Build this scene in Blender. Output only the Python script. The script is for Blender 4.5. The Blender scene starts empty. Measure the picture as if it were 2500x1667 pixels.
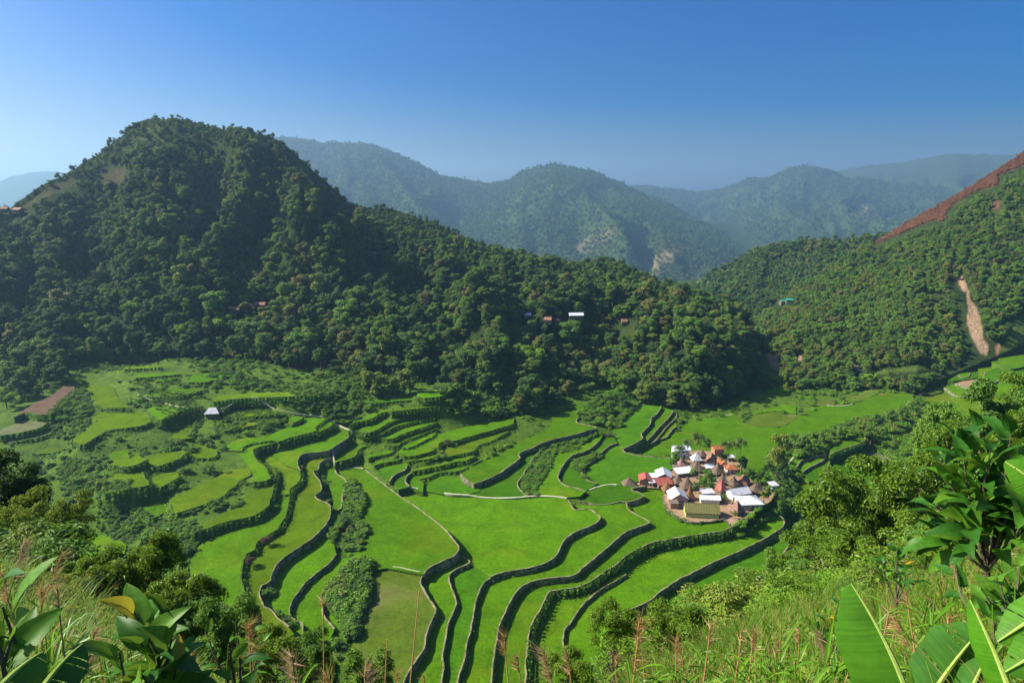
import bpy, math, random
import numpy as np
from mathutils import Vector, Matrix
from mathutils.geometry import tessellate_polygon

# ------------------------------------------------------------------ camera, world, sun, exposure
scene = bpy.context.scene
COL = scene.collection
F_PX, W_PX, H_PX = 1629.0, 2500.0, 1667.0
PITCH = math.radians(12.0)
CAM_Z = 120.0
cam_data = bpy.data.cameras.new("camera")
cam_data.sensor_width = 36.0
cam_data.lens = 36.0 * F_PX / W_PX
cam_data.clip_start = 0.1
cam_data.clip_end = 20000.0
cam = bpy.data.objects.new("camera", cam_data)
cam.location = (0, 0, CAM_Z)
cam.rotation_euler = (math.radians(90) - PITCH, 0, 0)
COL.objects.link(cam)
scene.camera = cam

SUN_AZ = math.radians(-83.0)      # from +Y, negative = to the left
SUN_EL = math.radians(39.0)
SUN_DIR = Vector((math.sin(SUN_AZ) * math.cos(SUN_EL), math.cos(SUN_AZ) * math.cos(SUN_EL), math.sin(SUN_EL)))
world = bpy.data.worlds.new("World")
scene.world = world
world.use_nodes = True
wn, wl = world.node_tree.nodes, world.node_tree.links
wn.clear()
w_out = wn.new("ShaderNodeOutputWorld")
w_bg = wn.new("ShaderNodeBackground")
w_sky = wn.new("ShaderNodeTexSky")
w_sky.sky_type = 'NISHITA'
w_sky.sun_disc = False
w_sky.sun_elevation = SUN_EL
w_sky.sun_rotation = SUN_AZ
w_sky.altitude = 1200
w_sky.air_density = 1.0
w_sky.dust_density = 7.5
w_sky.ozone_density = 5.0
w_hsv = wn.new("ShaderNodeHueSaturation")
w_hsv.inputs["Saturation"].default_value = 1.8
w_hsv.inputs["Hue"].default_value = 0.512
w_bg.inputs["Strength"].default_value = 0.066
wl.new(w_sky.outputs[0], w_hsv.inputs["Color"])
wl.new(w_hsv.outputs[0], w_bg.inputs["Color"])
wl.new(w_bg.outputs[0], w_out.inputs["Surface"])

sun_data = bpy.data.lights.new("sun", 'SUN')
sun_data.energy = 5.0
sun_data.angle = math.radians(0.5)
sun_data.color = (1.0, 0.92, 0.76)
sun = bpy.data.objects.new("sun", sun_data)
sun.rotation_euler = SUN_DIR.to_track_quat('Z', 'Y').to_euler()
sun.location = (-300, 0, 400)
COL.objects.link(sun)

vs = scene.view_settings
vs.view_transform = 'Standard'
vs.look = 'None'
vs.exposure = 1.0
vs.gamma = 1.0
vs.use_curve_mapping = False
scene.render.engine = 'CYCLES'
cy = scene.cycles
cy.use_denoising = True
cy.max_bounces = 6
cy.diffuse_bounces = 3
cy.glossy_bounces = 2
cy.transmission_bounces = 4
cy.volume_bounces = 1
cy.transparent_max_bounces = 8
cy.caustics_reflective = False
cy.caustics_refractive = False

# ------------------------------------------------------------------ helpers
rng = np.random.default_rng(7)
random.seed(7)
SP, CP = math.sin(PITCH), math.cos(PITCH)

def ray(px, py):
    u = (px - W_PX / 2) / F_PX
    v = (H_PX / 2 - py) / F_PX
    return np.array((u, CP + v * SP, -SP + v * CP))

def at_z(px, py, z):
    d = ray(px, py)
    t = (z - CAM_Z) / d[2]
    return np.array((d[0] * t, d[1] * t, z))

def at_d(px, py, dist):
    """point on the sight line at horizontal distance dist"""
    d = ray(px, py)
    t = dist / math.hypot(d[0], d[1])
    return np.array((d[0] * t, d[1] * t, CAM_Z + d[2] * t))

def project(P):
    P = np.asarray(P, float)
    x, y, z = P[..., 0], P[..., 1], P[..., 2] - CAM_Z
    depth = y * CP - z * SP
    depth = np.where(depth > 0.05, depth, 0.05)
    up = y * SP + z * CP
    return np.stack((W_PX / 2 + F_PX * x / depth, H_PX / 2 - F_PX * up / depth, depth), -1)

def vnoise(x, y, seed=0):
    x = np.asarray(x, float); y = np.asarray(y, float)
    xi = np.floor(x).astype(np.int64); yi = np.floor(y).astype(np.int64)
    fx = x - xi; fy = y - yi
    fx = fx * fx * (3 - 2 * fx); fy = fy * fy * (3 - 2 * fy)
    def h(a, b):
        n = (a * 374761393 + b * 668265263 + seed * 1442695041) & 0x7fffffff
        n = ((n ^ (n >> 13)) * 1274126177) & 0x7fffffff
        return ((n ^ (n >> 16)) & 0xffff) / 65535.0
    a = h(xi, yi); b = h(xi + 1, yi); c = h(xi, yi + 1); d = h(xi + 1, yi + 1)
    return (a * (1 - fx) + b * fx) * (1 - fy) + (c * (1 - fx) + d * fx) * fy

def fbm(x, y, seed=0, octv=4):
    s = 0.0; a = 0.5; t = 0.0
    for k in range(octv):
        s = s + a * vnoise(x * 2 ** k + 17 * k, y * 2 ** k - 9 * k, seed + k)
        t += a; a *= 0.5
    return s / t

def in_poly(x, y, poly):
    x = np.asarray(x, float); y = np.asarray(y, float)
    poly = np.asarray(poly, float)
    inside = np.zeros(x.shape, bool)
    n = len(poly); j = n - 1
    for i in range(n):
        xi, yi = poly[i][0], poly[i][1]; xj, yj = poly[j][0], poly[j][1]
        c = ((yi > y) != (yj > y)) & (x < (xj - xi) * (y - yi) / ((yj - yi) if yj != yi else 1e-9) + xi)
        inside ^= c
        j = i
    return inside

def catmull(pts, step=1.0):
    pts = np.asarray(pts, float)
    if len(pts) < 3:
        n = max(2, int(np.linalg.norm(pts[-1] - pts[0]) / step))
        return np.array([pts[0] + (pts[-1] - pts[0]) * k / n for k in range(n + 1)])
    P = np.vstack((2 * pts[0] - pts[1], pts, 2 * pts[-1] - pts[-2]))
    out = []
    for i in range(1, len(P) - 2):
        p0, p1, p2, p3 = P[i - 1], P[i], P[i + 1], P[i + 2]
        n = max(1, int(np.linalg.norm(p2 - p1) / step))
        for k in range(n):
            t = k / n
            out.append(0.5 * (2 * p1 + (p2 - p0) * t + (2 * p0 - 5 * p1 + 4 * p2 - p3) * t * t + (3 * p1 - p0 - 3 * p2 + p3) * t ** 3))
    out.append(pts[-1])
    return np.array(out)

def mesh_np(name, verts, faces, mats=(), mat_idx=None, smooth=False):
    """mesh from vertex array and a list of faces (or an (n,3)/(n,4) array)"""
    me = bpy.data.meshes.new(name)
    verts = np.asarray(verts, np.float32).reshape(-1, 3)
    if isinstance(faces, np.ndarray):
        k = faces.shape[1]
        me.vertices.add(len(verts)); me.vertices.foreach_set("co", verts.ravel())
        me.loops.add(faces.size); me.loops.foreach_set("vertex_index", faces.astype(np.int32).ravel())
        me.polygons.add(len(faces))
        me.polygons.foreach_set("loop_start", np.arange(0, faces.size, k, dtype=np.int32))
    else:
        me.from_pydata(verts.tolist(), [], faces)
    for m in mats:
        me.materials.append(m)
    if mat_idx is not None:
        me.polygons.foreach_set("material_index", np.asarray(mat_idx, np.int32))
    me.polygons.foreach_set("use_smooth", np.full(len(me.polygons), smooth, bool))
    me.update(calc_edges=True)
    return me

def link(name, me, parent=None, loc=None, rot=None, scale=None):
    o = bpy.data.objects.new(name, me)
    COL.objects.link(o)
    if parent is not None: o.parent = parent
    if loc is not None: o.location = loc
    if rot is not None: o.rotation_euler = rot
    if scale is not None: o.scale = scale if hasattr(scale, "__len__") else (scale,) * 3
    return o

def tag(o, label=None, cat=None, group=None, kind=None):
    if label: o["label"] = label
    if cat: o["category"] = cat
    if group: o["group"] = group
    if kind: o["kind"] = kind
    return o

def empty(name, loc, rz=0.0):
    o = bpy.data.objects.new(name, None)
    COL.objects.link(o)
    o.location = loc; o.rotation_euler = (0, 0, rz)
    o.empty_display_size = 0.3
    return o

def copy_tree(o, parent=None):
    c = o.copy(); COL.objects.link(c)
    if parent is not None: c.parent = parent
    for ch in list(o.children):
        copy_tree(ch, c)
    return c

class MB:
    """collects shapes into one mesh"""
    def __init__(self): self.v = []; self.f = []; self.m = []
    def add(self, verts, faces, mi=0):
        b = len(self.v)
        self.v.extend([tuple(map(float, p)) for p in verts])
        self.f.extend([tuple(i + b for i in q) for q in faces])
        self.m.extend([mi] * len(faces))
    def box(self, c, s, rz=0.0, mi=0):
        hx, hy, hz = s[0] / 2, s[1] / 2, s[2] / 2
        cr, sr = math.cos(rz), math.sin(rz)
        vs_ = []
        for dz in (-hz, hz):
            for dx, dy in ((-hx, -hy), (hx, -hy), (hx, hy), (-hx, hy)):
                vs_.append((c[0] + dx * cr - dy * sr, c[1] + dx * sr + dy * cr, c[2] + dz))
        self.add(vs_, [(3, 2, 1, 0), (4, 5, 6, 7), (0, 1, 5, 4), (1, 2, 6, 5), (2, 3, 7, 6), (3, 0, 4, 7)], mi)
    def tube(self, pts, radii, n=6, mi=0, cap=True):
        pts = [Vector(p) for p in pts]
        rings = []
        for i, p in enumerate(pts):
            t = (pts[min(i + 1, len(pts) - 1)] - pts[max(i - 1, 0)])
            t = t.normalized() if t.length > 1e-9 else Vector((0, 0, 1))
            a = t.orthogonal().normalized(); b = t.cross(a)
            rings.append([p + (a * math.cos(2 * math.pi * k / n) + b * math.sin(2 * math.pi * k / n)) * radii[i] for k in range(n)])
        vs_ = [q for r in rings for q in r]
        fs = []
        for i in range(len(pts) - 1):
            for k in range(n):
                fs.append((i * n + k, i * n + (k + 1) % n, (i + 1) * n + (k + 1) % n, (i + 1) * n + k))
        if cap:
            fs.append(tuple(range(n - 1, -1, -1))); fs.append(tuple((len(pts) - 1) * n + k for k in range(n)))
        self.add(vs_, fs, mi)
    def build(self, name, mats, parent=None, smooth=False, loc=None):
        if not isinstance(mats, (list, tuple)): mats = [mats]
        me = mesh_np(name, self.v, self.f, mats, self.m, smooth)
        return link(name, me, parent, loc)

# ------------------------------------------------------------------ materials
def new_mat(name):
    m = bpy.data.materials.new(name)
    m.use_nodes = True
    nt = m.node_tree
    nt.nodes.clear()
    out = nt.nodes.new("ShaderNodeOutputMaterial")
    return m, nt.nodes, nt.links, out

def ramp(nodes, stops):
    r = nodes.new("ShaderNodeValToRGB")
    el = r.color_ramp.elements
    while len(el) > 1: el.remove(el[-1])
    el[0].position = stops[0][0]; el[0].color = (*stops[0][1], 1)
    for p, c in stops[1:]:
        e = el.new(p); e.color = (*c, 1)
    return r

def noise(nodes, links, scale, detail=4, rough=0.6, coord=None, dist=0.0):
    n = nodes.new("ShaderNodeTexNoise")
    n.inputs["Scale"].default_value = scale
    n.inputs["Detail"].default_value = detail
    n.inputs["Roughness"].default_value = rough
    n.inputs["Distortion"].default_value = dist
    if coord is not None: links.new(coord, n.inputs["Vector"])
    return n

def mixcol(nodes, links, a, b, fac, mode='MIX'):
    m = nodes.new("ShaderNodeMix")
    m.data_type = 'RGBA'; m.blend_type = mode
    for sock, val in ((m.inputs[0], fac), (m.inputs[6], a), (m.inputs[7], b)):
        if hasattr(val, "is_linked") or hasattr(val, "node"): links.new(val, sock)
        elif isinstance(val, (int, float)): sock.default_value = val
        else: sock.default_value = (*val, 1)
    return m.outputs[2]

def principled(nodes, links, out, color, rough=0.85, spec=0.2, metal=0.0):
    b = nodes.new("ShaderNodeBsdfPrincipled")
    if hasattr(color, "node"): links.new(color, b.inputs["Base Color"])
    else: b.inputs["Base Color"].default_value = (*color, 1)
    b.inputs["Roughness"].default_value = rough
    b.inputs["Specular IOR Level"].default_value = spec
    b.inputs["Metallic"].default_value = metal
    links.new(b.outputs[0], out.inputs["Surface"])
    return b

def bump(nodes, links, bsdf, height, strength=0.5, dist=0.2):
    b = nodes.new("ShaderNodeBump")
    b.inputs["Strength"].default_value = strength
    b.inputs["Distance"].default_value = dist
    links.new(height, b.inputs["Height"])
    links.new(b.outputs[0], bsdf.inputs["Normal"])

def leaf_mat(name, stops, trans=0.3, per_obj=0.5, rough=0.55, spec=0.25, blotch=0):
    """foliage: colour varies from leaf to leaf and from plant to plant"""
    m, N, L, out = new_mat(name)
    geo = N.new("ShaderNodeNewGeometry"); oi = N.new("ShaderNodeObjectInfo")
    a = N.new("ShaderNodeMath"); a.operation = 'MULTIPLY'; a.inputs[1].default_value = 1 - per_obj
    L.new(geo.outputs["Random Per Island"], a.inputs[0])
    b = N.new("ShaderNodeMath"); b.operation = 'MULTIPLY_ADD'; b.inputs[1].default_value = per_obj
    L.new(oi.outputs["Random"], b.inputs[0]); L.new(a.outputs[0], b.inputs[2])
    r = ramp(N, stops)
    L.new(b.outputs[0], r.inputs[0])
    p = N.new("ShaderNodeBsdfPrincipled")
    if blotch:
        tco = N.new("ShaderNodeTexCoord")
        bn = noise(N, L, blotch, 6, 0.7, tco.outputs["Object"])
        bm = N.new("ShaderNodeMapRange"); bm.inputs[1].default_value = .3; bm.inputs[2].default_value = .7; bm.inputs[3].default_value = .6; bm.inputs[4].default_value = 1.3
        L.new(bn.outputs[0], bm.inputs[0])
        c1 = mixcol(N, L, r.outputs[0], bm.outputs[0], 1.0, 'MULTIPLY')
        bs = N.new("ShaderNodeMapRange"); bs.inputs[1].default_value = .66; bs.inputs[2].default_value = .72
        L.new(bn.outputs[0], bs.inputs[0])
        r2 = mixcol(N, L, c1, (.22, .2, .04), bs.outputs[0])
        class _R: outputs = [r2]
        r = _R
    L.new(r.outputs[0], p.inputs["Base Color"])
    p.inputs["Roughness"].default_value = rough
    p.inputs["Specular IOR Level"].default_value = spec
    t = N.new("ShaderNodeBsdfTranslucent")
    tc = mixcol(N, L, r.outputs[0], (0.45, 0.6, 0.06), 0.25)
    L.new(tc, t.inputs["Color"])
    mx = N.new("ShaderNodeMixShader"); mx.inputs[0].default_value = trans
    L.new(p.outputs[0], mx.inputs[1]); L.new(t.outputs[0], mx.inputs[2])
    L.new(mx.outputs[0], out.inputs["Surface"])
    return m

def noise_mat(name, stops, scale, rough=0.9, spec=0.15, bump_s=0.6, bump_d=0.2, scale2=None, detail=6, obj=False, metal=0.0):
    m, N, L, out = new_mat(name)
    tc = N.new("ShaderNodeTexCoord") if obj else None
    geo = N.new("ShaderNodeNewGeometry")
    co = tc.outputs["Object"] if obj else geo.outputs["Position"]
    n1 = noise(N, L, scale, detail, 0.65, co)
    r = ramp(N, stops); L.new(n1.outputs[0], r.inputs[0])
    n2 = noise(N, L, scale2 or scale * 4, 4, 0.6, co)
    p = principled(N, L, out, r.outputs[0], rough, spec, metal)
    bump(N, L, p, n2.outputs[0], bump_s, bump_d)
    return m

M = {}
G_ = lambda r, g, b: (r, g, b)
# leaves of the forest
M['leaf_dark'] = leaf_mat("leaf_dark_green", [(0.1, G_(0.037, 0.090, 0.020)), (0.5, G_(0.062, 0.139, 0.026)), (0.95, G_(0.124, 0.218, 0.032))], 0.2, 0.55)
M['leaf_olive'] = leaf_mat("leaf_olive", [(0.1, G_(0.082, 0.152, 0.019)), (0.5, G_(0.139, 0.216, 0.026)), (0.95, G_(0.256, 0.304, 0.042))], 0.2, 0.55)
M['leaf_rust'] = leaf_mat("leaf_rust_tipped", [(0.1, G_(0.054, 0.111, 0.019)), (0.55, G_(0.145, 0.167, 0.033)), (0.95, G_(0.307, 0.266, 0.066))], 0.2, 0.45)
M['leaf_bright'] = leaf_mat("leaf_bright_green", [(0.1, G_(0.089, 0.181, 0.012)), (0.5, G_(0.161, 0.314, 0.019)), (0.95, G_(0.267, 0.429, 0.032))], 0.3, 0.5)
M['leaf_mid'] = leaf_mat("leaf_mid_green", [(0.1, G_(0.065, 0.146, 0.022)), (0.5, G_(0.115, 0.244, 0.030)), (0.95, G_(0.203, 0.342, 0.038))], 0.25, 0.55)
M['leaf_yellow'] = leaf_mat("leaf_yellow_green", [(0.1, G_(.08, .14, .012)), (0.5, G_(.15, .22, .02)), (0.95, G_(.24, .28, .04))], 0.35, 0.4)
M['leaf_shrub'] = leaf_mat("leaf_shrub", [(0.1, G_(0.061, 0.152, 0.013)), (0.5, G_(0.109, 0.260, 0.018)), (0.95, G_(0.196, 0.388, 0.023))], 0.25, 0.5)
M['leaf_near'] = leaf_mat("leaf_near_tree", [(0.05, G_(0.057, 0.123, 0.008)), (0.5, G_(0.121, 0.232, 0.012)), (0.95, G_(0.227, 0.341, 0.024))], 0.35, 0.2, 0.45, 0.35)
M['leaf_big'] = leaf_mat("leaf_broad_glossy", [(0.05, G_(.02, .08, .01)), (0.5, G_(.04, .15, .012)), (0.95, G_(.11, .25, .018))], 0.3, 0.8, 0.5, 0.22, 5)
M['leaf_gold'] = leaf_mat("leaf_golden", [(0.05, G_(.3, .2, .01)), (0.95, G_(.5, .36, .03))], 0.35, 0.7)
M['grass'] = leaf_mat("grass_blade", [(0.0, G_(0.039, 0.132, 0.009)), (0.45, G_(0.091, 0.240, 0.013)), (0.75, G_(0.169, 0.312, 0.018)), (0.9, G_(0.364, 0.312, 0.054)), (1.0, G_(0.520, 0.360, 0.108))], 0.35, 0.35, 0.6, 0.08)
M['reed'] = leaf_mat("reed_blade", [(0.0, G_(0.065, 0.187, 0.011)), (0.6, G_(0.130, 0.286, 0.018)), (1.0, G_(0.286, 0.352, 0.045))], 0.35, 0.3, 0.45, 0.35)
M['dry'] = leaf_mat("dry_straw", [(0.0, G_(.3, .16, .06)), (0.6, G_(.5, .3, .13)), (1.0, G_(.62, .45, .25))], 0.25, 0.2, 0.7, 0.1)
M['palm'] = leaf_mat("palm_frond", [(0.0, G_(.03, .07, .012)), (0.6, G_(.08, .14, .02)), (1.0, G_(.18, .22, .04))], 0.3, 0.3)
M['deadbush'] = leaf_mat("dead_bush", [(0.0, G_(0.056, 0.041, 0.030)), (0.6, G_(0.128, 0.090, 0.070)), (1.0, G_(0.224, 0.171, 0.130))], 0.1, 0.3, 0.9, 0.05)
M['deadfern'] = leaf_mat("dead_red_fern", [(0.0, G_(0.140, 0.061, 0.037)), (0.5, G_(0.300, 0.131, 0.085)), (0.8, G_(0.400, 0.228, 0.119)), (1.0, G_(0.240, 0.245, 0.068))], 0.15, 0.5, 0.9, 0.05)
M['bark'] = noise_mat("bark", [(0.3, G_(.06, .045, .03)), (0.7, G_(.2, .16, .11))], 6, bump_d=0.05)
M['palebark'] = noise_mat("pale_bark", [(0.3, G_(.2, .17, .13)), (0.7, G_(.42, .38, .31))], 3, bump_d=0.05)
M['stem'] = noise_mat("green_stem", [(0.3, G_(.08, .12, .03)), (0.7, G_(.18, .2, .06))], 20, bump_d=0.005)

def rice_mat(name, c1, c2, c3, amount=0.35):
    m, N, L, out = new_mat(name)
    geo = N.new("ShaderNodeNewGeometry"); oi = N.new("ShaderNodeObjectInfo")
    big = noise(N, L, 0.045, 4, 0.55, geo.outputs["Position"], 0.6)
    fine = noise(N, L, 0.75, 9, 0.82, geo.outputs["Position"])
    r = ramp(N, [(0.3, c1), (0.66, c2)])
    L.new(fine.outputs[0], r.inputs[0])
    mr = N.new("ShaderNodeMapRange"); mr.inputs[1].default_value = 0.52; mr.inputs[2].default_value = 0.72
    mr.inputs[3].default_value = 0.0; mr.inputs[4].default_value = amount
    L.new(big.outputs[0], mr.inputs[0])
    c = mixcol(N, L, r.outputs[0], c3, mr.outputs[0])
    hs = N.new("ShaderNodeHueSaturation")
    v = N.new("ShaderNodeMapRange"); v.inputs[3].default_value = 0.82; v.inputs[4].default_value = 1.15
    L.new(oi.outputs["Random"], v.inputs[0]); L.new(v.outputs[0], hs.inputs["Value"]); L.new(c, hs.inputs["Color"])
    mid = noise(N, L, 0.11, 5, 0.7, geo.outputs["Position"], 0.8)
    mv = N.new("ShaderNodeMapRange"); mv.inputs[1].default_value = 0.3; mv.inputs[2].default_value = 0.7; mv.inputs[3].default_value = 0.72; mv.inputs[4].default_value = 1.22
    L.new(mid.outputs[0], mv.inputs[0])
    col = mixcol(N, L, hs.outputs[0], mv.outputs[0], 1.0, 'MULTIPLY')
    p = principled(N, L, out, col, 0.9, 0.03)
    f2 = noise(N, L, 2.6, 5, 0.8, geo.outputs["Position"])
    bump(N, L, p, f2.outputs[0], 0.9, 0.45)
    return m

M['rice'] = rice_mat("rice_bright", G_(0.038, 0.116, 0.002), G_(0.105, 0.242, 0.004), G_(0.147, 0.203, 0.007), .5)
M['rice_deep'] = rice_mat("rice_deep_green", G_(0.022, 0.095, 0.002), G_(0.072, 0.195, 0.005), G_(0.103, 0.180, 0.007), .5)
M['rice_olive'] = rice_mat("rice_ripening", G_(0.068, 0.139, 0.003), G_(0.121, 0.206, 0.005), G_(0.184, 0.192, 0.013), 0.5)
M['rice_brown'] = rice_mat("rice_thin_over_mud", G_(.055, .1, .008), G_(.12, .185, .018), G_(.2, .17, .07), .6)
M['mud'] = noise_mat("muddy_field", [(0.3, G_(.075, .075, .035)), (0.5, G_(.12, .13, .055)), (0.65, G_(.1, .17, .03))], 0.3, bump_s=0.3)
M['soil'] = noise_mat("red_soil", [(0.3, G_(0.065, 0.036, 0.025)), (0.6, G_(0.130, 0.080, 0.051)), (0.75, G_(0.078, 0.104, 0.025))], 0.25, bump_s=0.6)
M['sand'] = noise_mat("dry_earth", [(0.3, G_(0.195, 0.122, 0.068)), (0.55, G_(0.315, 0.209, 0.129)), (0.8, G_(0.375, 0.274, 0.190))], 0.5, bump_s=0.5, bump_d=0.1)
M['scree'] = noise_mat("landslide_earth", [(0.3, G_(.36, .2, .1)), (0.6, G_(.52, .33, .18)), (0.8, G_(.4, .3, .16))], 0.18, bump_s=0.8, bump_d=0.8)
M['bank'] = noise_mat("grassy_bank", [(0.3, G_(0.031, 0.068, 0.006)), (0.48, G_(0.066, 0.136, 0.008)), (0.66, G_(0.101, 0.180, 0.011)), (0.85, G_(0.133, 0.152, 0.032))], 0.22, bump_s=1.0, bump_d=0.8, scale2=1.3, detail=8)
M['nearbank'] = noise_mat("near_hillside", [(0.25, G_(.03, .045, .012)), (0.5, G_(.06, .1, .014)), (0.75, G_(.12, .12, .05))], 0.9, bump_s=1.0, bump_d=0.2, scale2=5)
M['cap'] = noise_mat("pale_stone_rim", [(0.35, G_(0.085, 0.102, 0.024)), (0.5, G_(0.204, 0.187, 0.104)), (0.75, G_(0.340, 0.306, 0.208))], 0.5, bump_s=0.4, bump_d=0.05)
M['path'] = noise_mat("pale_footpath", [(0.3, G_(.3, .32, .17)), (0.7, G_(.5, .48, .34))], 0.6, bump_s=0.3, bump_d=0.05)

def wall_mat():
    m, N, L, out = new_mat("mossy_stone_wall")
    geo = N.new("ShaderNodeNewGeometry")
    vo = N.new("ShaderNodeTexVoronoi"); vo.inputs["Scale"].default_value = 2.2
    L.new(geo.outputs["Position"], vo.inputs["Vector"])
    r = ramp(N, [(0.0, G_(.15, .13, .095)), (0.5, G_(.26, .23, .17)), (1.0, G_(.4, .36, .28))])
    sep = N.new("ShaderNodeSeparateColor"); L.new(vo.outputs["Color"], sep.inputs[0])
    L.new(sep.outputs[0], r.inputs[0])
    n = noise(N, L, 0.6, 6, 0.7, geo.outputs["Position"])
    mr = N.new("ShaderNodeMapRange"); mr.inputs[1].default_value = 0.45; mr.inputs[2].default_value = 0.6
    L.new(n.outputs[0], mr.inputs[0])
    c = mixcol(N, L, r.outputs[0], (.05, .085, .018), mr.outputs[0])
    p = principled(N, L, out, c, 0.92, 0.1)
    inv = N.new("ShaderNodeMath"); inv.operation = 'MULTIPLY'; inv.inputs[1].default_value = -1
    L.new(vo.outputs["Distance"], inv.inputs[0])
    bump(N, L, p, inv.outputs[0], 0.9, 0.25)
    return m
M['wall'] = wall_mat()

def terrain_mat():
    """hillside: vertex colour (bare soil, burnt fern, fields) over undergrowth"""
    m, N, L, out = new_mat("hillside_undergrowth")
    geo = N.new("ShaderNodeNewGeometry")
    at = N.new("ShaderNodeAttribute"); at.attribute_name = "tint"
    n = noise(N, L, 0.05, 8, 0.7, geo.outputs["Position"])
    r = ramp(N, [(0.3, G_(.018, .035, .012)), (0.5, G_(.035, .06, .016)), (0.7, G_(.07, .09, .022))])
    L.new(n.outputs[0], r.inputs[0])
    n3 = noise(N, L, 0.35, 6, 0.75, geo.outputs["Position"])
    sc = N.new("ShaderNodeMapRange"); sc.inputs[1].default_value = 0.3; sc.inputs[2].default_value = 0.7; sc.inputs[3].default_value = 0.6; sc.inputs[4].default_value = 1.3
    L.new(n3.outputs[0], sc.inputs[0])
    tinted = mixcol(N, L, at.outputs["Color"], sc.outputs[0], 1.0, 'MULTIPLY')
    c = mixcol(N, L, r.outputs[0], tinted, at.outputs["Alpha"])
    p = principled(N, L, out, c, 0.95, 0.05)
    n2 = noise(N, L, 0.16, 7, 0.75, geo.outputs["Position"])
    bump(N, L, p, n2.outputs[0], 1.0, 4.0)
    return m
M['hill'] = terrain_mat()

# ------------------------------------------------------------------ scattering of uncountable growth
def scatter(name, protos, pts, scl, rot, idx, label=None, parent=None):
    """one object of kind stuff: copies of the prototype meshes on points"""
    pts = np.asarray(pts, np.float32).reshape(-1, 3)
    me = bpy.data.meshes.new(name)
    me.vertices.add(len(pts)); me.vertices.foreach_set("co", pts.ravel())
    for nm, typ, arr in (("scl", 'FLOAT_VECTOR', scl), ("rot", 'FLOAT_VECTOR', rot)):
        a = me.attributes.new(nm, typ, 'POINT'); a.data.foreach_set("vector", np.asarray(arr, np.float32).ravel())
    a = me.attributes.new("idx", 'INT', 'POINT'); a.data.foreach_set("value", np.asarray(idx, np.int32))
    o = link(name, me, parent)
    ng = bpy.data.node_groups.new(name + "_nodes", 'GeometryNodeTree')
    ng.interface.new_socket("Geometry", in_out='INPUT', socket_type='NodeSocketGeometry')
    ng.interface.new_socket("Geometry", in_out='OUTPUT', socket_type='NodeSocketGeometry')
    N, L = ng.nodes, ng.links
    gi = N.new("NodeGroupInput"); go = N.new("NodeGroupOutput")
    def na(nm, typ):
        n = N.new("GeometryNodeInputNamedAttribute"); n.data_type = typ; n.inputs["Name"].default_value = nm
        return n.outputs[0]
    s_, r_, i_ = na("scl", 'FLOAT_VECTOR'), na("rot", 'FLOAT_VECTOR'), na("idx", 'INT')
    join = N.new("GeometryNodeJoinGeometry")
    for k, pr in enumerate(protos):
        inf = N.new("GeometryNodeObjectInfo"); inf.inputs["Object"].default_value = pr
        inst = N.new("GeometryNodeInstanceOnPoints")
        cmp_ = N.new("FunctionNodeCompare"); cmp_.data_type = 'INT'; cmp_.operation = 'EQUAL'
        L.new(i_, cmp_.inputs[2]); cmp_.inputs[3].default_value = k
        L.new(gi.outputs[0], inst.inputs["Points"]); L.new(cmp_.outputs[0], inst.inputs["Selection"])
        L.new(inf.outputs["Geometry"], inst.inputs["Instance"])
        e2r = N.new("FunctionNodeEulerToRotation"); L.new(r_, e2r.inputs[0])
        L.new(e2r.outputs[0], inst.inputs["Rotation"]); L.new(s_, inst.inputs["Scale"])
        L.new(inst.outputs[0], join.inputs[0])
    L.new(join.outputs[0], go.inputs[0])
    md = o.modifiers.new("scatter", 'NODES'); md.node_group = ng
    o["kind"] = "stuff"
    if label: o["label"] = label
    return o

def leaves_on_clumps(centers, radii, n, ll, lw, seed, flat=0.75, shell=0.55, upbias=0.7):
    """leaf-sized folded quads spread through the clumps of a crown"""
    g = np.random.default_rng(seed)
    centers = np.asarray(centers, float); radii = np.asarray(radii, float)
    w = radii ** 2; w = w / w.sum()
    ci = g.choice(len(centers), n, p=w)
    d = g.normal(size=(n, 3)); d /= np.linalg.norm(d, axis=1)[:, None]
    d[:, 2] = np.where(d[:, 2] < -0.35, -d[:, 2], d[:, 2])
    rr = radii[ci] * (shell + (1 - shell) * g.random(n) ** 0.6)
    P = centers[ci] + d * rr[:, None] * np.array((1, 1, flat))
    nrm = d + g.normal(size=(n, 3)) * 0.6 + np.array((0, 0, upbias)); nrm /= np.linalg.norm(nrm, axis=1)[:, None]
    t = np.cross(nrm, g.normal(size=(n, 3))); t /= np.linalg.norm(t, axis=1)[:, None]
    b = np.cross(nrm, t)
    L_ = ll * (0.6 + 0.8 * g.random(n))[:, None]; W_ = lw * (0.6 + 0.8 * g.random(n))[:, None]
    v = np.stack((P - t * L_ * .5, P + b * W_ * .5 + nrm * W_ * .15, P + t * L_ * .5 - nrm * L_ * .12, P - b * W_ * .5 + nrm * W_ * .15), 1).reshape(-1, 3)
    q = np.arange(n * 4, dtype=np.int32).reshape(-1, 4)
    return v, q

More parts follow.
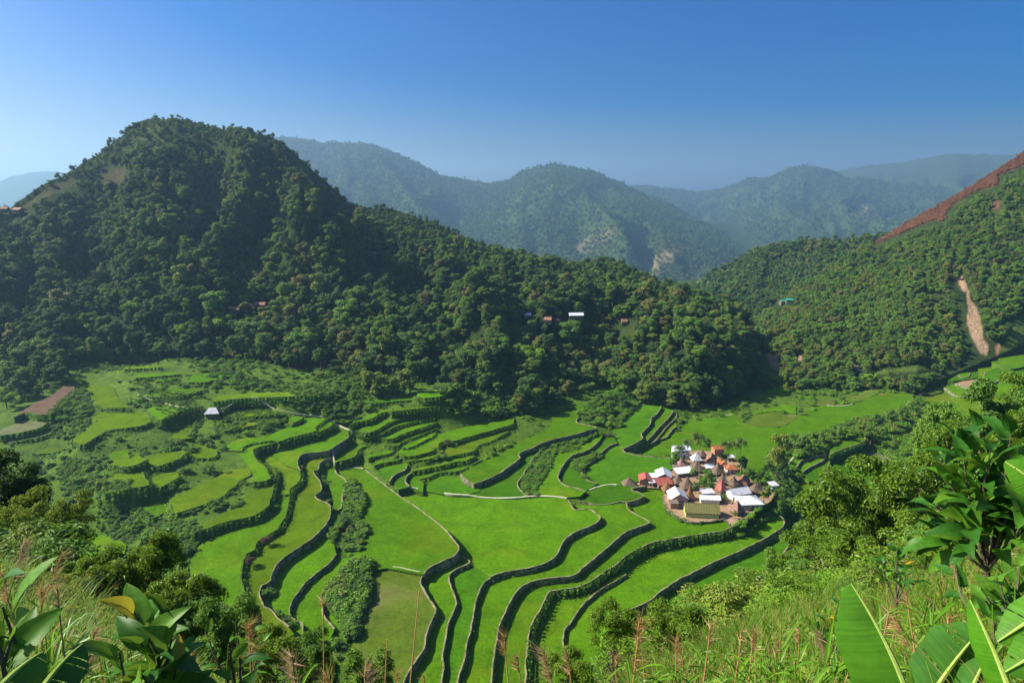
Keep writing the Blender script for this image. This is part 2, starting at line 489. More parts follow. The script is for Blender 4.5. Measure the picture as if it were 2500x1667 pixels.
def crown_clumps(seed, shape='round', n=14):
    g = np.random.default_rng(seed)
    cs, rs = [], []
    for k in range(n):
        a = g.random() * 2 * math.pi
        if shape == 'round':
            z = 0.42 + 0.5 * g.random(); r = 0.3 * math.sqrt(max(0.05, 1 - ((z - 0.66) / 0.36) ** 2)) * (0.4 + 0.6 * g.random())
            rad = 0.12 + 0.07 * g.random()
        elif shape == 'tall':
            z = 0.3 + 0.62 * g.random(); r = 0.17 * math.sqrt(max(0.05, 1 - ((z - 0.6) / 0.42) ** 2)) * (0.3 + 0.7 * g.random())
            rad = 0.09 + 0.06 * g.random()
        elif shape == 'flat':
            z = 0.62 + 0.28 * g.random(); r = 0.4 * (0.2 + 0.8 * g.random()); rad = 0.11 + 0.07 * g.random()
        else:   # shrub
            z = 0.2 + 0.5 * g.random(); r = 0.42 * math.sqrt(g.random()); rad = 0.2 + 0.12 * g.random()
        cs.append((r * math.cos(a), r * math.sin(a), z)); rs.append(rad)
    return np.array(cs), np.array(rs)

def trunk_mb(seed, cs, h0=0.0, r=0.022, bend=0.04):
    g = np.random.default_rng(seed)
    mb = MB()
    top = np.array((g.normal() * bend, g.normal() * bend, 0.72))
    mid = np.array((g.normal() * bend, g.normal() * bend, 0.36))
    mb.tube([(0, 0, h0 - 0.06), mid * .55, mid, top], [r * 1.5, r * 1.1, r * .85, r * .3], 6)
    for c in cs[:7]:
        s = mid * (0.75 + 0.25 * g.random()) if c[2] < .6 else mid + (top - mid) * g.random() * .7
        mb.tube([s, (s + c) / 2 + np.array((0, 0, .03)), c], [r * .5, r * .33, r * .14], 5, cap=False)
    return mb

TREE_KINDS = []   # (crown mesh, trunk mesh, joined prototype object, kind words)
def make_tree_kind(seed, shape, mat, words_, nleaf, ll, lw, n=14):
    cs, rs = crown_clumps(seed, shape, n)
    v, q = leaves_on_clumps(cs, rs, nleaf, ll, lw, seed)
    crown = mesh_np("crown", v, q, [M[mat]])
    tb = trunk_mb(seed, cs)
    trunk = mesh_np("trunk", tb.v, tb.f, [M['bark']])
    allv = np.vstack((v, np.array(tb.v)))
    fs = [tuple(x) for x in q.tolist()] + [tuple(i + len(v) for i in f) for f in tb.f]
    me = mesh_np("forest_tree_whole", allv, fs, [M[mat], M['bark']], [0] * len(q) + [1] * len(tb.f))
    pr = bpy.data.objects.new("forest_tree_proto", me)
    TREE_KINDS.append((crown, trunk, pr, words_))
for i_, (sh_, mt_, w_, nl_, ll_, lw_, n_) in enumerate([
        ('round', 'leaf_dark', "dark green round-crowned broadleaf tree", 2300, .06, .042, 15),
        ('round', 'leaf_mid', "mid green spreading broadleaf tree", 2300, .06, .042, 13),
        ('tall', 'leaf_dark', "narrow upright dark green tree", 1900, .058, .038, 16),
        ('round', 'leaf_olive', "uneven olive green broadleaf tree", 2200, .06, .042, 12),
        ('round', 'leaf_rust', "rusty brown tipped broadleaf tree", 2200, .058, .042, 14),
        ('flat', 'leaf_olive', "flat-topped bare-trunked olive tree", 1800, .056, .038, 13),
        ('round', 'leaf_bright', "bright fresh green broadleaf tree", 2200, .06, .042, 13),
        ('tall', 'leaf_yellow', "yellowish green upright tree", 1300, .065, .045, 15),
        ('flat', 'leaf_mid', "wide low-crowned green tree", 2100, .06, .042, 15)]):
    make_tree_kind(100 + i_, sh_, mt_, w_, nl_, ll_, lw_, n_)
TREE_W = np.array([.2, .18, .14, .18, .07, .08, .05, .03, .07]); TREE_W /= TREE_W.sum()

def simple_proto(name, seed, shape, mat, nleaf, ll, lw, n=8):
    cs, rs = crown_clumps(seed, shape, n)
    v, q = leaves_on_clumps(cs, rs, nleaf, ll, lw, seed)
    return bpy.data.objects.new(name, mesh_np(name, v, q, [M[mat]]))
FAR_PROTOS = [simple_proto("far_tree_proto", 300 + k, s, m, 170, .2, .15, 8) for k, (s, m) in enumerate(
    [('round', 'leaf_dark'), ('round', 'leaf_olive'), ('tall', 'leaf_mid'), ('round', 'leaf_rust')])]
SHRUB_PROTOS = [simple_proto("shrub_proto", 320 + k, 'shrub', m, n, .17, .11, 9) for k, (m, n) in enumerate(
    [('leaf_shrub', 420), ('leaf_mid', 420), ('leaf_shrub', 360), ('leaf_olive', 380), ('leaf_bright', 320), ('leaf_dark', 420)])]
FERN_PROTOS = [simple_proto("fern_proto", 360 + k, 'shrub', 'deadfern', 160, .22, .09, 9) for k in range(3)]
FINE_SHRUBS = [simple_proto("fine_shrub_proto", 340 + k, 'shrub', m, 2200, .075, .03, 14) for k, m in enumerate(['leaf_near', 'leaf_shrub', 'leaf_mid', 'leaf_bright', 'leaf_olive', 'leaf_near'])]
SHRUB_W = np.array([.3, .18, .22, .1, .1, .1])
# ------------------------------------------------------------------ rice terraces (measured sight lines met with each level's plane)
CR = {'A': (400, 980, 4.704), 'B': (0, 850, 4.704), 'C': (100, 1100, 4.704), 'D': (400, 1280, 4.704), 'E': (820, 940, 4.704),
      'F': (1250, 920, 4.704), 'G': (1750, 930, 4.704), 'H': (2000, 800, 4.704), 'S': (0, 0, 1.0), 'R': (0, 800, 2.6133),
      'Q': (800, 900, 2.6133), 'T': (600, 1200, 3.357), 'U': (1200, 1200, 3.357), 'V': (1800, 1200, 3.357), 'K': (1500, 1050, 5.2267)}

def P_(s):
    """'E 10,20 30,40 F 5,6' -> list of photograph coordinates"""
    out = []; c = 'S'
    for w in s.split():
        if w in CR: c = w
        else:
            x, y = w.split(','); o = CR[c]
            out.append((o[0] + float(x) / o[2], o[1] + float(y) / o[2]))
    return out

# (level z, rice kind, exposed edge, hidden back, wall kind, wall height, label of the wall)
FIELDS = [
 (4.5, 'rice', "S 891,1147 935,1180 975,1210 1020,1240 1050,1263 1085,1290 1102,1310 1120,1332 1122,1342 1108,1358 1085,1368 1050,1385 1035,1402",
  "S 945,1386 880,1395 820,1330 800,1200 800,1130 870,1120", 'stone', 4.6, "pale rimmed stone wall curving along the left side of the largest central paddy"),
 (3.3, 'rice_brown', "T 1450,690 1432,740 1460,800 1510,890 1560,960 1555,990 1510,1090 1480,1180 1465,1290 1410,1370 1340,1470 1300,1560 1290,1620",
  "T 1290,1720 1000,1720 850,1500 900,1000 1000,700 1180,615", 'stone', 2.6, "winding stone wall on the right side of the thin brownish paddy"),
 (0.9, 'rice', "T 1770,525 1840,575 1835,590 1720,640 1670,680 1668,720 1700,820 1725,890 1715,960 1660,1080 1640,1200 1615,1320 1620,1450 1600,1568 1598,1640",
  "T 1280,1660 1440,1300 1540,1000 1400,700 1600,540", 'stone', 1.9, "narrow S shaped stone wall, first one right of the brownish paddy's wall"),
 (-0.6, 'rice_deep', "T 1850,590 2010,695 1960,740 1910,830 1885,900 1870,1010 1845,1130 1815,1240 1800,1320 1790,1390 1750,1500 1735,1568 1730,1650",
  "T 1590,1660 1640,1200 1720,900 1650,700", 'stone', 2.2, "long stone wall running down to the frame bottom from the lower corner of the largest paddy"),
 (0.0, 'rice', "Q 1040,1328 1100,1305 1240,1280 1350,1255 1420,1225 1460,1190 1490,1130 1530,1075 1600,1035 1690,1000 1735,965 1735,940 1700,915 1665,895 1580,900 1555,870 1535,840",
  "Q 1500,822 1150,828 730,800 590,770 470,775 440,790 600,950 800,1150 870,1220", 'stone', 2.6, "stone wall along the lower right side of the largest central paddy"),
 (-2.4, 'rice', "Q 1905,860 1920,895 1960,925 2050,972 2050,985 1960,1020 1890,1050 1820,1110 1740,1180 1640,1260 1570,1320 1440,1335 1330,1350 1240,1390 1200,1430 1170,1480 1132,1555 U 60,1120 40,1250 15,1400 0,1568 -5,1650",
  "U -250,1660 -200,1000 0,650 300,500 Q 1500,1000 1740,960 1560,870 1700,872 1870,858", 'stone', 2.7, "second stone wall below the largest paddy, ending in a hook near the village"),
 (-4.9, 'rice', "U 2060,270 1985,290 1880,325 1700,350 1500,385 1350,410 1250,450 1130,510 1040,580 970,630 880,690 780,755 650,795 540,805 480,820 440,890 390,980 350,1040 320,1120 295,1230 285,1350 280,1500 275,1650",
  "U 0,1660 100,900 600,650 1000,300 1100,90 Q 1960,770 2150,750 S 1640,1180 1780,1270", 'ivy', 3.8, "tall leafy retaining wall below the village, the highest of the lower terraces"),
 (-2.3, 'rice_deep', "F 1550,1250 1400,1280 1370,1295 1400,1310 1480,1335 1510,1360 1480,1395 1320,1440 1250,1435 1150,1460 1030,1470 900,1455 730,1415 640,1400",
  "F 700,1370 860,1310 1070,1240 1230,1250 1400,1255", 'stone', 2.2, "pale winding wall with a stone bend just left of the village huts"),
 (-8.0, 'rice', "U 1105,680 1000,745 900,800 800,880 740,940 690,1010 640,1090 605,1120 590,1200 600,1350 620,1450 620,1560",
  "U 270,1660 300,1200 450,880 900,680 1050,620", 'stone', 1.7, "short straight stone wall that ends in the middle of a paddy below the ivy wall"),
 (-9.2, 'rice', "V 325,140 340,185 385,235 380,275 340,315 200,400 U 2014,497 1960,520 1820,580 1680,650 1540,720 1440,785 1380,820 1330,870 1230,930 1110,975 1060,1010 1030,1060 1015,1130",
  "U 620,1680 600,1200 700,1000 1100,640 1500,400 2000,280 2150,180 V 300,120", 'stone', 3.0, "long straight stone wall, lowest but one, running left from the right end of the terraces"),
 (-12.4, 'rice_deep', "V 392,280 410,340 450,390 440,420 390,490 330,570 270,630 230,670 170,715 115,755 0,850",
  "S 1700,1560 1400,1720 1280,1720 1350,1500 U 1100,1000 1600,700 2300,330", 'stone', 5.0, "bright pale rimmed wall at the right end of the terraces above the wooded ravine"),
 # middle strips right of the big central paddy
 (3.5, 'rice', "E 1435,1030 1500,1090 1590,1135 1610,1130 1700,1100 1880,1015 1980,945 F 95,930 75,900 120,860 230,820 330,770 430,735 560,700 700,670 830,630 970,578 740,515 900,370 1060,290 1200,220 1280,150",
  "F 1230,140 1000,220 700,350 480,450 450,560 200,700 0,770 E 1900,800 1700,870 1560,950 1440,1010", 'stone', 3.4, "dark stone wall with a pale loop at its bend, middle of the valley left of the village"),
 (0.6, 'rice_deep', "F 380,825 330,850 280,900 230,960 190,1030 150,1080 130,1130 80,1190 68,1240 90,1290 140,1340 200,1382",
  "F 0,1385 E 1230,1250 1090,1230 1080,1150 1500,1100 1600,1140 2000,960 F 95,930 230,830 600,700 970,590 1010,640 850,740 500,790", 'bund', 0.9, "low pale bund along the left side of the leafy island strip"),
 (-0.3, 'rice', "F 1000,740 860,850 720,890 660,930 600,1000 550,1080 530,1150 560,1210 620,1250 760,1285 850,1312",
  "F 780,1370 600,1385 200,1382 70,1240 150,1080 300,880 500,790 850,740 1010,650 1050,660", 'stone', 2.6, "curved dark stone wall right of the leafy island strip"),
 (-2.0, 'rice_deep', "F 1210,760 1110,800 1020,880 950,950 860,1010 800,1080 860,1180 985,1215",
  "F 850,1312 560,1210 560,1080 700,900 1000,740 1150,650", 'stone', 1.7, "short overgrown stone wall curling round a thicket left of the village"),
 (-3.2, 'rice_deep', "F 1720,340 1660,430 1600,475 1590,540 1530,610 1485,660 1500,710 1400,770 1320,810 1270,832 1290,860 1350,885 1540,918 1700,930 1870,940",
  "F 1850,1050 1700,1150 1450,1200 1230,1250 1070,1245 860,1315 700,1260 700,1000 1000,850 1200,500 1450,320 1600,325", 'stone', 5.5, "stone wall with a sharp hooked end behind the village on its left"),
 (-5.2, 'rice', "F 1860,385 1800,470 1690,580 1625,660 1550,735", "F 1480,740 1580,560 1650,430 1740,350", 'stone', 2.4, "upper of the slanting stone walls stacked beside the knoll wood"),
 (-7.0, 'rice_olive', "F 1895,415 1880,480 1790,560 1720,650 1640,740 1600,765", "F 1500,790 1600,680 1780,500 1850,400", 'stone', 2.4, "middle of the slanting stone walls stacked beside the knoll wood"),
 (-8.0, 'rice_olive', "F 1890,560 1830,620 1780,690 1700,720", "F 1640,760 1750,620 1880,500", 'stone', 1.4, "lowest and shortest slanting stone wall beside the knoll wood"),
 (-9.0, 'rice', "G 600,980 700,800 870,680 1100,635 1250,590 1400,530 1550,470 1700,430 1880,380 2050,330 2150,290 2260,200",
  "G 2250,160 2060,140 1950,125 1880,150 1730,200 1590,270 1430,290 1300,280 1180,290 1050,340 950,400 800,510 650,530 500,525 330,490 260,440 210,375 100,400 0,430 F 2200,480 2020,500 1900,640 1680,720 1500,830 1350,885 1860,935 S 1700,1130 1800,1170 1880,1150", 'ivy', 4.0, "long overgrown bank wall on the near side of the wide field behind the village"),
 (-8.95, 'rice_brown', "G 340,480 500,520 660,525 800,500 930,410", "G 900,385 700,360 640,350 400,400", None, 0, None),
 (-9.3, 'rice', "G 380,385 640,345 700,345 910,380", "G 910,290 760,270 640,300", None, 0, None),
 (-9.0, 'rice', "G 580,130 640,145 810,112", "G 790,90 570,100", None, 0, None),
 (-10.0, 'rice_brown', "G 1430,170 1500,250 1700,210 1860,140", "G 1870,95 1700,110 1620,160", None, 0, None),
 (-10.0, 'rice_brown', "G 1140,240 1200,290 1360,260", "G 1350,215", None, 0, None),
 # ravine terraces right of the village
 (-14.0, 'rice', "G 1260,780 1240,840 1060,880 960,930 920,990", "G 820,970 860,900 960,835 1270,760", 'bund', 1.4, "topmost little bank of the ravine paddies right of the village"),
 (-15.5, 'rice', "G 1265,855 1210,920 1110,970 1050,1000 990,1045", "G 900,1000 930,960 1060,880 1250,830", 'stone', 1.8, "curved stone wall in the ravine paddies right of the village"),
 (-17.0, 'rice_deep', "G 1300,865 1300,920 1270,1010 1290,1060 1320,1140", "G 1250,1160 1060,1150 990,1060 1100,980 1260,880", 'stone', 2.0, "dark crooked stone wall in the middle of the ravine paddies"),
 (-18.7, 'rice_deep', "G 1655,830 1720,900 1800,980 1970,1105 2050,1150", "G 1900,1260 1500,1200 1330,1140 1270,1020 1330,880 1400,860 1550,800 1680,760", 'bund', 1.2, "bund on the right side of the ravine's dark green paddy"),
 (-19.3, 'rice_olive', "G 890,1180 930,1300 990,1365 1150,1382 1330,1355", "G 1500,1300 1480,1190 1330,1150 1250,1150 1000,1160", 'stone', 2.0, "lowest curved wall of the ravine paddies behind the leafy trees"),
 (-19.6, 'mud', "G 1700,790 1730,900 1820,975 1950,940 2080,930", "G 2040,850 1900,850 1760,780", None, 0, None),
 (-19.8, 'rice_brown', "G 1840,985 1990,1100 2150,1090 2250,1050", "G 2200,960 1960,940", None, 0, None),
 (-12.0, 'rice', "G 1690,610 1700,680 1600,730 1400,800 1300,850", "G 1300,790 1450,690 1600,630", 'ivy', 2.2, "grassy bank strip climbing above the ravine paddies"),
 # river flat far right
 (-15.0, 'rice_deep', "H 1280,850 1300,1000 1450,1100 1700,1100 1850,1000", "H 1830,900 1700,860 1400,850", None, 0, None),
 (-14.4, 'rice', "H 1470,860 1490,960 1540,1020 1600,1060 1620,1130", "H 1820,1080 1850,950 1700,880", 'stone', 1.6, "short dark stone wall in the far river flat on the right"),
 (-15.7, 'rice_olive', "H 1160,790 1250,900 1400,1100 1700,1160", "H 1700,1000 1560,640 1480,585 1300,690", None, 0, None),
 (-11.8, 'rice_olive', "H 1480,610 1560,800 1700,1000 1900,1120", "H 2050,1060 1900,760 1850,440 1620,520", None, 0, None),
 (-4.5, 'rice_olive', "H 1820,450 1880,720 2000,900 2200,900", "H 2420,860 2420,600 2250,450 2000,390", None, 0, None),
 (0.5, 'rice_deep', "H 1980,390 2080,430 2250,560 2420,560", "H 2420,290 2130,330", None, 0, None),
 (-14.6, 'rice_brown', "H 1150,760 1300,765 1440,720 1560,640", "H 1480,585 1400,612", None, 0, None),
 (-7.0, 'rice_deep', "H 1480,600 1600,605 1830,560 1900,470", "H 1820,430 1620,520", None, 0, None),
 (-6.6, 'rice', "H 1600,540 1620,570 1700,572 1740,520", "H 1680,492", 'bund', .5, "pale bund ringing an oval paddy by the far river"),
 (-8.0, 'sand', "H 1560,640 1650,665 1800,712 1880,680", "H 1800,562", 'bund', .5, "pale bund round the tan fallow field by the far river"),
 (-11.0, 'rice', "H 1440,690 1600,792 1760,780", "H 1700,722 1500,660", 'bund', .6, "crooked pale bund of the bright paddy by the far river"),
 (-2.0, 'rice_deep', "H 1900,520 1890,620 2050,620 2200,470", "H 2100,420", 'bund', .5, "pale bund of the river paddy nearest the landslide"),
 (2.5, 'rice', "H 2050,345 2080,400 2200,470 2420,430", "H 2420,300", None, 0, None),
 (-3.0, 'rice', "H 1900,640 1980,740 2150,800 2420,770", "H 2420,560 2200,610", None, 0, None),
 (-11.5, 'rice_brown', "H 1840,860 1900,980 1980,1100 2060,1060", "H 1950,880", 'stone', 1.3, "dark wall beside the brown paddy at the far right"),
 # terraces stepping down on the left
 (22.5, 'rice', "A 1860,205 1760,290 1735,345 1600,380 1450,420 1320,462 1270,455 1150,462 1000,490 920,525 895,570",
  "A 720,560 730,500 850,430 1200,390 1450,280 1600,190 1840,180", 'veg', 5.6, "tall dark wall under the long paddy below the lone hut"),
 (21.5, 'rice', "A 1310,472 1180,505 1080,530 1025,565 1040,630 1065,670 1150,740 1185,780 1215,850 1230,890 1160,915 1030,930",
  "A 1040,850 1000,780 930,680 870,600 900,520 1000,480 1280,450", 'veg', 5.4, "overgrown wall of the hook shaped bright paddy on the left slope"),
 (21.0, 'rice', "A 1950,260 1860,320 1790,350 1740,380", "A 1760,310 1820,240 1930,235", 'veg', 5.0, "short dark wall under the small wedge of paddy beside the footpath"),
 (29.0, 'rice_olive', "A 1290,130 1200,160 1050,175 880,190 720,180", "A 700,150 850,70 1000,60 1200,65 1280,100", 'veg', 3.4, "leafy bank under the oval olive field beside the lone hut"),
 (25.0, 'rice', "A 1600,180 1560,220 1470,255 1430,240", "A 1430,180 1500,160", 'veg', 2.4, "small dark bank under the little paddy by the upper footpath"),
 (15.0, 'rice_olive', "A 1560,790 1570,860 1560,910 1500,970 1450,1010 1440,1070 1340,1070",
  "A 1350,1000 1370,930 1330,820 1270,760 1200,720 1070,650 1050,600 1280,520 1350,600 1260,630 1400,730 1550,770", 'veg', 3.6, "bushy wall at the right tip of the olive S shaped paddy"),
 (16.0, 'rice', "A 2190,350 2100,430 1990,500 1930,545 1880,570 1750,585 1620,600 1560,630 1535,690 1550,770 1570,790",
  "A 1400,730 1250,620 1260,560 1400,470 1900,330 2000,290 2130,340", 'stone', 5.6, "high wall with a pale slanting rim where the footpath turns downhill"),
 (11.5, 'rice_olive', "A 1935,640 1850,670 1790,720 1765,790 1720,800 1745,860 1800,930 1805,1030 1745,1075 1760,1120 1890,1180 1915,1260 1890,1360 1840,1440 D 1870,0 1800,70 1680,180 1500,300 1350,410 1260,520 1225,640 1180,680 1120,710 1097,780 1110,860 1150,950 1220,975 1310,1070 1430,1180",
  "D 1500,1260 1300,1340 1150,1300 1100,1170 1000,950 900,750 940,500 1080,200 1330,0 A 1400,1250 1440,1000 1600,900 1550,700 1700,600 1900,600", 'stone', 4.2, "long winding wall with a thin pale rim down the middle of the left terraces"),
 (14.0, 'rice', "A 1445,1080 1430,1150 1420,1250 1380,1350 1300,1470 D 1330,40 1250,100 1080,200 1040,300 950,340 920,400 890,560 905,680 920,750 960,850 1020,930 1030,1000 1020,1100 1010,1180 850,1130 700,950 500,800 380,700",
  "D 300,560 300,430 440,180 650,130 A 900,1440 1250,1300 1300,1150 1340,1070", 'veg', 3.0, "bush grown bank with brown dead shrubs along the widest left paddy"),
 (18.5, 'rice_olive', "A 1265,760 1288,850 1270,960 1230,1130 1170,1230 1040,1310 900,1345 760,1375 640,1410 480,1470 320,1530",
  "A 310,1480 600,1330 850,1200 1000,1030 1250,960 1240,880 1190,780", 'veg', 4.8, "dark sweeping wall above the widest left paddy"),
 (20.0, 'rice_olive', "A 1010,780 1000,850 940,880 850,930 840,960 760,1020 680,1090 560,1150 450,1190 300,1240 150,1280 110,1270 60,1180",
  "A 60,1130 300,1010 600,870 780,780 950,760", 'veg', 4.0, "scrub covered wall under the long olive paddy on the left"),
 (7.5, 'rice', "D 1985,345 1900,450 1780,540 1640,660 1530,800 1470,880 1440,970 1445,1030 1480,1085 1560,1120 1590,1150 1605,1270",
  "D 1450,1360 1400,1200 1250,1000 1230,750 1300,500 1500,330 1800,130 1950,0 A 1950,1450 1960,1250 2050,1350 2000,1560 D 1950,200 1975,320", 'stone', 3.8, "dark shaded wall left of the tangled green thicket"),
 (5.4, 'rice', "D 2300,370 2230,440 2140,510 2060,580 1980,650 1900,740 1840,820 1830,900 1835,1030 1880,1100 1960,1200",
  "D 1900,1340 1620,1310 1550,1120 1480,1000 1550,850 1800,560 2000,380 2230,340", 'bund', 2.0, "thin pale bund on the left edge of the tangled green thicket"),
 (3.9, 'rice', "D 1940,980 2050,1000 2090,1100 2130,1250", "D 2100,1340 1960,1210 1880,1090", None, 0, None),
 (7.0, 'rice', "A 1965,790 2000,840 2080,890 2090,960 2060,1050 2050,1130 2040,1230 2000,1250",
  "A 1950,1230 1940,1100 1880,900 1850,850 1880,760 1960,720", 'bund', 2.4, "low wall on the left of the bush island with the pinkish heap"),
 (10.0, 'rice', "E 525,660 440,690 320,715 265,750 235,810 160,850 0,885 -20,860", "E -20,800 0,700 215,540 350,600 440,600", 'veg', 5.2, "dark overgrown wall under the paddy beside the footpath bend"),
 (8.5, 'rice', "E 690,745 640,780 560,800 400,830 370,850", "E 370,800 600,750 680,750", 'veg', 1.8, "small leafy bank beside the footpath in the middle strips"),
 (7.4, 'rice', "E 800,830 700,870 540,895 440,930", "E 430,900 520,870 760,830", 'veg', 2.0, "thick leafy hedge bank below the middle strips"),
 # strips below the wood, middle
 (24.0, 'rice', "E 590,310 500,330 430,380 340,410 230,425 170,470", "E 200,420 300,390 400,340 470,290 580,270", 'veg', 3.8, "topmost leafy bank of the narrow middle strips"),
 (20.0, 'rice', "E 1110,335 860,362 720,395 600,440 480,510 380,545 230,530 150,522", "E 150,500 350,480 480,430 590,370 750,350 1100,325", 'veg', 2.8, "second leafy bank of the narrow middle strips"),
 (17.5, 'rice', "E 1120,380 960,405 860,432 720,465 620,515 520,562 400,572", "E 390,550 520,500 620,440 850,370 1100,350", 'veg', 2.8, "third leafy bank of the narrow middle strips"),
 (15.0, 'rice', "E 1160,430 1090,452 960,502 860,532 740,577 640,622 500,612", "E 490,595 620,530 860,440 1130,390", 'veg', 3.2, "fourth leafy bank of the narrow middle strips"),
 (12.0, 'rice', "E 1165,505 1100,522 960,582 800,642 700,692 560,682", "E 540,670 700,640 950,530 1170,470", 'veg', 2.2, "fifth leafy bank of the narrow middle strips"),
 (10.6, 'rice', "E 1152,555 1100,600 1000,650 870,715 770,725", "E 760,690 950,600 1140,540", 'veg', 1.6, "small clipped bank at the foot of the narrow middle strips"),
 (9.5, 'rice', "E 2040,450 1900,492 1700,547 1500,602 1380,645 1300,640 1190,665 1175,722 1100,766 1000,792 900,816 790,821 710,785",
  "E 740,740 1100,600 1180,560 1260,540 1650,440 1850,405 2050,385", 'veg', 2.8, "dark wall with a brown bare patch under the broad middle strip"),
 (7.5, 'rice', "E 1192,800 1060,852 950,862 820,884", "E 810,860 1000,800 1180,770", 'veg', 3.0, "leafy bank below the stone step of the middle strips"),
 (6.5, 'rice_olive', "E 1990,530 1800,640 1660,685 1600,740 1560,770 1450,792 1300,822 1230,832", "E 1230,780 1280,720 1400,700 1700,600 1950,520", 'veg', 2.4, "leafy bank under the olive strip in the middle of the valley"),
 (4.6, 'rice', "E 1600,820 1490,872 1400,882 1300,907 1220,927 1100,947 1000,977 880,990", "E 880,960 1200,900 1300,840 1580,780", 'veg', 2.0, "dark leafy bank above the curled little paddies"),
 (5.6, 'rice_deep', "E 825,920 790,980 700,1020 640,1070 620,1105", "E 560,1060 480,1010 500,960 700,910 810,890", 'bund', 1.5, "left curl of bank among the little curled paddies"),
 (3.9, 'rice_deep', "E 1000,977 880,1002 830,1040 800,1090 815,1130 850,1165", "E 720,1200 650,1110 650,1070 800,985 880,940", 'bund', 1.5, "middle curl of bank among the little curled paddies"),
 (2.4, 'rice_deep', "E 1700,862 1640,880 1560,922 1420,987 1300,1002 1160,1012 1100,1052 1000,1077 950,1092 1010,1115", "E 1000,1230 860,1190 840,1100 900,1010 1220,935 1500,890", 'veg', 1.7, "right curl of leafy bank among the little curled paddies"),
 (1.0, 'rice_deep', "E 1440,1040 1590,1140 1660,1215", "E 1500,1260 1230,1250 960,1200 730,1210 700,1190 960,1100 1150,1040", None, 0, None),
 # high fields at the back left
 (38.0, 'rice_olive', "B 1500,690 1400,690 1200,685 1070,640", "B 1040,560 930,450 1000,410 1300,440 1350,560", 'veg', 2.6, "thin bank between the two big olive fields at the upper left"),
 (35.0, 'rice_olive', "B 1740,850 1600,900 1300,940 1180,980 1060,1050 960,1110 830,1080", "B 850,1030 1060,900 1060,780 1150,730 1500,715 1700,740", 'veg', 7.0, "wide leafy bank below the big olive field at the upper left"),
 (36.5, 'rice', "B 2210,680 2050,740 1900,800 1850,830 1780,800 1690,725", "B 1700,690 1800,665 2050,680", 'veg', 3.0, "leafy bank under the leaf shaped bright paddy left of the lone hut"),
 (41.0, 'rice', "B 2320,490 2200,520 2050,555 1800,550 1600,532", "B 1800,510 1950,465 2250,465", 'veg', 3.0, "bushy bank under the narrow bright paddy at the upper left"),
 (28.0, 'rice', "B 1480,1180 1400,1285 1200,1320", "B 1180,1290 1280,1200 1450,1160", 'veg', 2.6, "bank under the smallest bright patch on the far left slope"),
 (27.0, 'rice_olive', "B 2160,1190 2020,1290 1850,1350 1650,1405 C 1160,235 1190,300 1230,400 1000,440 820,490 740,490",
  "C 680,400 850,370 840,270 1030,210 B 1550,1280 1800,1210 2100,1175", 'veg', 5.0, "dark bank under the folded bright paddies on the left slope"),
 (24.0, 'rice_olive', "C 1600,300 1500,360 1370,430 1290,400", "C 1280,310 1400,260 1560,240", 'veg', 4.0, "bushy bank under the scrubby olive patch on the left slope"),
 (17.0, 'rice', "C 1500,680 1400,720 1280,780 1100,720", "C 1020,700 1100,620 1400,555 1440,620", 'veg', 2.6, "leafy rim of the shaded wedge paddy at the lower left"),
 (11.0, 'rice', "C 350,1262 620,1235 800,1222 960,1180", "C 980,1080 930,1040 800,970 620,960 380,860 300,1000 250,1200", 'stone', 3.0, "low stone wall of the lone paddy nearest the camera at the lower left"),
 (13.0, 'rice_olive', "C 1480,1050 1480,1240 1350,1330 1320,1180", "C 1320,1050", 'veg', 1.5, "dark little bank beside the stream at the lower left"),
 (40.0, 'soil', "B 850,540 720,650 620,750 500,770 300,735", "B 160,790 350,650 600,540 740,420 860,440", 'veg', 3.0, "earthy bank under the reddish ploughed field at the far left"),
 (35.0, 'mud', "B 540,860 450,920 250,970 0,1010", "B 0,940 250,830 420,770 560,800", 'veg', 3.0, "earthy bank under the second brown field at the far left"),
 (31.0, 'mud', "B 600,985 400,1040 120,1090", "B 60,1060 300,1000 580,960", 'veg', 3.0, "earthy bank under the third brown field at the far left"),
 (26.5, 'rice_brown', "B 830,1185 700,1200 500,1215 380,1215", "B 420,1180 560,1140 800,1125", 'veg', 3.6, "shrubby bank under the pale green plot at the far left"),
 (27.5, 'rice_olive', "A 330,420 320,340 480,185", "A 300,225 130,330 90,420 180,430", 'veg', 1.5, "grassy slope edge left of the lone hut's bushes"),
 (23.5, 'rice_olive', "A 620,560 590,640 300,665 235,690", "A 280,600 380,570 390,500 270,450 400,480", 'veg', 2.0, "leafy edge of the grassy shelf above the long olive paddy"),
 (27.0, 'rice_olive', "A 1330,235 1150,255 900,305 690,345", "A 650,330 800,290 1100,215 1300,200", 'veg', 2.6, "second leafy bank below the oval olive field"),
 (33.0, 'rice_olive', "R 1130,250 1000,262 800,262", "R 800,245 1000,240 1120,235", 'veg', 2.0, "faint upper bank at the wood's foot left of the little strips"),
 (31.0, 'rice_olive', "C 1230,105 1000,190 720,150", "C 740,120 1000,20 1010,90 1060,70 1080,30 1120,60", 'veg', 2.0, "grassy bank between the smallest bright patch and the folded paddies"),
 (21.0, 'rice', "C 1560,290 1450,370 1330,440 1300,420", "C 1300,380 1400,300 1540,250", 'veg', 2.0, "inner edge of the scrubby olive patch on the left slope"),
 (48.0, 'rice_olive', "B 1850,225 1650,235 1430,245", "B 1430,215 1650,205 1850,200", 'veg', 2.6, "upper bank of the little strips at the foot of the left wood"),
 (45.0, 'rice', "B 2070,300 1850,325 1560,345", "B 1560,310 1800,290 2050,275", 'veg', 2.2, "middle bank of the little strips at the foot of the left wood"),
 (43.5, 'rice', "B 2040,360 1920,378 1800,385", "B 1800,360 2030,345", 'veg', 2.2, "lower bank of the little strips at the foot of the left wood"),
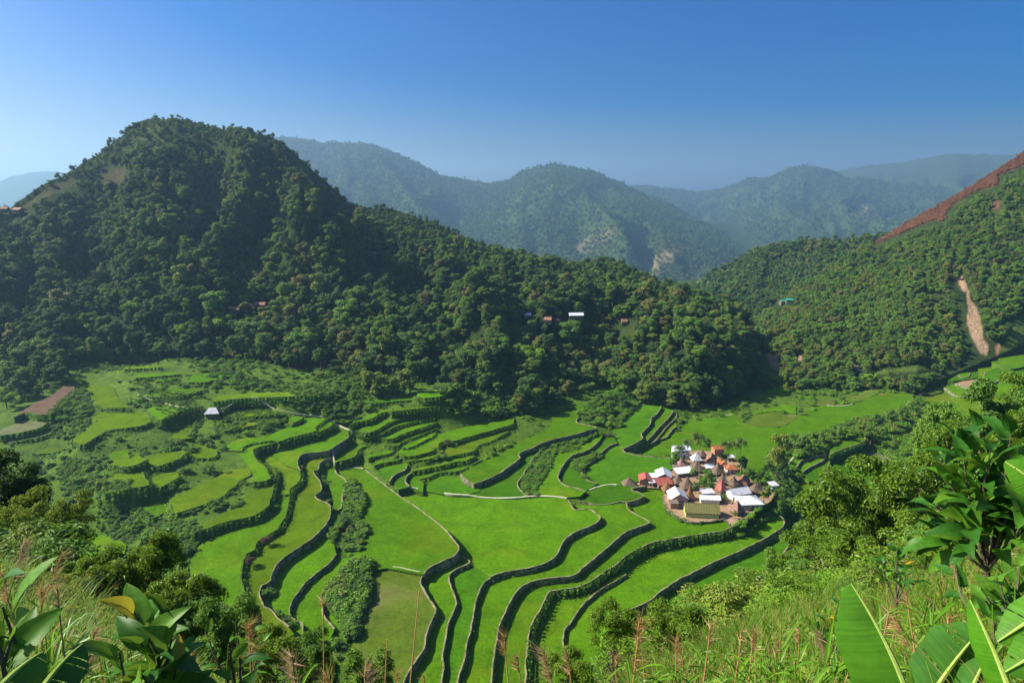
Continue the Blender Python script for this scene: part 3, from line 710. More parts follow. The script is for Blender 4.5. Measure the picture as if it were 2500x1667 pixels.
 (44.0, 'rice', "R 1500,300 1380,330 1300,350 1205,350", "R 1210,310 1300,290 1480,285", 'veg', 2.6, "bank of the twin bright strips at the foot of the left wood"),
 (38.0, 'rice_olive', "R 2130,415 2000,432 1750,445 1560,452 1360,475", "R 1380,440 1560,415 1850,410 2120,405", 'veg', 4.6, "long bushy bank above the hut's footpath"),
 (33.0, 'rice', "E 1425,60 1250,120 1060,152 920,135", "E 940,90 1150,50 1400,30", 'veg', 2.6, "leafy bank under the bright paddy tucked into the dark wood"),
 (29.0, 'rice_deep', "E 1040,165 840,178 640,195 330,212", "E 330,180 640,165 1030,140", 'veg', 3.2, "shaded bank at the edge of the dark wood"),
 (26.0, 'rice', "E 1175,250 1000,265 850,285 640,310", "E 640,290 850,260 1160,232", 'veg', 2.6, "bank just above the narrow middle strips"),
]
PLAZA_Z = -2.9
PLAZA = P_("K 640,760 620,860 640,940 690,1020 800,1110 950,1160 1100,1170 1280,1150 1400,1140 1520,1230 1600,1220 1700,1150 1800,1030 2000,900 2060,760 1900,600 1700,560 1560,380 1300,280 1100,255 740,290 700,440 500,500 280,590 100,700 110,725 400,730 620,740")

def zc(z):
    return z * .76 if z <= 4.5 else 3.42 + (z - 4.5) * .6

fields = []
for z, mt, e, b, wk, wh, lab in FIELDS:
    z = zc(z)
    ew = catmull([at_z(x, y, z)[:2] for x, y in P_(e)], 1.6)
    bw = np.array([at_z(x, y, z)[:2] for x, y in P_(b)])
    # a little natural waviness along the edge
    d = np.gradient(ew, axis=0); d /= (np.linalg.norm(d, axis=1)[:, None] + 1e-9)
    nrm = np.stack((d[:, 1], -d[:, 0]), 1)
    wob = (fbm(ew[:, 0] * .25, ew[:, 1] * .25, 5) - .5) * (0.9 if wk in ('veg', 'ivy') else 0.4)
    ew = ew + nrm * wob[:, None]
    fields.append(dict(z=z, mat=mt, edge=ew, poly=np.vstack((ew, bw)), wk=wk, wh=wh * .8, lab=lab))
fields.append(dict(z=PLAZA_Z, mat='sand', edge=None, poly=np.array([at_z(x, y, PLAZA_Z)[:2] for x, y in PLAZA]), wk=None, wh=0, lab=None, plaza=True))

# ------------------------------------------------------------------ near hillside under the camera
_nh = []
for px, py, re in [(-400, 1240, 50), (-100, 1310, 42), (0, 1335, 40), (200, 1425, 34), (400, 1550, 28), (600, 1660, 24), (800, 1760, 22), (1000, 1800, 20), (1200, 1780, 20),
                   (1400, 1700, 22), (1550, 1610, 25), (1700, 1530, 28), (1800, 1480, 32), (1950, 1430, 36), (2150, 1400, 40), (2300, 1350, 44),
                   (2400, 1290, 50), (2500, 1230, 58), (2650, 1130, 70), (2900, 1050, 80)]:
    d = ray(px, py)
    _nh.append((math.atan2(d[0], d[1]), -d[2] / math.hypot(d[0], d[1]), re))
_nh = np.array(_nh)

def near_z(x, y):
    """height of the hillside the camera stands on"""
    x = np.asarray(x, float); y = np.asarray(y, float)
    r = np.hypot(x, y) + 1e-6
    az = np.arctan2(x, y)
    t = np.interp(az, _nh[:, 0], _nh[:, 1]); re = np.interp(az, _nh[:, 0], _nh[:, 2])
    veg = 1.1
    z1 = 118.3 - t * r + (1.7 - veg) * np.minimum(r / re, 1)
    z2 = -(np.maximum(r - re, 0)) * 0.34
    n = (fbm(x * .35, y * .35, 21) - .5) * np.minimum(r * .06, 1.6) + (fbm(x * .07, y * .07, 22) - .5) * np.minimum(r * .05, 4.0)
    return z1 + z2 + n * np.minimum(r / 4, 1)

# ------------------------------------------------------------------ valley floor: a membrane drawn through the terraces
LM_FOOT = [(-420, 960, 47), (-200, 930, 46), (0, 900, 45), (250, 868, 47), (600, 880, 44), (800, 915, 38), (1000, 930, 34), (1150, 960, 22), (1300, 965, 9), (1480, 940, 1), (1560, 990, -6), (1700, 1005, -9), (1800, 975, -11), (1850, 930, -14)]
RM_FOOT = [(1700, 900, -16), (1800, 945, -16), (1900, 960, -15), (2000, 955, -14), (2150, 960, -15), (2240, 965, -14), (2300, 925, -9), (2370, 895, -2), (2440, 868, 5), (2520, 835, 14), (2640, 800, 24), (2800, 780, 34)]
X0, X1, Y0, Y1, ST = -480.0, 620.0, 40.0, 790.0, 2.5
gx = np.arange(X0, X1 + .1, ST); gy = np.arange(Y0, Y1 + .1, ST)
GX, GY = np.meshgrid(gx, gy)
cover = np.full(GX.shape, -1e9)
for f in fields:
    p = f['poly']
    i0, i1 = np.searchsorted(gx, [p[:, 0].min() - 3, p[:, 0].max() + 3]); j0, j1 = np.searchsorted(gy, [p[:, 1].min() - 3, p[:, 1].max() + 3])
    if i1 <= i0 or j1 <= j0: continue
    sub = in_poly(GX[j0:j1, i0:i1], GY[j0:j1, i0:i1], p)
    cv = cover[j0:j1, i0:i1]
    cv[sub] = np.maximum(cv[sub], f['z'])
covered = cover > -1e8
fix = np.where(covered, cover - 0.7, 0.0)
fixed = covered.copy()
RR = np.hypot(GX, GY)
nz = near_z(GX, GY)
hillm = (~covered) & ((RR < 105) | ((nz > 12) & (RR < 190)))
fix[hillm] = np.maximum(nz[hillm] - 1.5, -24); fixed |= hillm
LM_FOOT = [(a, b, zc(c)) for a, b, c in LM_FOOT]
RM_FOOT = [(a, b, zc(c)) for a, b, c in RM_FOOT]
for line in (LM_FOOT, RM_FOOT):
    pts = catmull([at_z(*q) for q in line], 2.0)
    ii = np.clip(((pts[:, 0] - X0) / ST).round().astype(int), 0, len(gx) - 1); jj = np.clip(((pts[:, 1] - Y0) / ST).round().astype(int), 0, len(gy) - 1)
    ok = ~covered[jj, ii]
    fix[jj[ok], ii[ok]] = pts[ok, 2]; fixed[jj[ok], ii[ok]] = True
far = (GY > 740) & ~fixed
fix[far] = -16.0; fixed |= far
for px, py, z in [(1960, 1260, -24), (2050, 1290, -24), (1930, 1200, -20), (1905, 1150, -15), (2300, 1080, -18), (2350, 1020, -15), (2450, 960, -5), (2500, 880, 2), (1880, 1430, -24), (2330, 1180, -18),
                  (1950, 1330, -26), (1700, 1020, -12), (330, 1270, 9), (360, 1320, 6), (100, 1150, 18), (60, 1080, 24), (420, 1200, 13)]:
    z = zc(z); q = at_z(px, py, z); i = int(round((q[0] - X0) / ST)); j = int(round((q[1] - Y0) / ST))
    if 0 <= i < len(gx) and 0 <= j < len(gy) and not covered[j, i]: fix[j, i] = z; fixed[j, i] = True
def relax(h, fx, fm, it):
    for _ in range(it):
        p = np.pad(h, 1, mode='edge')
        h = (p[:-2, 1:-1] + p[2:, 1:-1] + p[1:-1, :-2] + p[1:-1, 2:]) * .25
        h[fm] = fx[fm]
    return h
h = None
for s in (16, 8, 4, 2, 1):
    ny, nx = -(-GX.shape[0] // s), -(-GX.shape[1] // s)
    pad = ((0, ny * s - GX.shape[0]), (0, nx * s - GX.shape[1]))
    fm = np.pad(fixed, pad).reshape(ny, s, nx, s).sum((1, 3))
    fv = np.pad(np.where(fixed, fix, 0), pad).reshape(ny, s, nx, s).sum((1, 3))
    m_ = fm > 0
    v_ = np.where(m_, fv / np.maximum(fm, 1), 0)
    if h is None: h = np.full((ny, nx), float(v_[m_].mean()))
    else: h = np.repeat(np.repeat(h, 2, 0), 2, 1)[:ny, :nx]
    h = relax(h, v_, m_, 400 if s > 1 else 250)
rough = np.where(covered, 0, (fbm(GX * .12, GY * .12, 31) - .45) * 1.6)
base_h = h + rough
base_h[GY > 735] = -16

def base_z(x, y):
    x = np.asarray(x, float); y = np.asarray(y, float)
    u = np.clip((x - X0) / ST, 0, len(gx) - 1.001); v = np.clip((y - Y0) / ST, 0, len(gy) - 1.001)
    i = u.astype(int); j = v.astype(int); a = u - i; b = v - j
    return (base_h[j, i] * (1 - a) + base_h[j, i + 1] * a) * (1 - b) + (base_h[j + 1, i] * (1 - a) + base_h[j + 1, i + 1] * a) * b

def ground_z(x, y):
    z = float(base_z(x, y))
    for f in fields:
        if f['z'] > z and in_poly(np.array([x]), np.array([y]), f['poly'])[0]: z = f['z']
    return z

top_h = np.maximum(base_h, np.where(covered, cover, -1e9))
def ground_fast(x, y):
    x = np.asarray(x, float); y = np.asarray(y, float)
    i = np.clip(((x - X0) / ST).round().astype(int), 0, len(gx) - 1); j = np.clip(((y - Y0) / ST).round().astype(int), 0, len(gy) - 1)
    return np.where(covered[j, i], cover[j, i], base_z(x, y))

def on_ground(px, py, z=0.0):
    """first place where a sight line meets the valley"""
    d = ray(px, py); t = np.arange(130, 720, .4) / math.hypot(d[0], d[1])
    zz = CAM_Z + d[2] * t; g = ground_fast(d[0] * t, d[1] * t)
    k = int(np.argmax(zz <= g))
    return np.array((d[0] * t[k], d[1] * t[k], g[k]))

ny, nx = GX.shape
vv = np.stack((GX, GY, base_h), -1).reshape(-1, 3)
ii = np.arange(ny * nx).reshape(ny, nx)
qf = np.stack((ii[:-1, :-1], ii[:-1, 1:], ii[1:, 1:], ii[1:, :-1]), -1).reshape(-1, 4)
tag(link("valley_ground", mesh_np("valley_ground", vv, qf, [M['bank']], smooth=True)), kind='structure')
gp = MB(); gp.add([(-11900, -2400, -331), (11900, -2400, -331), (11900, 11400, -331), (-11900, 11400, -331)], [(0, 1, 2, 3)])
tag(gp.build("ground", M['bank']), kind='structure')

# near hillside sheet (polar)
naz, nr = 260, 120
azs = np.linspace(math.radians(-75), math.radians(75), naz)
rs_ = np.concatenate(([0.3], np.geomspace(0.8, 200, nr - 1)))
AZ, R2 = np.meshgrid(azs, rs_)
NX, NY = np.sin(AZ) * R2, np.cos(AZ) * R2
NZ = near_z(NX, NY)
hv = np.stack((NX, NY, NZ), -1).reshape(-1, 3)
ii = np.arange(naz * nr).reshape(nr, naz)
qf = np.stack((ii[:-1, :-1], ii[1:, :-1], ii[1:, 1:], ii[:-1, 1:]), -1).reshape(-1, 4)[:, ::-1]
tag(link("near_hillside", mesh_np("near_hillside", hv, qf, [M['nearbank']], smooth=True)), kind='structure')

# ------------------------------------------------------------------ fields and their walls
for f in fields:
    p, z = f['poly'], f['z']
    tri = tessellate_polygon([[Vector((a, b, 0)) for a, b in p]])
    n = len(p)
    verts = [(a, b, z) for a, b in p] + [(a, b, z - 7) for a, b in p]
    area = 0.5 * np.sum(p[:, 0] * np.roll(p[:, 1], -1) - np.roll(p[:, 0], -1) * p[:, 1])
    f['area'] = area
    faces, mi = [], []
    for t in tri:
        a, b, c = t
        cr = (p[b][0] - p[a][0]) * (p[c][1] - p[a][1]) - (p[b][1] - p[a][1]) * (p[c][0] - p[a][0])
        faces.append((a, b, c) if cr > 0 else (a, c, b)); mi.append(0)
    for k in range(n):
        k2 = (k + 1) % n
        q = (k, k2, n + k2, n + k)
        faces.append(q if area < 0 else q[::-1]); mi.append(1)
    nm = "village_ground" if f.get('plaza') else ("rice_field" if f['mat'].startswith('rice') else "bare_field")
    tag(link(nm, mesh_np(nm, verts, faces, [M[f['mat']], M['bank']], mi)), kind='structure')

def ribbon(pts, prof, closed=False):
    """sweep profile [(offset outward, dz)] along plan points with z"""
    pts = np.asarray(pts, float)
    d = np.gradient(pts[:, :2], axis=0); d /= (np.linalg.norm(d, axis=1)[:, None] + 1e-9)
    return d

for f in fields:
    if not f['wk']: continue
    e, z, wk, wh = f['edge'], f['z'], f['wk'], f['wh']
    d = np.gradient(e, axis=0); d /= (np.linalg.norm(d, axis=1)[:, None] + 1e-9)
    out = np.stack((d[:, 1], -d[:, 0]), 1) * (1 if f['area'] > 0 else -1)
    n = len(e)
    s = np.concatenate(([0], np.cumsum(np.linalg.norm(np.diff(e, axis=0), axis=1))))
    taper = np.clip(np.minimum(s, s[-1] - s) / 5.0, 0.35, 1.0)
    j1 = (fbm(e[:, 0] * .9, e[:, 1] * .9, 41) - .5); j2 = (fbm(e[:, 0] * 1.3, e[:, 1] * 1.3, 43) - .5)
    lip = (0.28 if wk != 'bund' else 0.3) + j2 * .42
    H = (wh + 1.0)
    batter = 0.12
    capw = {'stone': .36, 'ivy': .36, 'veg': .8, 'bund': .4}[wk] * (.6 if z > 5 else 1)
    rows = [(-capw, np.full(n, -0.05)), (-capw + .08, lip), (0.12 + j1 * .55, lip)]
    for k in range(1, 5):
        rows.append((0.12 + H * k / 4 * batter + (fbm(e[:, 0] * 1.1, e[:, 1] * 1.1 + k * 7, 50 + k) - .5) * (.9 if wk != 'veg' else 1.1), -H * k / 4 + lip * (1 - k / 4)))
    V = []
    for off, dz in rows:
        off = np.broadcast_to(np.asarray(off, float), (n,))
        V.append(np.column_stack((e + out * off[:, None], z + dz)))
    V = np.concatenate(V)
    idx = np.arange(len(rows) * n).reshape(len(rows), n)
    q = np.stack((idx[:-1, :-1], idx[1:, :-1], idx[1:, 1:], idx[:-1, 1:]), -1)
    if f['area'] < 0: q = q[..., ::-1]
    wallq = q[2:].reshape(-1, 4); capq = q[:2].reshape(-1, 4)
    name = {'stone': "terrace_wall", 'ivy': "terrace_wall", 'veg': "overgrown_terrace_bank", 'bund': "paddy_bund"}[wk]
    wm = M['wall'] if wk in ('stone', 'bund', 'ivy') else M['bank']
    w = link(name, mesh_np(name, V, wallq, [wm], smooth=False))
    tag(w, f['lab'], {'stone': "terrace wall", 'ivy': "terrace wall", 'veg': "terrace bank", 'bund': "bund"}[wk], "walls and banks of the rice terraces")
    link("rim", mesh_np("rim", V, capq, [M['cap'] if wk in ('stone', 'bund') else (M['cap'] if wk == 'ivy' else M['bank'])]), w)
    # growth on the wall face
    dens = {'stone': 1.4, 'ivy': 11.0, 'veg': 6.0, 'bund': 0.3}[wk]
    cnt = int(s[-1] * max(wh, .6) * dens)
    if cnt > 20:
        g = np.random.default_rng(int(abs(z) * 100) + n)
        k = g.integers(0, n, cnt); t = g.random(cnt) ** (1.0 if wk != 'stone' else .6)
        nz_ = fbm(e[k, 0] * .18, e[k, 1] * .18 + t * 2, 77)
        keep = nz_ > (0.3 if wk in ('ivy', 'veg') else 0.5)
        k, t = k[keep], t[keep]; c = len(k)
        if c > 8:
            o_ = 0.2 + wh * t * batter + g.random(c) * (.5 if wk in ('stone', 'bund') else 1.0)
            Pp = np.column_stack((e[k] + out[k] * o_[:, None] + g.normal(size=(c, 2)) * .3, z + .35 - t * wh * (1.02) + g.normal(size=c) * .15))
            nr_ = np.column_stack((out[k], np.full(c, .5))) + g.normal(size=(c, 3)) * .55
            nr_ /= np.linalg.norm(nr_, axis=1)[:, None]
            tt = np.cross(nr_, g.normal(size=(c, 3))); tt /= np.linalg.norm(tt, axis=1)[:, None]; bb = np.cross(nr_, tt)
            sz = (.35 + .45 * g.random(c))[:, None] * {'veg': .62, 'ivy': .75}.get(wk, .5)
            vv = np.stack((Pp - tt * sz, Pp + bb * sz * .6, Pp + tt * sz, Pp - bb * sz * .6), 1).reshape(-1, 3)
            lv = link("leaves", mesh_np("leaves", vv, np.arange(c * 4).reshape(-1, 4), [M['leaf_shrub'] if wk != 'stone' else M['leaf_olive']]), w)
            lv["kind"] = "stuff"

# pale footpaths
def draped_path(name, spec, width, zguess, lab=None, mat='path', lift=.3):
    px = catmull(P_(spec), 6.0)
    P3 = np.array([on_ground(x, y, zguess) for x, y in px])
    P3[:, 2] += lift
    for c in range(3):
        P3[:, c] = np.convolve(np.pad(P3[:, c], 3, mode='edge'), np.ones(7) / 7, 'valid')
    P3[:, 2] = np.maximum(P3[:, 2], ground_fast(P3[:, 0], P3[:, 1]) + .12)
    d = np.gradient(P3[:, :2], axis=0); d /= (np.linalg.norm(d, axis=1)[:, None] + 1e-9)
    nr_ = np.stack((d[:, 1], -d[:, 0]), 1)
    ww = width * (.5 + (fbm(P3[:, 0], P3[:, 1], 61) - .5) * .35)
    a = P3.copy(); a[:, :2] += nr_ * ww[:, None]; b = P3.copy(); b[:, :2] -= nr_ * ww[:, None]
    a2 = a.copy(); a2[:, 2] -= .8; b2 = b.copy(); b2[:, 2] -= .8
    n = len(P3); V = np.concatenate((a2, a, b, b2)); idx = np.arange(4 * n).reshape(4, n)
    q = np.stack((idx[:-1, :-1], idx[:-1, 1:], idx[1:, 1:], idx[1:, :-1]), -1).reshape(-1, 4)
    return tag(link(name, mesh_np(name, V, q, [M[mat]])), lab, None, None, 'structure')
draped_path("footpath", "Q 1540,835 1500,824 1340,814 1150,830 1000,824 860,812 730,800", 1.1, 0)
draped_path("footpath", "A 650,130 720,118 900,60 1050,60 1280,98 1500,148 1650,178 1840,183 1970,255 2130,340 2190,350", .5, 20)
draped_path("footpath", "B 1530,510 1700,590 1880,630 2050,680 2220,685 2352,740", .4, 24)
draped_path("footpath", "E 60,970 150,965 250,940 340,980", .7, 5)
draped_path("footpath", "E 770,1198 880,1185 970,1200", .7, 1)
draped_path("footpath", "A 1940,540 1925,590 1945,650 1970,710 1960,780", .6, 11)
draped_path("footpath", "G 810,985 850,900 950,830 1100,800 1280,745 1450,660 1690,590", .9, -13)
draped_path("footpath", "F 860,1310 960,1280 1070,1243 1230,1250", .7, -2.5)
draped_path("footpath", "G 0,432 100,402 208,377", .6, -9)
draped_path("footpath", "G 1230,280 1310,290 1430,292 1590,268", .9, -9)
draped_path("stony_riverside", "H 1100,790 1200,735 1290,670 1380,610 1480,560 1580,510 1700,455 1820,405 1950,350 2130,325", 3.0, -14, mat='path', lift=.5)
draped_path("footpath", "T 1185,615 1310,630 1380,660 1450,690", .4, 4, lift=.12)
# ------------------------------------------------------------------ mountains
def loft(name, ridge, foot, nu, nv, prof=1.0, amp=14, gully=14.0, seed=1, foot_d=False, ribs=(), back=2, clampk=1.0):
    """mountain side between a skyline (px, py, distance) and its foot; a real curved surface with gullies and a back"""
    rp = np.array([np.append(at_d(a, b, d), a) for a, b, d in ridge])
    fp = np.array([np.append(at_d(a, b, d) if foot_d else at_z(a, b, d), a) for a, b, d in foot])
    t = np.linspace(0, 1, nu)
    def sample(P):
        k = (P[:, 3] - P[0, 3]) / (P[-1, 3] - P[0, 3])
        return np.column_stack([np.interp(t, k, P[:, c]) for c in range(3)])
    Rg, Ft = sample(rp), sample(fp)
    rough = (fbm(t * 38, t * 0 + seed, seed + 9, 3) - .5)
    Rg[:, 2] += rough * amp * .35
    v = np.linspace(0, 1, nv)
    P = Ft[None] * (1 - v)[:, None, None] + Rg[None] * v[:, None, None]
    sv = np.where(v < 1, v ** prof, 1)
    P[:, :, 2] = Ft[None, :, 2] * (1 - sv)[:, None] + Rg[None, :, 2] * sv[:, None]
    U, Vv = np.meshgrid(t, v)
    env = np.sin(np.pi * Vv) ** .8 * np.clip((1 - Vv) * 3.0, .12, 1)
    width = np.linalg.norm(Rg[0] - Rg[-1])
    warp = (fbm(U * 5, Vv * 3, seed + 3) - .5) * 1.6
    g1 = 1 - np.abs(2 * vnoise(U * gully + warp, Vv * 1.5 + 3, seed) - 1)
    g2 = 1 - np.abs(2 * vnoise(U * gully * 2.3 + warp * 2, Vv * 4, seed + 1) - 1)
    P[:, :, 2] += env * amp * ((g1 - .55) * 1.5 + (g2 - .5) * .6) + env * amp * .7 * (fbm(P[:, :, 0] * .02, P[:, :, 1] * .02, seed + 5) - .5)
    for pts, hgt, wid in ribs:
        pts = np.array(pts, float)
        best = np.full(U.shape, 9.0)
        for a, b in zip(pts[:-1], pts[1:]):
            ab = b - a; tt = np.clip(((U - a[0]) * ab[0] + (Vv - a[1]) * ab[1]) / (ab @ ab), 0, 1)
            best = np.minimum(best, np.hypot(U - a[0] - tt * ab[0], (Vv - a[1] - tt * ab[1]) * .6))
        P[:, :, 2] += hgt * np.exp(-best / wid) * np.clip((1 - Vv) * 8, 0, 1) * np.clip(Vv * 6, 0, 1)
    # nothing on the slope may stand higher than its own skyline
    sky_x = np.array([a for a, b, d in ridge], float); sky_y = np.array([b for a, b, d in ridge], float)
    for _ in range(3):
        pr = project(P)
        need = np.interp(pr[..., 0], sky_x, sky_y) + 4 + 150 * (1 - Vv) * (1 - .35 * Vv) * clampk
        over = np.clip(need - pr[..., 1], 0, None) * np.where(Vv > .999, 0, 1)
        P[..., 2] -= over * pr[..., 2] / F_PX
    rows = [P[k] for k in range(nv)]
    for k in range(1, back + 1):
        r = Rg.copy(); r[:, :2] *= 1 + .16 * k; r[:, 2] -= (Rg[:, 2] + 40) * (.5 * k if k < back else 1.0); rows.append(r)
    low = Ft.copy(); low[:, 2] -= 14; low[:, :2] *= .992
    rows.insert(0, low)
    P = np.array(rows)
    return P

def soften(t, n=1):
    t = t.copy(); t[..., :3] *= t[..., 3:4]
    for _ in range(n):
        p = np.pad(t, ((1, 1), (1, 1), (0, 0)), mode='edge')
        t = (p[:-2, 1:-1] + p[2:, 1:-1] + p[1:-1, :-2] + p[1:-1, 2:] + p[1:-1, 1:-1]) / 5
    a = np.maximum(t[..., 3:4], 1e-4)
    t[..., :3] /= a
    return t

def loft_object(name, P, tint=None, mat='hill'):
    if tint is not None: tint = soften(tint)
    nv, nu = P.shape[:2]
    idx = np.arange(nv * nu).reshape(nv, nu)
    q = np.stack((idx[:-1, :-1], idx[:-1, 1:], idx[1:, 1:], idx[1:, :-1]), -1).reshape(-1, 4)
    me = mesh_np(name, P.reshape(-1, 3), q, [M[mat]], smooth=True)
    at = me.color_attributes.new("tint", 'FLOAT_COLOR', 'POINT')
    c = np.zeros((nv * nu, 4), np.float32) if tint is None else tint.reshape(-1, 4).astype(np.float32)
    at.data.foreach_set("color", c.ravel())
    return tag(link(name, me), kind='structure')

def paint(P, tint, spec, col, jitter=6.0, soft=None):
    """ground of its own colour (bare earth, burnt fern, small fields) inside a traced outline"""
    pr = project(P)
    j = (fbm(P[..., 0] * .08, P[..., 1] * .08, 91) - .5) * jitter
    m = in_poly(pr[..., 0] + j, pr[..., 1] + j * .7, P_(spec))
    tint[m, :3] = col; tint[m, 3] = 1.0
    for sh in (8, 15, 21):
        m = m | in_poly(pr[..., 0], pr[..., 1] - sh, P_(spec)) | in_poly(pr[..., 0] - 4, pr[..., 1] - sh, P_(spec)) | in_poly(pr[..., 0] + 4, pr[..., 1] - sh, P_(spec))
    return m

LM_RIDGE = [(-420, 600, 640), (-150, 545, 640), (0, 522, 650), (60, 492, 662), (130, 442, 680), (180, 412, 690), (245, 376, 705), (285, 336, 712), (330, 310, 716), (365, 297, 718), (430, 290, 720), (500, 311, 716),
            (570, 314, 718), (640, 324, 720), (690, 350, 722), (740, 395, 724), (790, 440, 724), (850, 490, 726), (900, 505, 715), (980, 520, 700), (1060, 545, 690), (1130, 580, 682), (1200, 605, 676),
            (1300, 628, 668), (1400, 645, 660), (1470, 640, 655), (1520, 655, 650), (1580, 685, 645), (1650, 705, 640), (1720, 725, 636), (1780, 745, 632), (1830, 780, 628)]
P_left = loft("left_mountain", LM_RIDGE, LM_FOOT, 300, 100, 1.12, 22, 15.0, 3,
              ribs=[([(.37, .97), (.42, .8), (.47, .62), (.53, .45)], 34, .035), ([(.60, .7), (.66, .55), (.7, .35)], 16, .03), ([(.82, .9), (.86, .6), (.9, .35)], 16, .03), ([(.93, .5), (.95, .15)], 30, .035)])
tl = np.zeros(P_left.shape[:2] + (4,))
bare_l = paint(P_left, tl, "S 60,505 110,465 160,440 190,430 160,455 100,500 70,520", (.075, .075, .03))
bare_l |= paint(P_left, tl, "S 240,425 290,415 330,435 300,450 255,440", (.09, .07, .035))
bare_l |= paint(P_left, tl, "S 660,930 690,905 730,905 765,935 740,957 680,957", (.2, .1, .06))
grass_l = paint(P_left, tl, "S 340,320 375,300 420,300 400,400 340,370", (.09, .12, .03))
loft_object("left_mountain", P_left, tl)

RM_RIDGE = [(1700, 815, 720), (1790, 800, 735), (1850, 778, 750), (1900, 745, 770), (1960, 700, 800), (2050, 640, 850), (2140, 588, 890), (2200, 553, 900), (2300, 496, 915), (2420, 425, 935), (2500, 370, 950), (2600, 310, 970), (2800, 230, 1000)]
P_right = loft("right_mountain", RM_RIDGE, RM_FOOT, 460, 170, 1.05, 6, 11.0, 8)
tr = np.zeros(P_right.shape[:2] + (4,))
bare_r = paint(P_right, tr, "S 2120,600 2200,550 2320,482 2420,420 2510,360 2510,400 2438,430 2433,455 2383,470 2333,498 2300,539 2232,553 2160,588", (.13, .062, .045), 16)
bare_r |= paint(P_right, tr, "S 2180,560 2330,475 2460,395 2520,350 2520,362 2450,408 2330,487", (.22, .15, .07), 4)
fern_mask = tr[..., 3] > .5
bare_r |= paint(P_right, tr, "S 2425,495 2445,490 2440,512 2420,510", (.18, .08, .05), 4)
scar = paint(P_right, tr, "S 2338,676 2350,676 2362,695 2366,712 2352,712 2344,700", (.42, .29, .18), 13)
scar |= paint(P_right, tr, "S 2358,712 2366,712 2368,730 2380,745 2392,775 2398,805 2405,830 2416,845 2412,868 2396,866 2386,845 2376,828 2366,800 2357,770 2362,745", (.42, .29, .18), 13)
scar |= paint(P_right, tr, "S 2428,845 2440,838 2444,852 2432,868", (.42, .24, .14), 4)
_pr = project(P_right)
for k in (8, 16, 24, 32):
    for sp in ("S 2340,676 2362,695 2368,712 2368,730 2350,712", "S 2366,712 2380,745 2392,775 2398,805 2405,830 2416,845 2412,868 2396,866 2386,845 2376,828 2366,800 2357,770"):
        bare_r |= in_poly(_pr[..., 0] + k, _pr[..., 1] - k * .2, P_(sp))
bare_r |= scar
bare_r |= paint(P_right, tr, "S 1790,870 1830,852 1870,858 1890,905 1850,925 1810,915", (.1, .17, .025), 6)
bare_r |= paint(P_right, tr, "S 1868,858 1900,870 1905,905 1885,900", (.3, .2, .11), 5)
bare_r |= paint(P_right, tr, "S 2130,905 2250,892 2300,895 2220,908 2130,916", (.1, .15, .03), 4)
bare_r |= paint(P_right, tr, "S 1818,815 1836,812 1832,825 1816,826", (.42, .3, .18), 2)
bare_r |= paint(P_right, tr, "S 2078,890 2085,889 2110,908 2104,911", (.45, .4, .32), 1)
bare_r |= paint(P_right, tr, "S 1950,864 1958,862 1958,882 1948,880", (.42, .28, .18), 2)
bare_r |= paint(P_right, tr, "S 2470,780 2510,760 2510,830 2440,862 2450,840", (.12, .18, .03), 6)
loft_object("right_mountain", P_right, tr)

P_mid = loft("middle_hill", [(1560, 760, 1020), (1680, 703, 1060), (1750, 662, 1090), (1850, 610, 1130), (1950, 588, 1150), (2050, 582, 1150), (2140, 578, 1140), (2260, 560, 1120), (2420, 560, 1100)],
             [(1500, 860, 800), (1700, 870, 800), (1900, 880, 820), (2140, 880, 840), (2420, 880, 860)], 160, 50, 1.0, 16, 9.0, 15, foot_d=True)
tm = np.zeros(P_mid.shape[:2] + (4,))
paint(P_mid, tm, "S 1690,700 1750,660 1850,612 1880,604 1820,650 1740,690 1700,712", (.13, .14, .05), 14)
paint(P_mid, tm, "S 1800,640 1840,635 1830,690 1800,720", (.12, .11, .05), 14)
loft_object("middle_hill", P_mid, tm)

P_b1 = loft("blue_mountain", [(480, 400, 4620), (600, 345, 4620), (690, 335, 4594), (740, 340, 4580), (800, 351, 4567), (880, 349, 4541), (920, 356, 4528), (960, 371, 4514), (1020, 396, 4501), (1080, 426, 4488), (1140, 437, 4462), (1200, 446, 4448),
             (1240, 441, 4435), (1270, 421, 4409), (1310, 407, 4382), (1350, 402, 4356), (1400, 411, 4330), (1450, 418, 4303), (1500, 440, 4277), (1550, 462, 4250), (1620, 492, 4198), (1680, 522, 4145), (1740, 552, 4092), (1800, 592, 4039), (1850, 622, 3960), (1940, 680, 3907)],
            [(480, 720, 2500), (1000, 720, 2500), (1500, 740, 2450), (1940, 760, 2350)], 300, 80, 1.05, 70, 12.0, 23, foot_d=True,
            ribs=[([(.6, .98), (.62, .7), (.68, .4), (.72, .15)], 120, .03), ([(.72, .9), (.78, .6), (.8, .2)], 100, .025), ([(.8, .8), (.87, .5), (.9, .2)], 90, .025), ([(.25, .95), (.33, .6), (.38, .3)], 100, .03)])
tb = np.zeros(P_b1.shape[:2] + (4,))
paint(P_b1, tb, "S 1580,665 1600,625 1640,598 1672,596 1665,620 1620,650 1590,680", (.2, .16, .08), 16)
paint(P_b1, tb, "S 1380,620 1430,585 1490,555 1500,575 1440,610 1400,635", (.12, .1, .06), 20)
loft_object("blue_mountain", P_b1, tb)
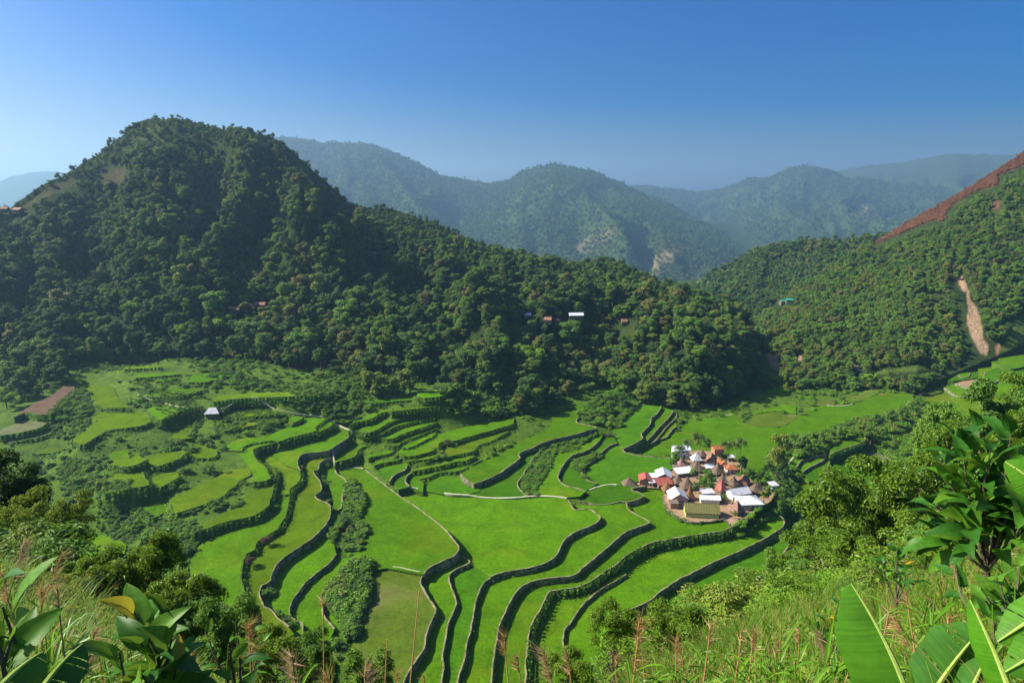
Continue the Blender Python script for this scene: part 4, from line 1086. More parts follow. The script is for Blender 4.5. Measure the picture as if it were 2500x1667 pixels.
P_b2 = loft("blue_mountain", [(1420, 470, 6656), (1500, 458, 6656), (1560, 455, 6656), (1590, 452, 6656), (1620, 460, 6656), (1660, 462, 6656), (1700, 468, 6656), (1760, 462, 6656), (1800, 445, 6630), (1830, 433, 6630), (1860, 432, 6605), (1890, 426, 6605),
             (1930, 410, 6579), (1960, 404, 6579), (1990, 406, 6554), (2030, 418, 6554), (2060, 432, 6528), (2120, 436, 6528), (2200, 448, 6502), (2300, 458, 6477), (2420, 470, 6451), (2600, 470, 6400)],
            [(1420, 665, 3800), (2000, 665, 3800), (2600, 665, 3800)], 260, 60, 1.0, 95, 12.0, 31, foot_d=True)
tb2 = np.zeros(P_b2.shape[:2] + (4,))
paint(P_b2, tb2, "S 2090,500 2130,505 2150,530 2110,535", (.3, .2, .14), 14)
loft_object("blue_mountain", P_b2, tb2)
P_b3 = loft("hazy_far_ridge", [(1800, 450, 8460), (1940, 430, 8460), (2030, 421, 8460), (2130, 402, 8460), (2200, 396, 8460), (2280, 384, 8460), (2340, 373, 8460), (2420, 379, 8460), (2480, 374, 8460), (2600, 372, 8460), (2800, 390, 8460)],
            [(1800, 600, 5000), (2800, 600, 5000)], 140, 40, 1.0, 120, 10.0, 37, foot_d=True)
loft_object("hazy_far_ridge", P_b3)
P_b4 = loft("hazy_far_ridge", [(-500, 470, 8460), (-100, 445, 8460), (0, 440, 8460), (50, 428, 8460), (85, 420, 8460), (115, 416, 8460), (160, 421, 8460), (240, 430, 8460), (400, 440, 8460)],
            [(-500, 600, 5000), (400, 600, 5000)], 140, 40, 1.0, 110, 10.0, 41, foot_d=True)
loft_object("hazy_far_ridge", P_b4)

# ------------------------------------------------------------------ the houses far up in the wood need their spot kept free of trees
def on_loft(P, px, py):
    pr = project(P[1:-2]); d = np.hypot(pr[..., 0] - px, pr[..., 1] - py)
    k = np.unravel_index(np.argmin(d + (pr[..., 2] * .002)), d.shape)
    return P[1:-2][k]
FAR_HOUSES = [   # loft, px, py, width, depth, height, yaw, roof, wall, label
    (P_left, 1407, 784, 10, 5, 3.2, .05, 'tin', 'plank', "long shed with a pale tin roof high in the wood above the valley"),
    (P_left, 1262, 776, 4.5, 4.5, 3, .3, 'rustroof', 'plank', "rust red roofed hut half hidden in the wood left of the long shed"),
    (P_left, 1287, 782, 4, 4, 3, .2, 'tin2', 'plank', "tiny bluish tin hut in the wood beside the rust red roof"),
    (P_left, 1337, 788, 4.5, 4, 3, -.3, 'rustroof', 'plank', "small rusty roofed hut among the trees just left of the long shed"),
    (P_left, 1357, 792, 5, 4, 3, .4, 'thatch', 'plank', "brown thatched hut among the trees touching the long shed"),
    (P_left, 1520, 794, 4, 3, 2.4, .0, 'rustroof', 'plank', "small dull roof in the wood right of the long shed"),
    (P_left, 574, 768, 6, 5, 3, .1, 'rustroof', 'plank', "red roofed cottage in the shade of the left mountain's lower wood"),
    (P_left, 632, 755, 7, 5, 3, .1, 'rustroof', 'plank', "dull roofed cottage deep in the left mountain's wood"),
    (P_left, 906, 628, 7, 4, 3, .0, 'rustroof', 'plank', "red edged roof high on the left mountain's right shoulder"),
    (P_left, 8, 524, 7, 5, 4, .2, 'rustroof', 'plank', "dark roofed house on the ridge at the far left edge"),
    (P_left, 45, 526, 6, 5, 3.4, -.2, 'rustroof', 'plank', "brown roofed house on the ridge, right one of two at the far left edge"),
    (P_right, 1912, 745, 7, 5, 4, .2, 'greenroof', 'plank', "green roofed house low on the wooded slope to the right"),
    (P_right, 1925, 742, 6, 5, 4, -.2, 'greenroof', 'plank', "second green roof, right neighbour of the one on the wooded slope"),
]
house_spots = np.array([on_loft(P, px, py) for P, px, py, *_ in FAR_HOUSES])

# ------------------------------------------------------------------ forests
def sample_loft(P, n, seed, avoid=None, vmax=1.0):
    g = np.random.default_rng(seed)
    Q = P[1:-2]
    nv, nu = Q.shape[:2]
    e1 = Q[1:, :-1] - Q[:-1, :-1]; e2 = Q[:-1, 1:] - Q[:-1, :-1]
    w = np.abs(e1[..., 0] * e2[..., 1] - e1[..., 1] * e2[..., 0])
    if avoid is not None: w = np.where(avoid[1:-2][:-1, :-1], w * .0, w)
    k = g.choice(w.size, n, p=(w / w.sum()).ravel())
    j, i = np.unravel_index(k, w.shape)
    a, b = g.random(n)[:, None], g.random(n)[:, None]
    return (Q[j, i] * (1 - a) + Q[j, i + 1] * a) * (1 - b) + (Q[j + 1, i] * (1 - a) + Q[j + 1, i + 1] * a) * b

def clear(pts, r=7.0):
    ok = np.ones(len(pts), bool)
    for hs in house_spots:
        d = pts[:, :2] - hs[:2]
        toward = -hs[:2] / np.linalg.norm(hs[:2])
        along = d @ toward; across = np.abs(d[:, 0] * toward[1] - d[:, 1] * toward[0])
        ok &= ~((across < r) & (along > -5) & (along < 20))
    return ok

def in_view(pts, margin=160):
    pr = project(pts)
    return (pr[:, 0] > -margin) & (pr[:, 0] < W_PX + margin) & (pr[:, 1] > -50) & (pr[:, 1] < H_PX + margin)

g = np.random.default_rng(5)
pl = sample_loft(P_left, 13500, 51, bare_l)
pr_ = sample_loft(P_right, 15000, 52, bare_r)
# the wood spills down on to the valley floor at the far left and along its foot
extra = []
ge = random.Random(17)
for sp, cnt in (("B 0,0 800,0 950,150 620,330 700,420 400,600 100,700 0,740", 130), ("B 1000,60 1500,120 1400,190 1000,150", 26), ("S 380,850 640,862 640,880 400,872", 26),
                ("S 640,880 900,900 900,935 800,925 760,905 640,895", 36), ("E 300,20 900,20 900,140 300,160", 20), ("E 1500,20 2352,20 2352,330 2150,380 1950,200 1600,120", 70), ("F 0,60 1200,60 1180,130 700,250 420,400 200,420 0,380", 60)):
    poly = np.array(P_(sp)); lo, hi = poly.min(0), poly.max(0); c = 0
    while c < cnt:
        a, b = ge.uniform(lo[0], hi[0]), ge.uniform(lo[1], hi[1])
        if in_poly(np.array([a]), np.array([b]), poly)[0]:
            extra.append(on_ground(a, b)); c += 1
pl = np.vstack((pl, np.array(extra)))
pts = np.vstack((pl, pr_))
side = np.concatenate((np.zeros(len(pl), int), np.ones(len(pr_), int)))
ok = clear(pts) & in_view(pts)
ok &= (fbm(pts[:, 0] * .035, pts[:, 1] * .035, 68) > .33) | (g.random(len(pts)) < .25)
# trees stay off the fields
gi_ = np.clip(((pts[:, 0] - X0) / ST).round().astype(int), 0, len(gx) - 1); gj_ = np.clip(((pts[:, 1] - Y0) / ST).round().astype(int), 0, len(gy) - 1)
inside_grid = (pts[:, 0] > X0) & (pts[:, 0] < X1) & (pts[:, 1] > Y0) & (pts[:, 1] < Y1)
ok &= ~(inside_grid & covered[gj_, gi_])
pts, side = pts[ok], side[ok]
dist = np.hypot(pts[:, 0], pts[:, 1])
kindn = g.choice(len(TREE_KINDS), len(pts), p=TREE_W)
kindr = g.choice(len(TREE_KINDS), len(pts), p=[.08, .28, .05, .22, .07, .08, .12, .03, .07])
kindn = np.where(side == 1, kindr, kindn)
patch = fbm(pts[:, 0] * .02, pts[:, 1] * .02, 66)
kindn = np.where((patch > .6) & (g.random(len(pts)) < .22), 4, kindn)
kindn = np.where((patch < .38) & (side == 0) & (g.random(len(pts)) < .5), 0, kindn)
hgt = np.where(side == 0, 8.4, 6.0) * (.5 + .95 * g.random(len(pts)) ** 2.0)
hgt = np.where((side == 0) & (dist < 470), hgt * 1.15, hgt)
hgt *= np.where((g.random(len(pts)) < .05) & (dist < 600), 1.5, 1.0)
top = (dist > 640) & (side == 0)
hgt = np.where(top, hgt * .6, hgt)
hgt *= np.where(np.isin(kindn, (5, 8)), .9, 1.0)
wid = .75 + .5 * g.random(len(pts))
pz = pts.copy(); pz[:, 2] -= .4
size_px = hgt * wid / dist
order = np.argsort(-size_px)
FOREST = dict(p=pz, h=hgt, w=wid, k=kindn, d=dist, side=side, order=order)
single = order[:290]
rest = order[290:]
where_words = {0: "in the left mountain's wood", 1: "in the right mountain's wood"}
made_tree = {}
def place_forest_tree(i, name="forest_tree"):
    k = int(kindn[i]); crown, trunk, _, words_ = TREE_KINDS[k]
    base = (float(pz[i, 0]), float(pz[i, 1]), float(pz[i, 2]))
    h_, w_ = float(hgt[i]), float(hgt[i] * wid[i])
    if k in made_tree:
        o = copy_tree(made_tree[k])
    else:
        o = empty(name, base); link("trunk", trunk, o); link("crown", crown, o); made_tree[k] = o
    o.location = base; o.rotation_euler = (0, 0, random.random() * 6.28); o.scale = (w_, w_, h_)
    return tag(o, words_ + " " + where_words[int(side[i])], "tree", words_ + "s " + where_words[int(side[i])])
cells = {}
_pp = project(pz)
for i in single:
    px_ = _pp[i, 0]; right = side[i] == 1
    if right: w_ = "at the right mountain's foot behind the wide field" if px_ < 2150 else "at the right mountain's foot by the river"
    else:
        w_ = ("above the ploughed field" if px_ < 250 else "above the upper left olive fields" if px_ < 450 else "above the lone hut" if px_ < 650 else "above the upper footpath" if px_ < 850 else
              "above the narrow middle strips" if px_ < 1050 else "around the middle grove" if px_ < 1250 else "above the scrub wedge" if px_ < 1480 else "on the knoll above the slanting walls" if px_ < 1680 else "on the knoll's right end")
    cells.setdefault((int(kindn[i]), w_), []).append(i)
for (k, w_), mem in cells.items():
    mem = sorted(mem, key=lambda i: -hgt[i]); words_ = TREE_KINDS[k][3]
    for n_, i in enumerate(mem):
        pre = "" if len(mem) == 1 else "tallest " if n_ == 0 else "smallest " if n_ == len(mem) - 1 else ("frontmost middling " if i == min(mem[1:-1], key=lambda q: dist[q]) else "hindmost middling " if len(mem) > 3 and i == max(mem[1:-1], key=lambda q: dist[q]) else "middling ")
        o = place_forest_tree(i)
        o["label"] = pre + words_ + " " + w_; o["group"] = words_ + "s " + w_

sc_ = np.stack((hgt * wid, hgt * wid, hgt), 1)
ro_ = np.zeros((len(pts), 3)); ro_[:, 2] = g.random(len(pts)) * 6.28; ro_[:, :2] = g.normal(size=(len(pts), 2)) * .06
scatter("forest", [t[2] for t in TREE_KINDS], pz[rest], sc_[rest], ro_[rest], kindn[rest], "dense broadleaf forest over both near mountains")

fp = sample_loft(P_right, 5200, 57, ~fern_mask)
nf = len(fp); hf = 1.0 + 2.2 * g.random(nf) ** 1.6; rf_ = np.zeros((nf, 3)); rf_[:, 2] = g.random(nf) * 6.28
scatter("dead_fern", FERN_PROTOS, fp - np.array((0, 0, .3)), np.stack((hf * 1.3, hf * 1.3, hf), 1), rf_, g.choice(3, nf), "dry reddish brown fern along the right mountain's bare ridge")
# far woods
def far_wood(name, lofts, ns, sizes, label, seed):
    P3 = np.vstack([sample_loft(P, n, seed + k) for k, (P, n) in enumerate(zip(lofts, ns))])
    szl = np.concatenate([np.full(n, k) for k, n in enumerate(ns)])
    iv = in_view(P3, 60); P3 = P3[iv]; szl = szl[iv]
    gg = np.random.default_rng(seed)
    n = len(P3); sz_ = np.array(sizes)[szl]; hh = sz_[:, 0] + (sz_[:, 1] - sz_[:, 0]) * gg.random(n) ** 1.5
    dens = fbm(P3[:, 0] * .006, P3[:, 1] * .006, seed)
    keep = gg.random(n) < np.clip((dens - .25) * 3.2, .15, 1)
    P3, hh = P3[keep], hh[keep]; n = len(P3)
    sc3 = np.stack((hh * 1.15, hh * 1.15, hh), 1); r3 = np.zeros((n, 3)); r3[:, 2] = gg.random(n) * 6.28
    P3[:, 2] -= hh * .2
    scatter(name, FAR_PROTOS, P3, sc3, r3, gg.choice(4, n, p=[.4, .25, .2, .15]), label)
far_wood("distant_forest", [P_mid, P_b1, P_b2], [9000, 36000, 20000], [(5, 10), (10, 22), (12, 26)], "far forest on the blue hazy mountains", 71)

# ------------------------------------------------------------------ scrub over the banks between the fields
n = 110000
sx = g.uniform(-330, 430, n); sy = g.uniform(95, 640, n)
i = ((sx - X0) / ST).round().astype(int); j = ((sy - Y0) / ST).round().astype(int)
near_cov = covered.copy()
okk = ~covered[j, i]
sz = base_z(sx, sy)
nzz = near_z(sx, sy)
okk &= (nzz < sz + .5)
den = fbm(sx * .05, sy * .05, 83)
okk &= g.random(n) < np.clip((den - .4) * 2.4, .05, .75)
P3 = np.stack((sx, sy, sz), 1)
okk &= in_view(P3, 60)
rv = in_poly(project(P3)[:, 0], project(P3)[:, 1], P_("H 1150,760 1500,560 1950,340 2420,280 2420,900 2050,1100 1400,1150 1250,900"))
okk &= ~(rv & (g.random(n) < .93))
P3 = P3[okk]
if len(P3) > 26000: P3 = P3[g.permutation(len(P3))[:26000]]
n = len(P3)
hh = (.5 + 1.8 * g.random(n) ** 2.6) * np.where(fbm(P3[:, 0] * .03, P3[:, 1] * .03, 84) > .5, 1.5, 1.0)
sc3 = np.stack((hh * 1.3, hh * 1.3, hh), 1); r3 = np.zeros((n, 3)); r3[:, 2] = g.random(n) * 6.28
P3[:, 2] -= .15
scatter("undergrowth", SHRUB_PROTOS, P3, sc3, r3, g.choice(6, n, p=SHRUB_W), "leafy scrub covering the banks between the paddies")
# ------------------------------------------------------------------ village
def sheet_mat(name, c1, c2, rough=0.45, metal=0.0, spec=0.4):
    m, N, L, out = new_mat(name)
    tc = N.new("ShaderNodeTexCoord")
    n = noise(N, L, 0.9, 5, 0.7, tc.outputs["Object"])
    r = ramp(N, [(0.35, c1), (0.6, c2)] + ([(0.7, (c2[0] * .75, c2[1] * .6, c2[2] * .5))] if 'tin' in name else [])); L.new(n.outputs[0], r.inputs[0])
    p = principled(N, L, out, r.outputs[0], rough, spec, metal)
    n2 = noise(N, L, 7, 3, 0.6, tc.outputs["Object"]); bump(N, L, p, n2.outputs[0], 0.2, 0.03)
    return m
M['tin'] = sheet_mat("pale_tin_sheet", G_(.5, .55, .62), G_(.72, .76, .82))
M['tin2'] = sheet_mat("grey_tin_sheet", G_(.38, .38, .42), G_(.6, .6, .64))
M['pinktin'] = sheet_mat("pink_faded_sheet", G_(.62, .4, .44), G_(.75, .6, .64))
M['redroof'] = sheet_mat("red_roof_sheet", G_(0.306, 0.050, 0.035), G_(0.408, 0.130, 0.100))
M['orangeroof'] = sheet_mat("orange_roof_sheet", G_(0.304, 0.085, 0.030), G_(0.400, 0.152, 0.060))
M['rustroof'] = sheet_mat("rusty_roof_sheet", G_(0.176, 0.085, 0.055), G_(0.320, 0.162, 0.099), .8)
M['greenroof'] = sheet_mat("green_roof_sheet", G_(.02, .22, .15), G_(.05, .35, .25))
M['thatch'] = noise_mat("brown_thatch", [(0.3, G_(0.085, 0.062, 0.042)), (0.55, G_(0.170, 0.123, 0.089)), (0.8, G_(0.255, 0.199, 0.158))], 1.6, bump_s=1.0, bump_d=.15, scale2=9, obj=True)
M['thatch2'] = noise_mat("orange_brown_thatch", [(0.3, G_(0.130, 0.068, 0.032)), (0.6, G_(0.234, 0.128, 0.063)), (0.8, G_(0.273, 0.180, 0.108))], 1.6, bump_s=1.0, bump_d=.15, scale2=9, obj=True)
M['pinkthatch'] = noise_mat("pinkish_old_roof", [(0.3, G_(0.192, 0.095, 0.080)), (0.6, G_(0.336, 0.190, 0.170)), (0.8, G_(0.384, 0.266, 0.250))], 1.6, bump_s=.7, bump_d=.1, scale2=9, obj=True)
M['mossroof'] = noise_mat("mossy_roof_sheet", [(0.3, G_(.09, .1, .035)), (0.5, G_(.17, .17, .06)), (0.68, G_(.2, .13, .07)), (0.85, G_(.24, .23, .1))], .5, bump_s=.5, bump_d=.08, scale2=5, obj=True)
M['plank'] = noise_mat("weathered_planks", [(0.3, G_(.1, .075, .055)), (0.7, G_(.26, .2, .15))], 2.5, bump_s=.5, bump_d=.04, obj=True)
M['brick'] = noise_mat("raw_brick_wall", [(0.3, G_(.3, .14, .09)), (0.7, G_(.42, .25, .18))], 2.5, bump_s=.5, bump_d=.04, obj=True)
M['white'] = noise_mat("white_wall", [(0.3, G_(.5, .49, .46)), (0.7, G_(.72, .7, .66))], 1.5, bump_s=.2, bump_d=.03, obj=True)
M['cream'] = noise_mat("cream_wall", [(0.3, G_(.5, .42, .3)), (0.7, G_(.65, .57, .42))], 1.5, bump_s=.2, bump_d=.03, obj=True)
M['pinkwall'] = noise_mat("pink_wall", [(0.3, G_(.5, .3, .32)), (0.7, G_(.62, .44, .46))], 1.5, bump_s=.2, bump_d=.03, obj=True)
M['limewall'] = noise_mat("lime_green_boards", [(0.3, G_(.42, .5, .12)), (0.7, G_(.55, .6, .2))], 1.2, bump_s=.2, bump_d=.03, obj=True)
M['glass'] = sheet_mat("dark_window_glass", G_(.03, .04, .05), G_(.05, .06, .075), .2)
M['paleglass'] = sheet_mat("pale_blue_window", G_(.35, .42, .5), G_(.45, .5, .56), .3)
M['bluewood'] = sheet_mat("blue_paint", G_(.03, .12, .4), G_(.05, .16, .5), .6)

def gz(px, py): return at_z(px, py, PLAZA_Z)
def K_(x, y): return (1500 + x / 5.2267, 1050 + y / 5.2267)

def roof_panel(mb, a, b, c, d, corr=0.0, nseg=14, th=.06, mi=0):
    """sheet from eave a-b up to ridge d-c; corr = height of the corrugation"""
    a, b, c, d = [Vector(p) for p in (a, b, c, d)]
    nrm = (b - a).cross(d - a).normalized()
    if nrm.z < 0: nrm = -nrm
    top, bot = [], []
    for k in range(nseg + 1):
        t = k / nseg
        o = nrm * (corr if k % 2 else 0)
        top.append((a.lerp(b, t) + o, d.lerp(c, t) + o))
        bot.append((a.lerp(b, t) - nrm * th, d.lerp(c, t) - nrm * th))
    V = [p for pr in top for p in pr] + [p for pr in bot for p in pr]
    F = []; o = (nseg + 1) * 2
    for k in range(nseg):
        i = 2 * k
        F.append((i, i + 2, i + 3, i + 1)); F.append((o + i, o + i + 1, o + i + 3, o + i + 2))
        F.append((i, o + i, o + i + 2, i + 2)); F.append((i + 1, i + 3, o + i + 3, o + i + 1))
    F.append((0, 1, o + 1, o)); e = 2 * nseg
    F.append((e, o + e, o + e + 1, e + 1))
    mb.add(V, F, mi)

def windows(root, w, d, h, z0, sides, mat='glass'):
    """window = frame with a pane as its own piece; door with a handle"""
    for (side, pos, ww, hh, zz, kind) in sides:
        if side == 'f': c, n, ax = Vector((pos * w / 2, -d / 2, z0 + zz)), Vector((0, -1, 0)), Vector((1, 0, 0))
        elif side == 'b': c, n, ax = Vector((pos * w / 2, d / 2, z0 + zz)), Vector((0, 1, 0)), Vector((-1, 0, 0))
        elif side == 'l': c, n, ax = Vector((-w / 2, pos * d / 2, z0 + zz)), Vector((-1, 0, 0)), Vector((0, -1, 0))
        else: c, n, ax = Vector((w / 2, pos * d / 2, z0 + zz)), Vector((1, 0, 0)), Vector((0, 1, 0))
        rz = math.atan2(ax.y, ax.x)
        mb = MB()
        if kind == 'win':
            for dx, dz, sx, sz in ((-ww / 2, 0, .09, hh + .09), (ww / 2, 0, .09, hh + .09), (0, hh / 2, ww, .09), (0, -hh / 2, ww, .09), (0, 0, .05, hh)):
                mb.box(c + n * .03 + ax * dx + Vector((0, 0, dz)), (sx, .1, sz), rz)
            fr = mb.build("window", M['white'], root)
            pb = MB(); pb.box(c + n * .012, (ww, .03, hh), rz); pb.build("pane", M[mat], fr)
        else:
            mb.box(c + n * .03, (ww, .07, hh), rz); dr = mb.build("door", M['plank'] if kind == 'door' else M['white'], root)
            hb = MB(); hb.box(c + n * .09 + ax * ww * .36, (.05, .07, .14), rz); hb.build("handle", M['tin2'], dr)

def house_root(name, kx, ky, yaw, label, cat="house", group="houses of the village", pos=None):
    p = gz(*K_(kx, ky)) if pos is None else pos
    o = empty(name, (float(p[0]), float(p[1]), float(p[2])), yaw)
    return tag(o, label, cat, group)

def thatched_hut(kx, ky, w, hroof, label, mat='thatch', hwall=1.5, yaw=.1, flare=.35, pos=None, name="thatched_hut"):
    """Ifugao hut: four posts, a plank box and a steep pyramid of thatch"""
    o = house_root(name, kx, ky, yaw, label, "hut", "pyramid roofed huts of the village", pos)
    w *= 1.15; hroof *= .88
    s = w * .36
    pb = [(x * s * .8, y * s * .8) for x, y in ((-1, -1), (1, -1), (1, 1), (-1, 1))]
    for x, y in pb:
        m = MB(); m.tube([(x, y, -.3), (x, y, hwall)], [.14, .12], 6); m.build("post", M['plank'], o)
    m = MB(); m.box((0, 0, hwall * .5 + .25), (s * 2, s * 2, hwall * .8)); m.build("wall", M['plank'], o)
    windows(o, s * 2, s * 2, hwall, 0, [('f', 0, .7, hwall * .65, hwall * .55, 'door')])
    g_ = random.Random(kx * 7 + ky)
    m = MB(); nseg, nlev = 24, 8
    V = []
    for j in range(nlev + 1):
        t = j / nlev
        r = (w / 2) * (1 - t) ** (1 + flare * (1 - t)) + .06
        for k in range(nseg):
            a = 2 * math.pi * (k + .5) / nseg
            sq = 1 / max(abs(math.cos(a)), abs(math.sin(a))); sq = 1 + (min(sq, 1.41) - 1) * (.9 - .5 * t)
            jit = 1 + (g_.random() - .5) * .07 * (1 - t)
            V.append((math.cos(a) * r * sq * jit, math.sin(a) * r * sq * jit, hwall * .85 + hroof * t - (g_.random() * .22 if j == 0 else 0)))
    F = []
    for j in range(nlev):
        for k in range(nseg):
            F.append((j * nseg + k, j * nseg + (k + 1) % nseg, (j + 1) * nseg + (k + 1) % nseg, (j + 1) * nseg + k))
    F.append(tuple(range(nseg - 1, -1, -1))); F.append(tuple(nlev * nseg + k for k in range(nseg)))
    m.add(V, F); rf = m.build("roof", M[mat], o)
    m = MB(); m.tube([(0, 0, hwall * .85 + hroof - .25), (0.03, 0, hwall * .85 + hroof + .35)], [.16, .05], 7); m.build("finial", M[mat], rf)
    return o

def pyramid_tin(kx, ky, w, hroof, label, mat, hwall=1.7, yaw=.1):
    o = house_root("tin_pyramid_hut", kx, ky, yaw, label, "hut", "pyramid roofed huts of the village")
    s = w * .38
    for x, y in ((-1, -1), (1, -1), (1, 1), (-1, 1)):
        m = MB(); m.tube([(x * s * .85, y * s * .85, -.3), (x * s * .85, y * s * .85, hwall)], [.12, .11], 6); m.build("post", M['plank'], o)
    m = MB(); m.box((0, 0, hwall * .55 + .2), (s * 2, s * 2, hwall * .8)); m.build("wall", M['plank'], o)
    windows(o, s * 2, s * 2, hwall, 0, [('f', 0, .7, 1.0, .9, 'door')])
    q = w / 2; z0, z1 = hwall * .9, hwall * .9 + hroof; e = .05
    for a, b, c, d in (((-q, -q, z0), (q, -q, z0), (e, -e, z1), (-e, -e, z1)), ((q, -q, z0), (q, q, z0), (e, e, z1), (e, -e, z1)),
                       ((q, q, z0), (-q, q, z0), (-e, e, z1), (e, e, z1)), ((-q, q, z0), (-q, -q, z0), (-e, -e, z1), (-e, e, z1))):
        m = MB(); roof_panel(m, a, b, c, d, .025, 12); m.build("roof_panel", M[mat], o)
    return o

def gable_house(kx, ky, w, d, h, rise, yaw, label, roof='tin', wall='plank', roof2=None, over=.5, wins=(), stilts=0.0, pos=None, ridge='y', name="gable_house", corr=.03, skew=0.0):
    """house with its ridge along local y (gable towards -y) or along x"""
    o = house_root(name, kx, ky, yaw, label, pos=pos)
    if ridge == 'x': W, D = d, w
    else: W, D = w, d
    m = MB()
    z0 = stilts
    hw, hd = W / 2, D / 2
    V = [(-hw, -hd, z0 - (.3 if not stilts else 0)), (hw, -hd, z0 - (.3 if not stilts else 0)), (hw, hd, z0 - (.3 if not stilts else 0)), (-hw, hd, z0 - (.3 if not stilts else 0)),
         (-hw, -hd, z0 + h), (hw, -hd, z0 + h), (hw, hd, z0 + h), (-hw, hd, z0 + h), (skew, -hd, z0 + h + rise), (skew, hd, z0 + h + rise)]
    F = [(0, 1, 5, 8, 4), (2, 3, 7, 9, 6), (1, 2, 6, 5), (3, 0, 4, 7), (3, 2, 1, 0)]
    rz = math.pi / 2 if ridge == 'x' else 0
    def R(p): return (p[0] * math.cos(rz) - p[1] * math.sin(rz), p[0] * math.sin(rz) + p[1] * math.cos(rz), p[2])
    m.add([R(p) for p in V], F); m.build("wall", M[wall], o)
    if stilts:
        for x, y in ((-1, -1), (1, -1), (1, 1), (-1, 1), (0, -1), (0, 1)):
            p = MB(); q = R((x * hw * .92, y * hd * .92, 0)); p.tube([(q[0], q[1], -.3), (q[0], q[1], z0 + .1)], [.12, .12], 6); p.build("post", M['plank'], o)
    yo = hd + over
    for sgn, mt in ((-1, roof), (1, roof2 or roof)):
        run = hw - sgn * skew * 1.0
        ex = sgn * (hw + over); ez = z0 + h - over * rise / max(run, .3)
        mb = MB()
        a, b, c, dd = (ex, -yo, ez + .08), (ex, yo, ez + .08), (skew, yo, z0 + h + rise + .08), (skew, -yo, z0 + h + rise + .08)
        roof_panel(mb, R(a), R(b), R(c), R(dd), corr, max(8, int(D * 2.2)))
        mb.build("roof_panel", M[mt], o)
    mb = MB(); mb.tube([R((skew, -yo, z0 + h + rise + .12)), R((skew, yo, z0 + h + rise + .12))], [.1, .1], 6); mb.build("ridge_cap", M[roof], o)
    windows(o, w, d, h, z0, wins)
    return o

def shed_house(kx, ky, w, d, h, tilt, yaw, label, roof='tin', wall='plank', over=.5, wins=(), pos=None, name="shed"):
    o = house_root(name, kx, ky, yaw, label, "shed", pos=pos)
    hw, hd = w / 2, d / 2
    V = [(-hw, -hd, -.3), (hw, -hd, -.3), (hw, hd, -.3), (-hw, hd, -.3), (-hw, -hd, h), (hw, -hd, h), (hw, hd, h + tilt), (-hw, hd, h + tilt)]
    m = MB(); m.add(V, [(0, 1, 5, 4), (1, 2, 6, 5), (2, 3, 7, 6), (3, 0, 4, 7), (4, 5, 6, 7), (3, 2, 1, 0)]); m.build("wall", M[wall], o)
    sl = tilt / d
    mb = MB(); roof_panel(mb, (-hw - over, -hd - over, h - over * sl + .1), (hw + over, -hd - over, h - over * sl + .1), (hw + over, hd + over, h + tilt + over * sl + .1), (-hw - over, hd + over, h + tilt + over * sl + .1), .03, max(8, int(w * 2.5)))
    mb.build("roof_panel", M[roof], o)
    windows(o, w, d, h, 0, wins)
    return o

def hip_house(kx, ky, w, d, h, rise, yaw, label, roof='tin', wall='cream', over=.6, wins=()):
    o = house_root("hip_roofed_house", kx, ky, yaw, label)
    m = MB(); m.box((0, 0, h / 2 - .15), (w, d, h + .3)); m.build("wall", M[wall], o)
    hw, hd = w / 2 + over, d / 2 + over; r = max(w - d, .6) / 2; z0, z1 = h - .05, h + rise
    for a, b, c, dd in (((-hw, -hd, z0), (hw, -hd, z0), (r, 0, z1), (-r, 0, z1)), ((hw, hd, z0), (-hw, hd, z0), (-r, 0, z1), (r, 0, z1)),
                        ((hw, -hd, z0), (hw, hd, z0), (r, .02, z1), (r, -.02, z1)), ((-hw, hd, z0), (-hw, -hd, z0), (-r, -.02, z1), (-r, .02, z1))):
        mb = MB(); roof_panel(mb, a, b, c, dd, .03, 16); mb.build("roof_panel", M[roof], o)
    windows(o, w, d, h, 0, wins)
    return o

W_ = lambda s, p, w=.9, h=.8, z=1.4: (s, p, w, h, z, 'win')
D_ = lambda s, p, w=.8, h=1.8, z=.9: (s, p, w, h, z, 'door')
thatched_hut(182, 700, 5.4, 3.4, "brown thatched hut standing alone at the left end of the village", hwall=1.0)
gable_house(392, 668, 5.2, 6.0, 2.3, 1.2, -.12, "red roofed house with a dark gable at the left end of the village", 'redroof', 'brick', wins=(D_('f', .1), W_('f', -.55), W_('l', 0)))
gable_house(622, 622, 6.0, 7.0, 2.5, 1.5, -.12, "pale tin gabled house behind the red roofs on the village's left", 'tin', 'plank', wins=(D_('f', .3), W_('f', -.3), W_('l', 0), W_('l', .5)))
shed_house(500, 640, 2.6, 3.0, 2.2, .4, .1, "small bluish shed squeezed between the red house and the pale gabled house", 'tin', 'tin2', wins=(D_('f', .2),))
shed_house(470, 705, 2.2, 2.2, 1.9, .2, .1, "tiny dark hut with a white door below the red gabled house", 'tin2', 'plank', wins=(('f', .0, .7, 1.5, .75, 'wdoor'),))
shed_house(628, 712, 6.4, 3.2, 1.6, 1.3, .28, "low shed under a bright red sloping sheet roof", 'redroof', 'plank', wins=(D_('f', .6, .8, 1.4, .7),))
shed_house(880, 572, 7.6, 3.6, 1.9, .9, .30, "long grey shed with a pale sloping roof beneath the twin palms", 'tin', 'plank', wins=(W_('f', -.5), W_('f', .3), D_('f', 0)))
gable_house(842, 335, 7.5, 5.0, 4.4, 1.2, .1, "tall whitish two storey house at the back left of the village", 'tin', 'white', ridge='x', wins=(W_('f', -.5, 1, .9, 3.2), W_('f', .1, 1, .9, 3.2), W_('f', .6, 1, .9, 3.2), W_('f', -.4), D_('f', .3)))
pyramid_tin(1040, 405, 4.9, 3.2, "hut with a gleaming white pyramid roof behind the tall palm", 'tin')
thatched_hut(1118, 345, 3.9, 3.2, "thatched hut behind the white pyramid roof")
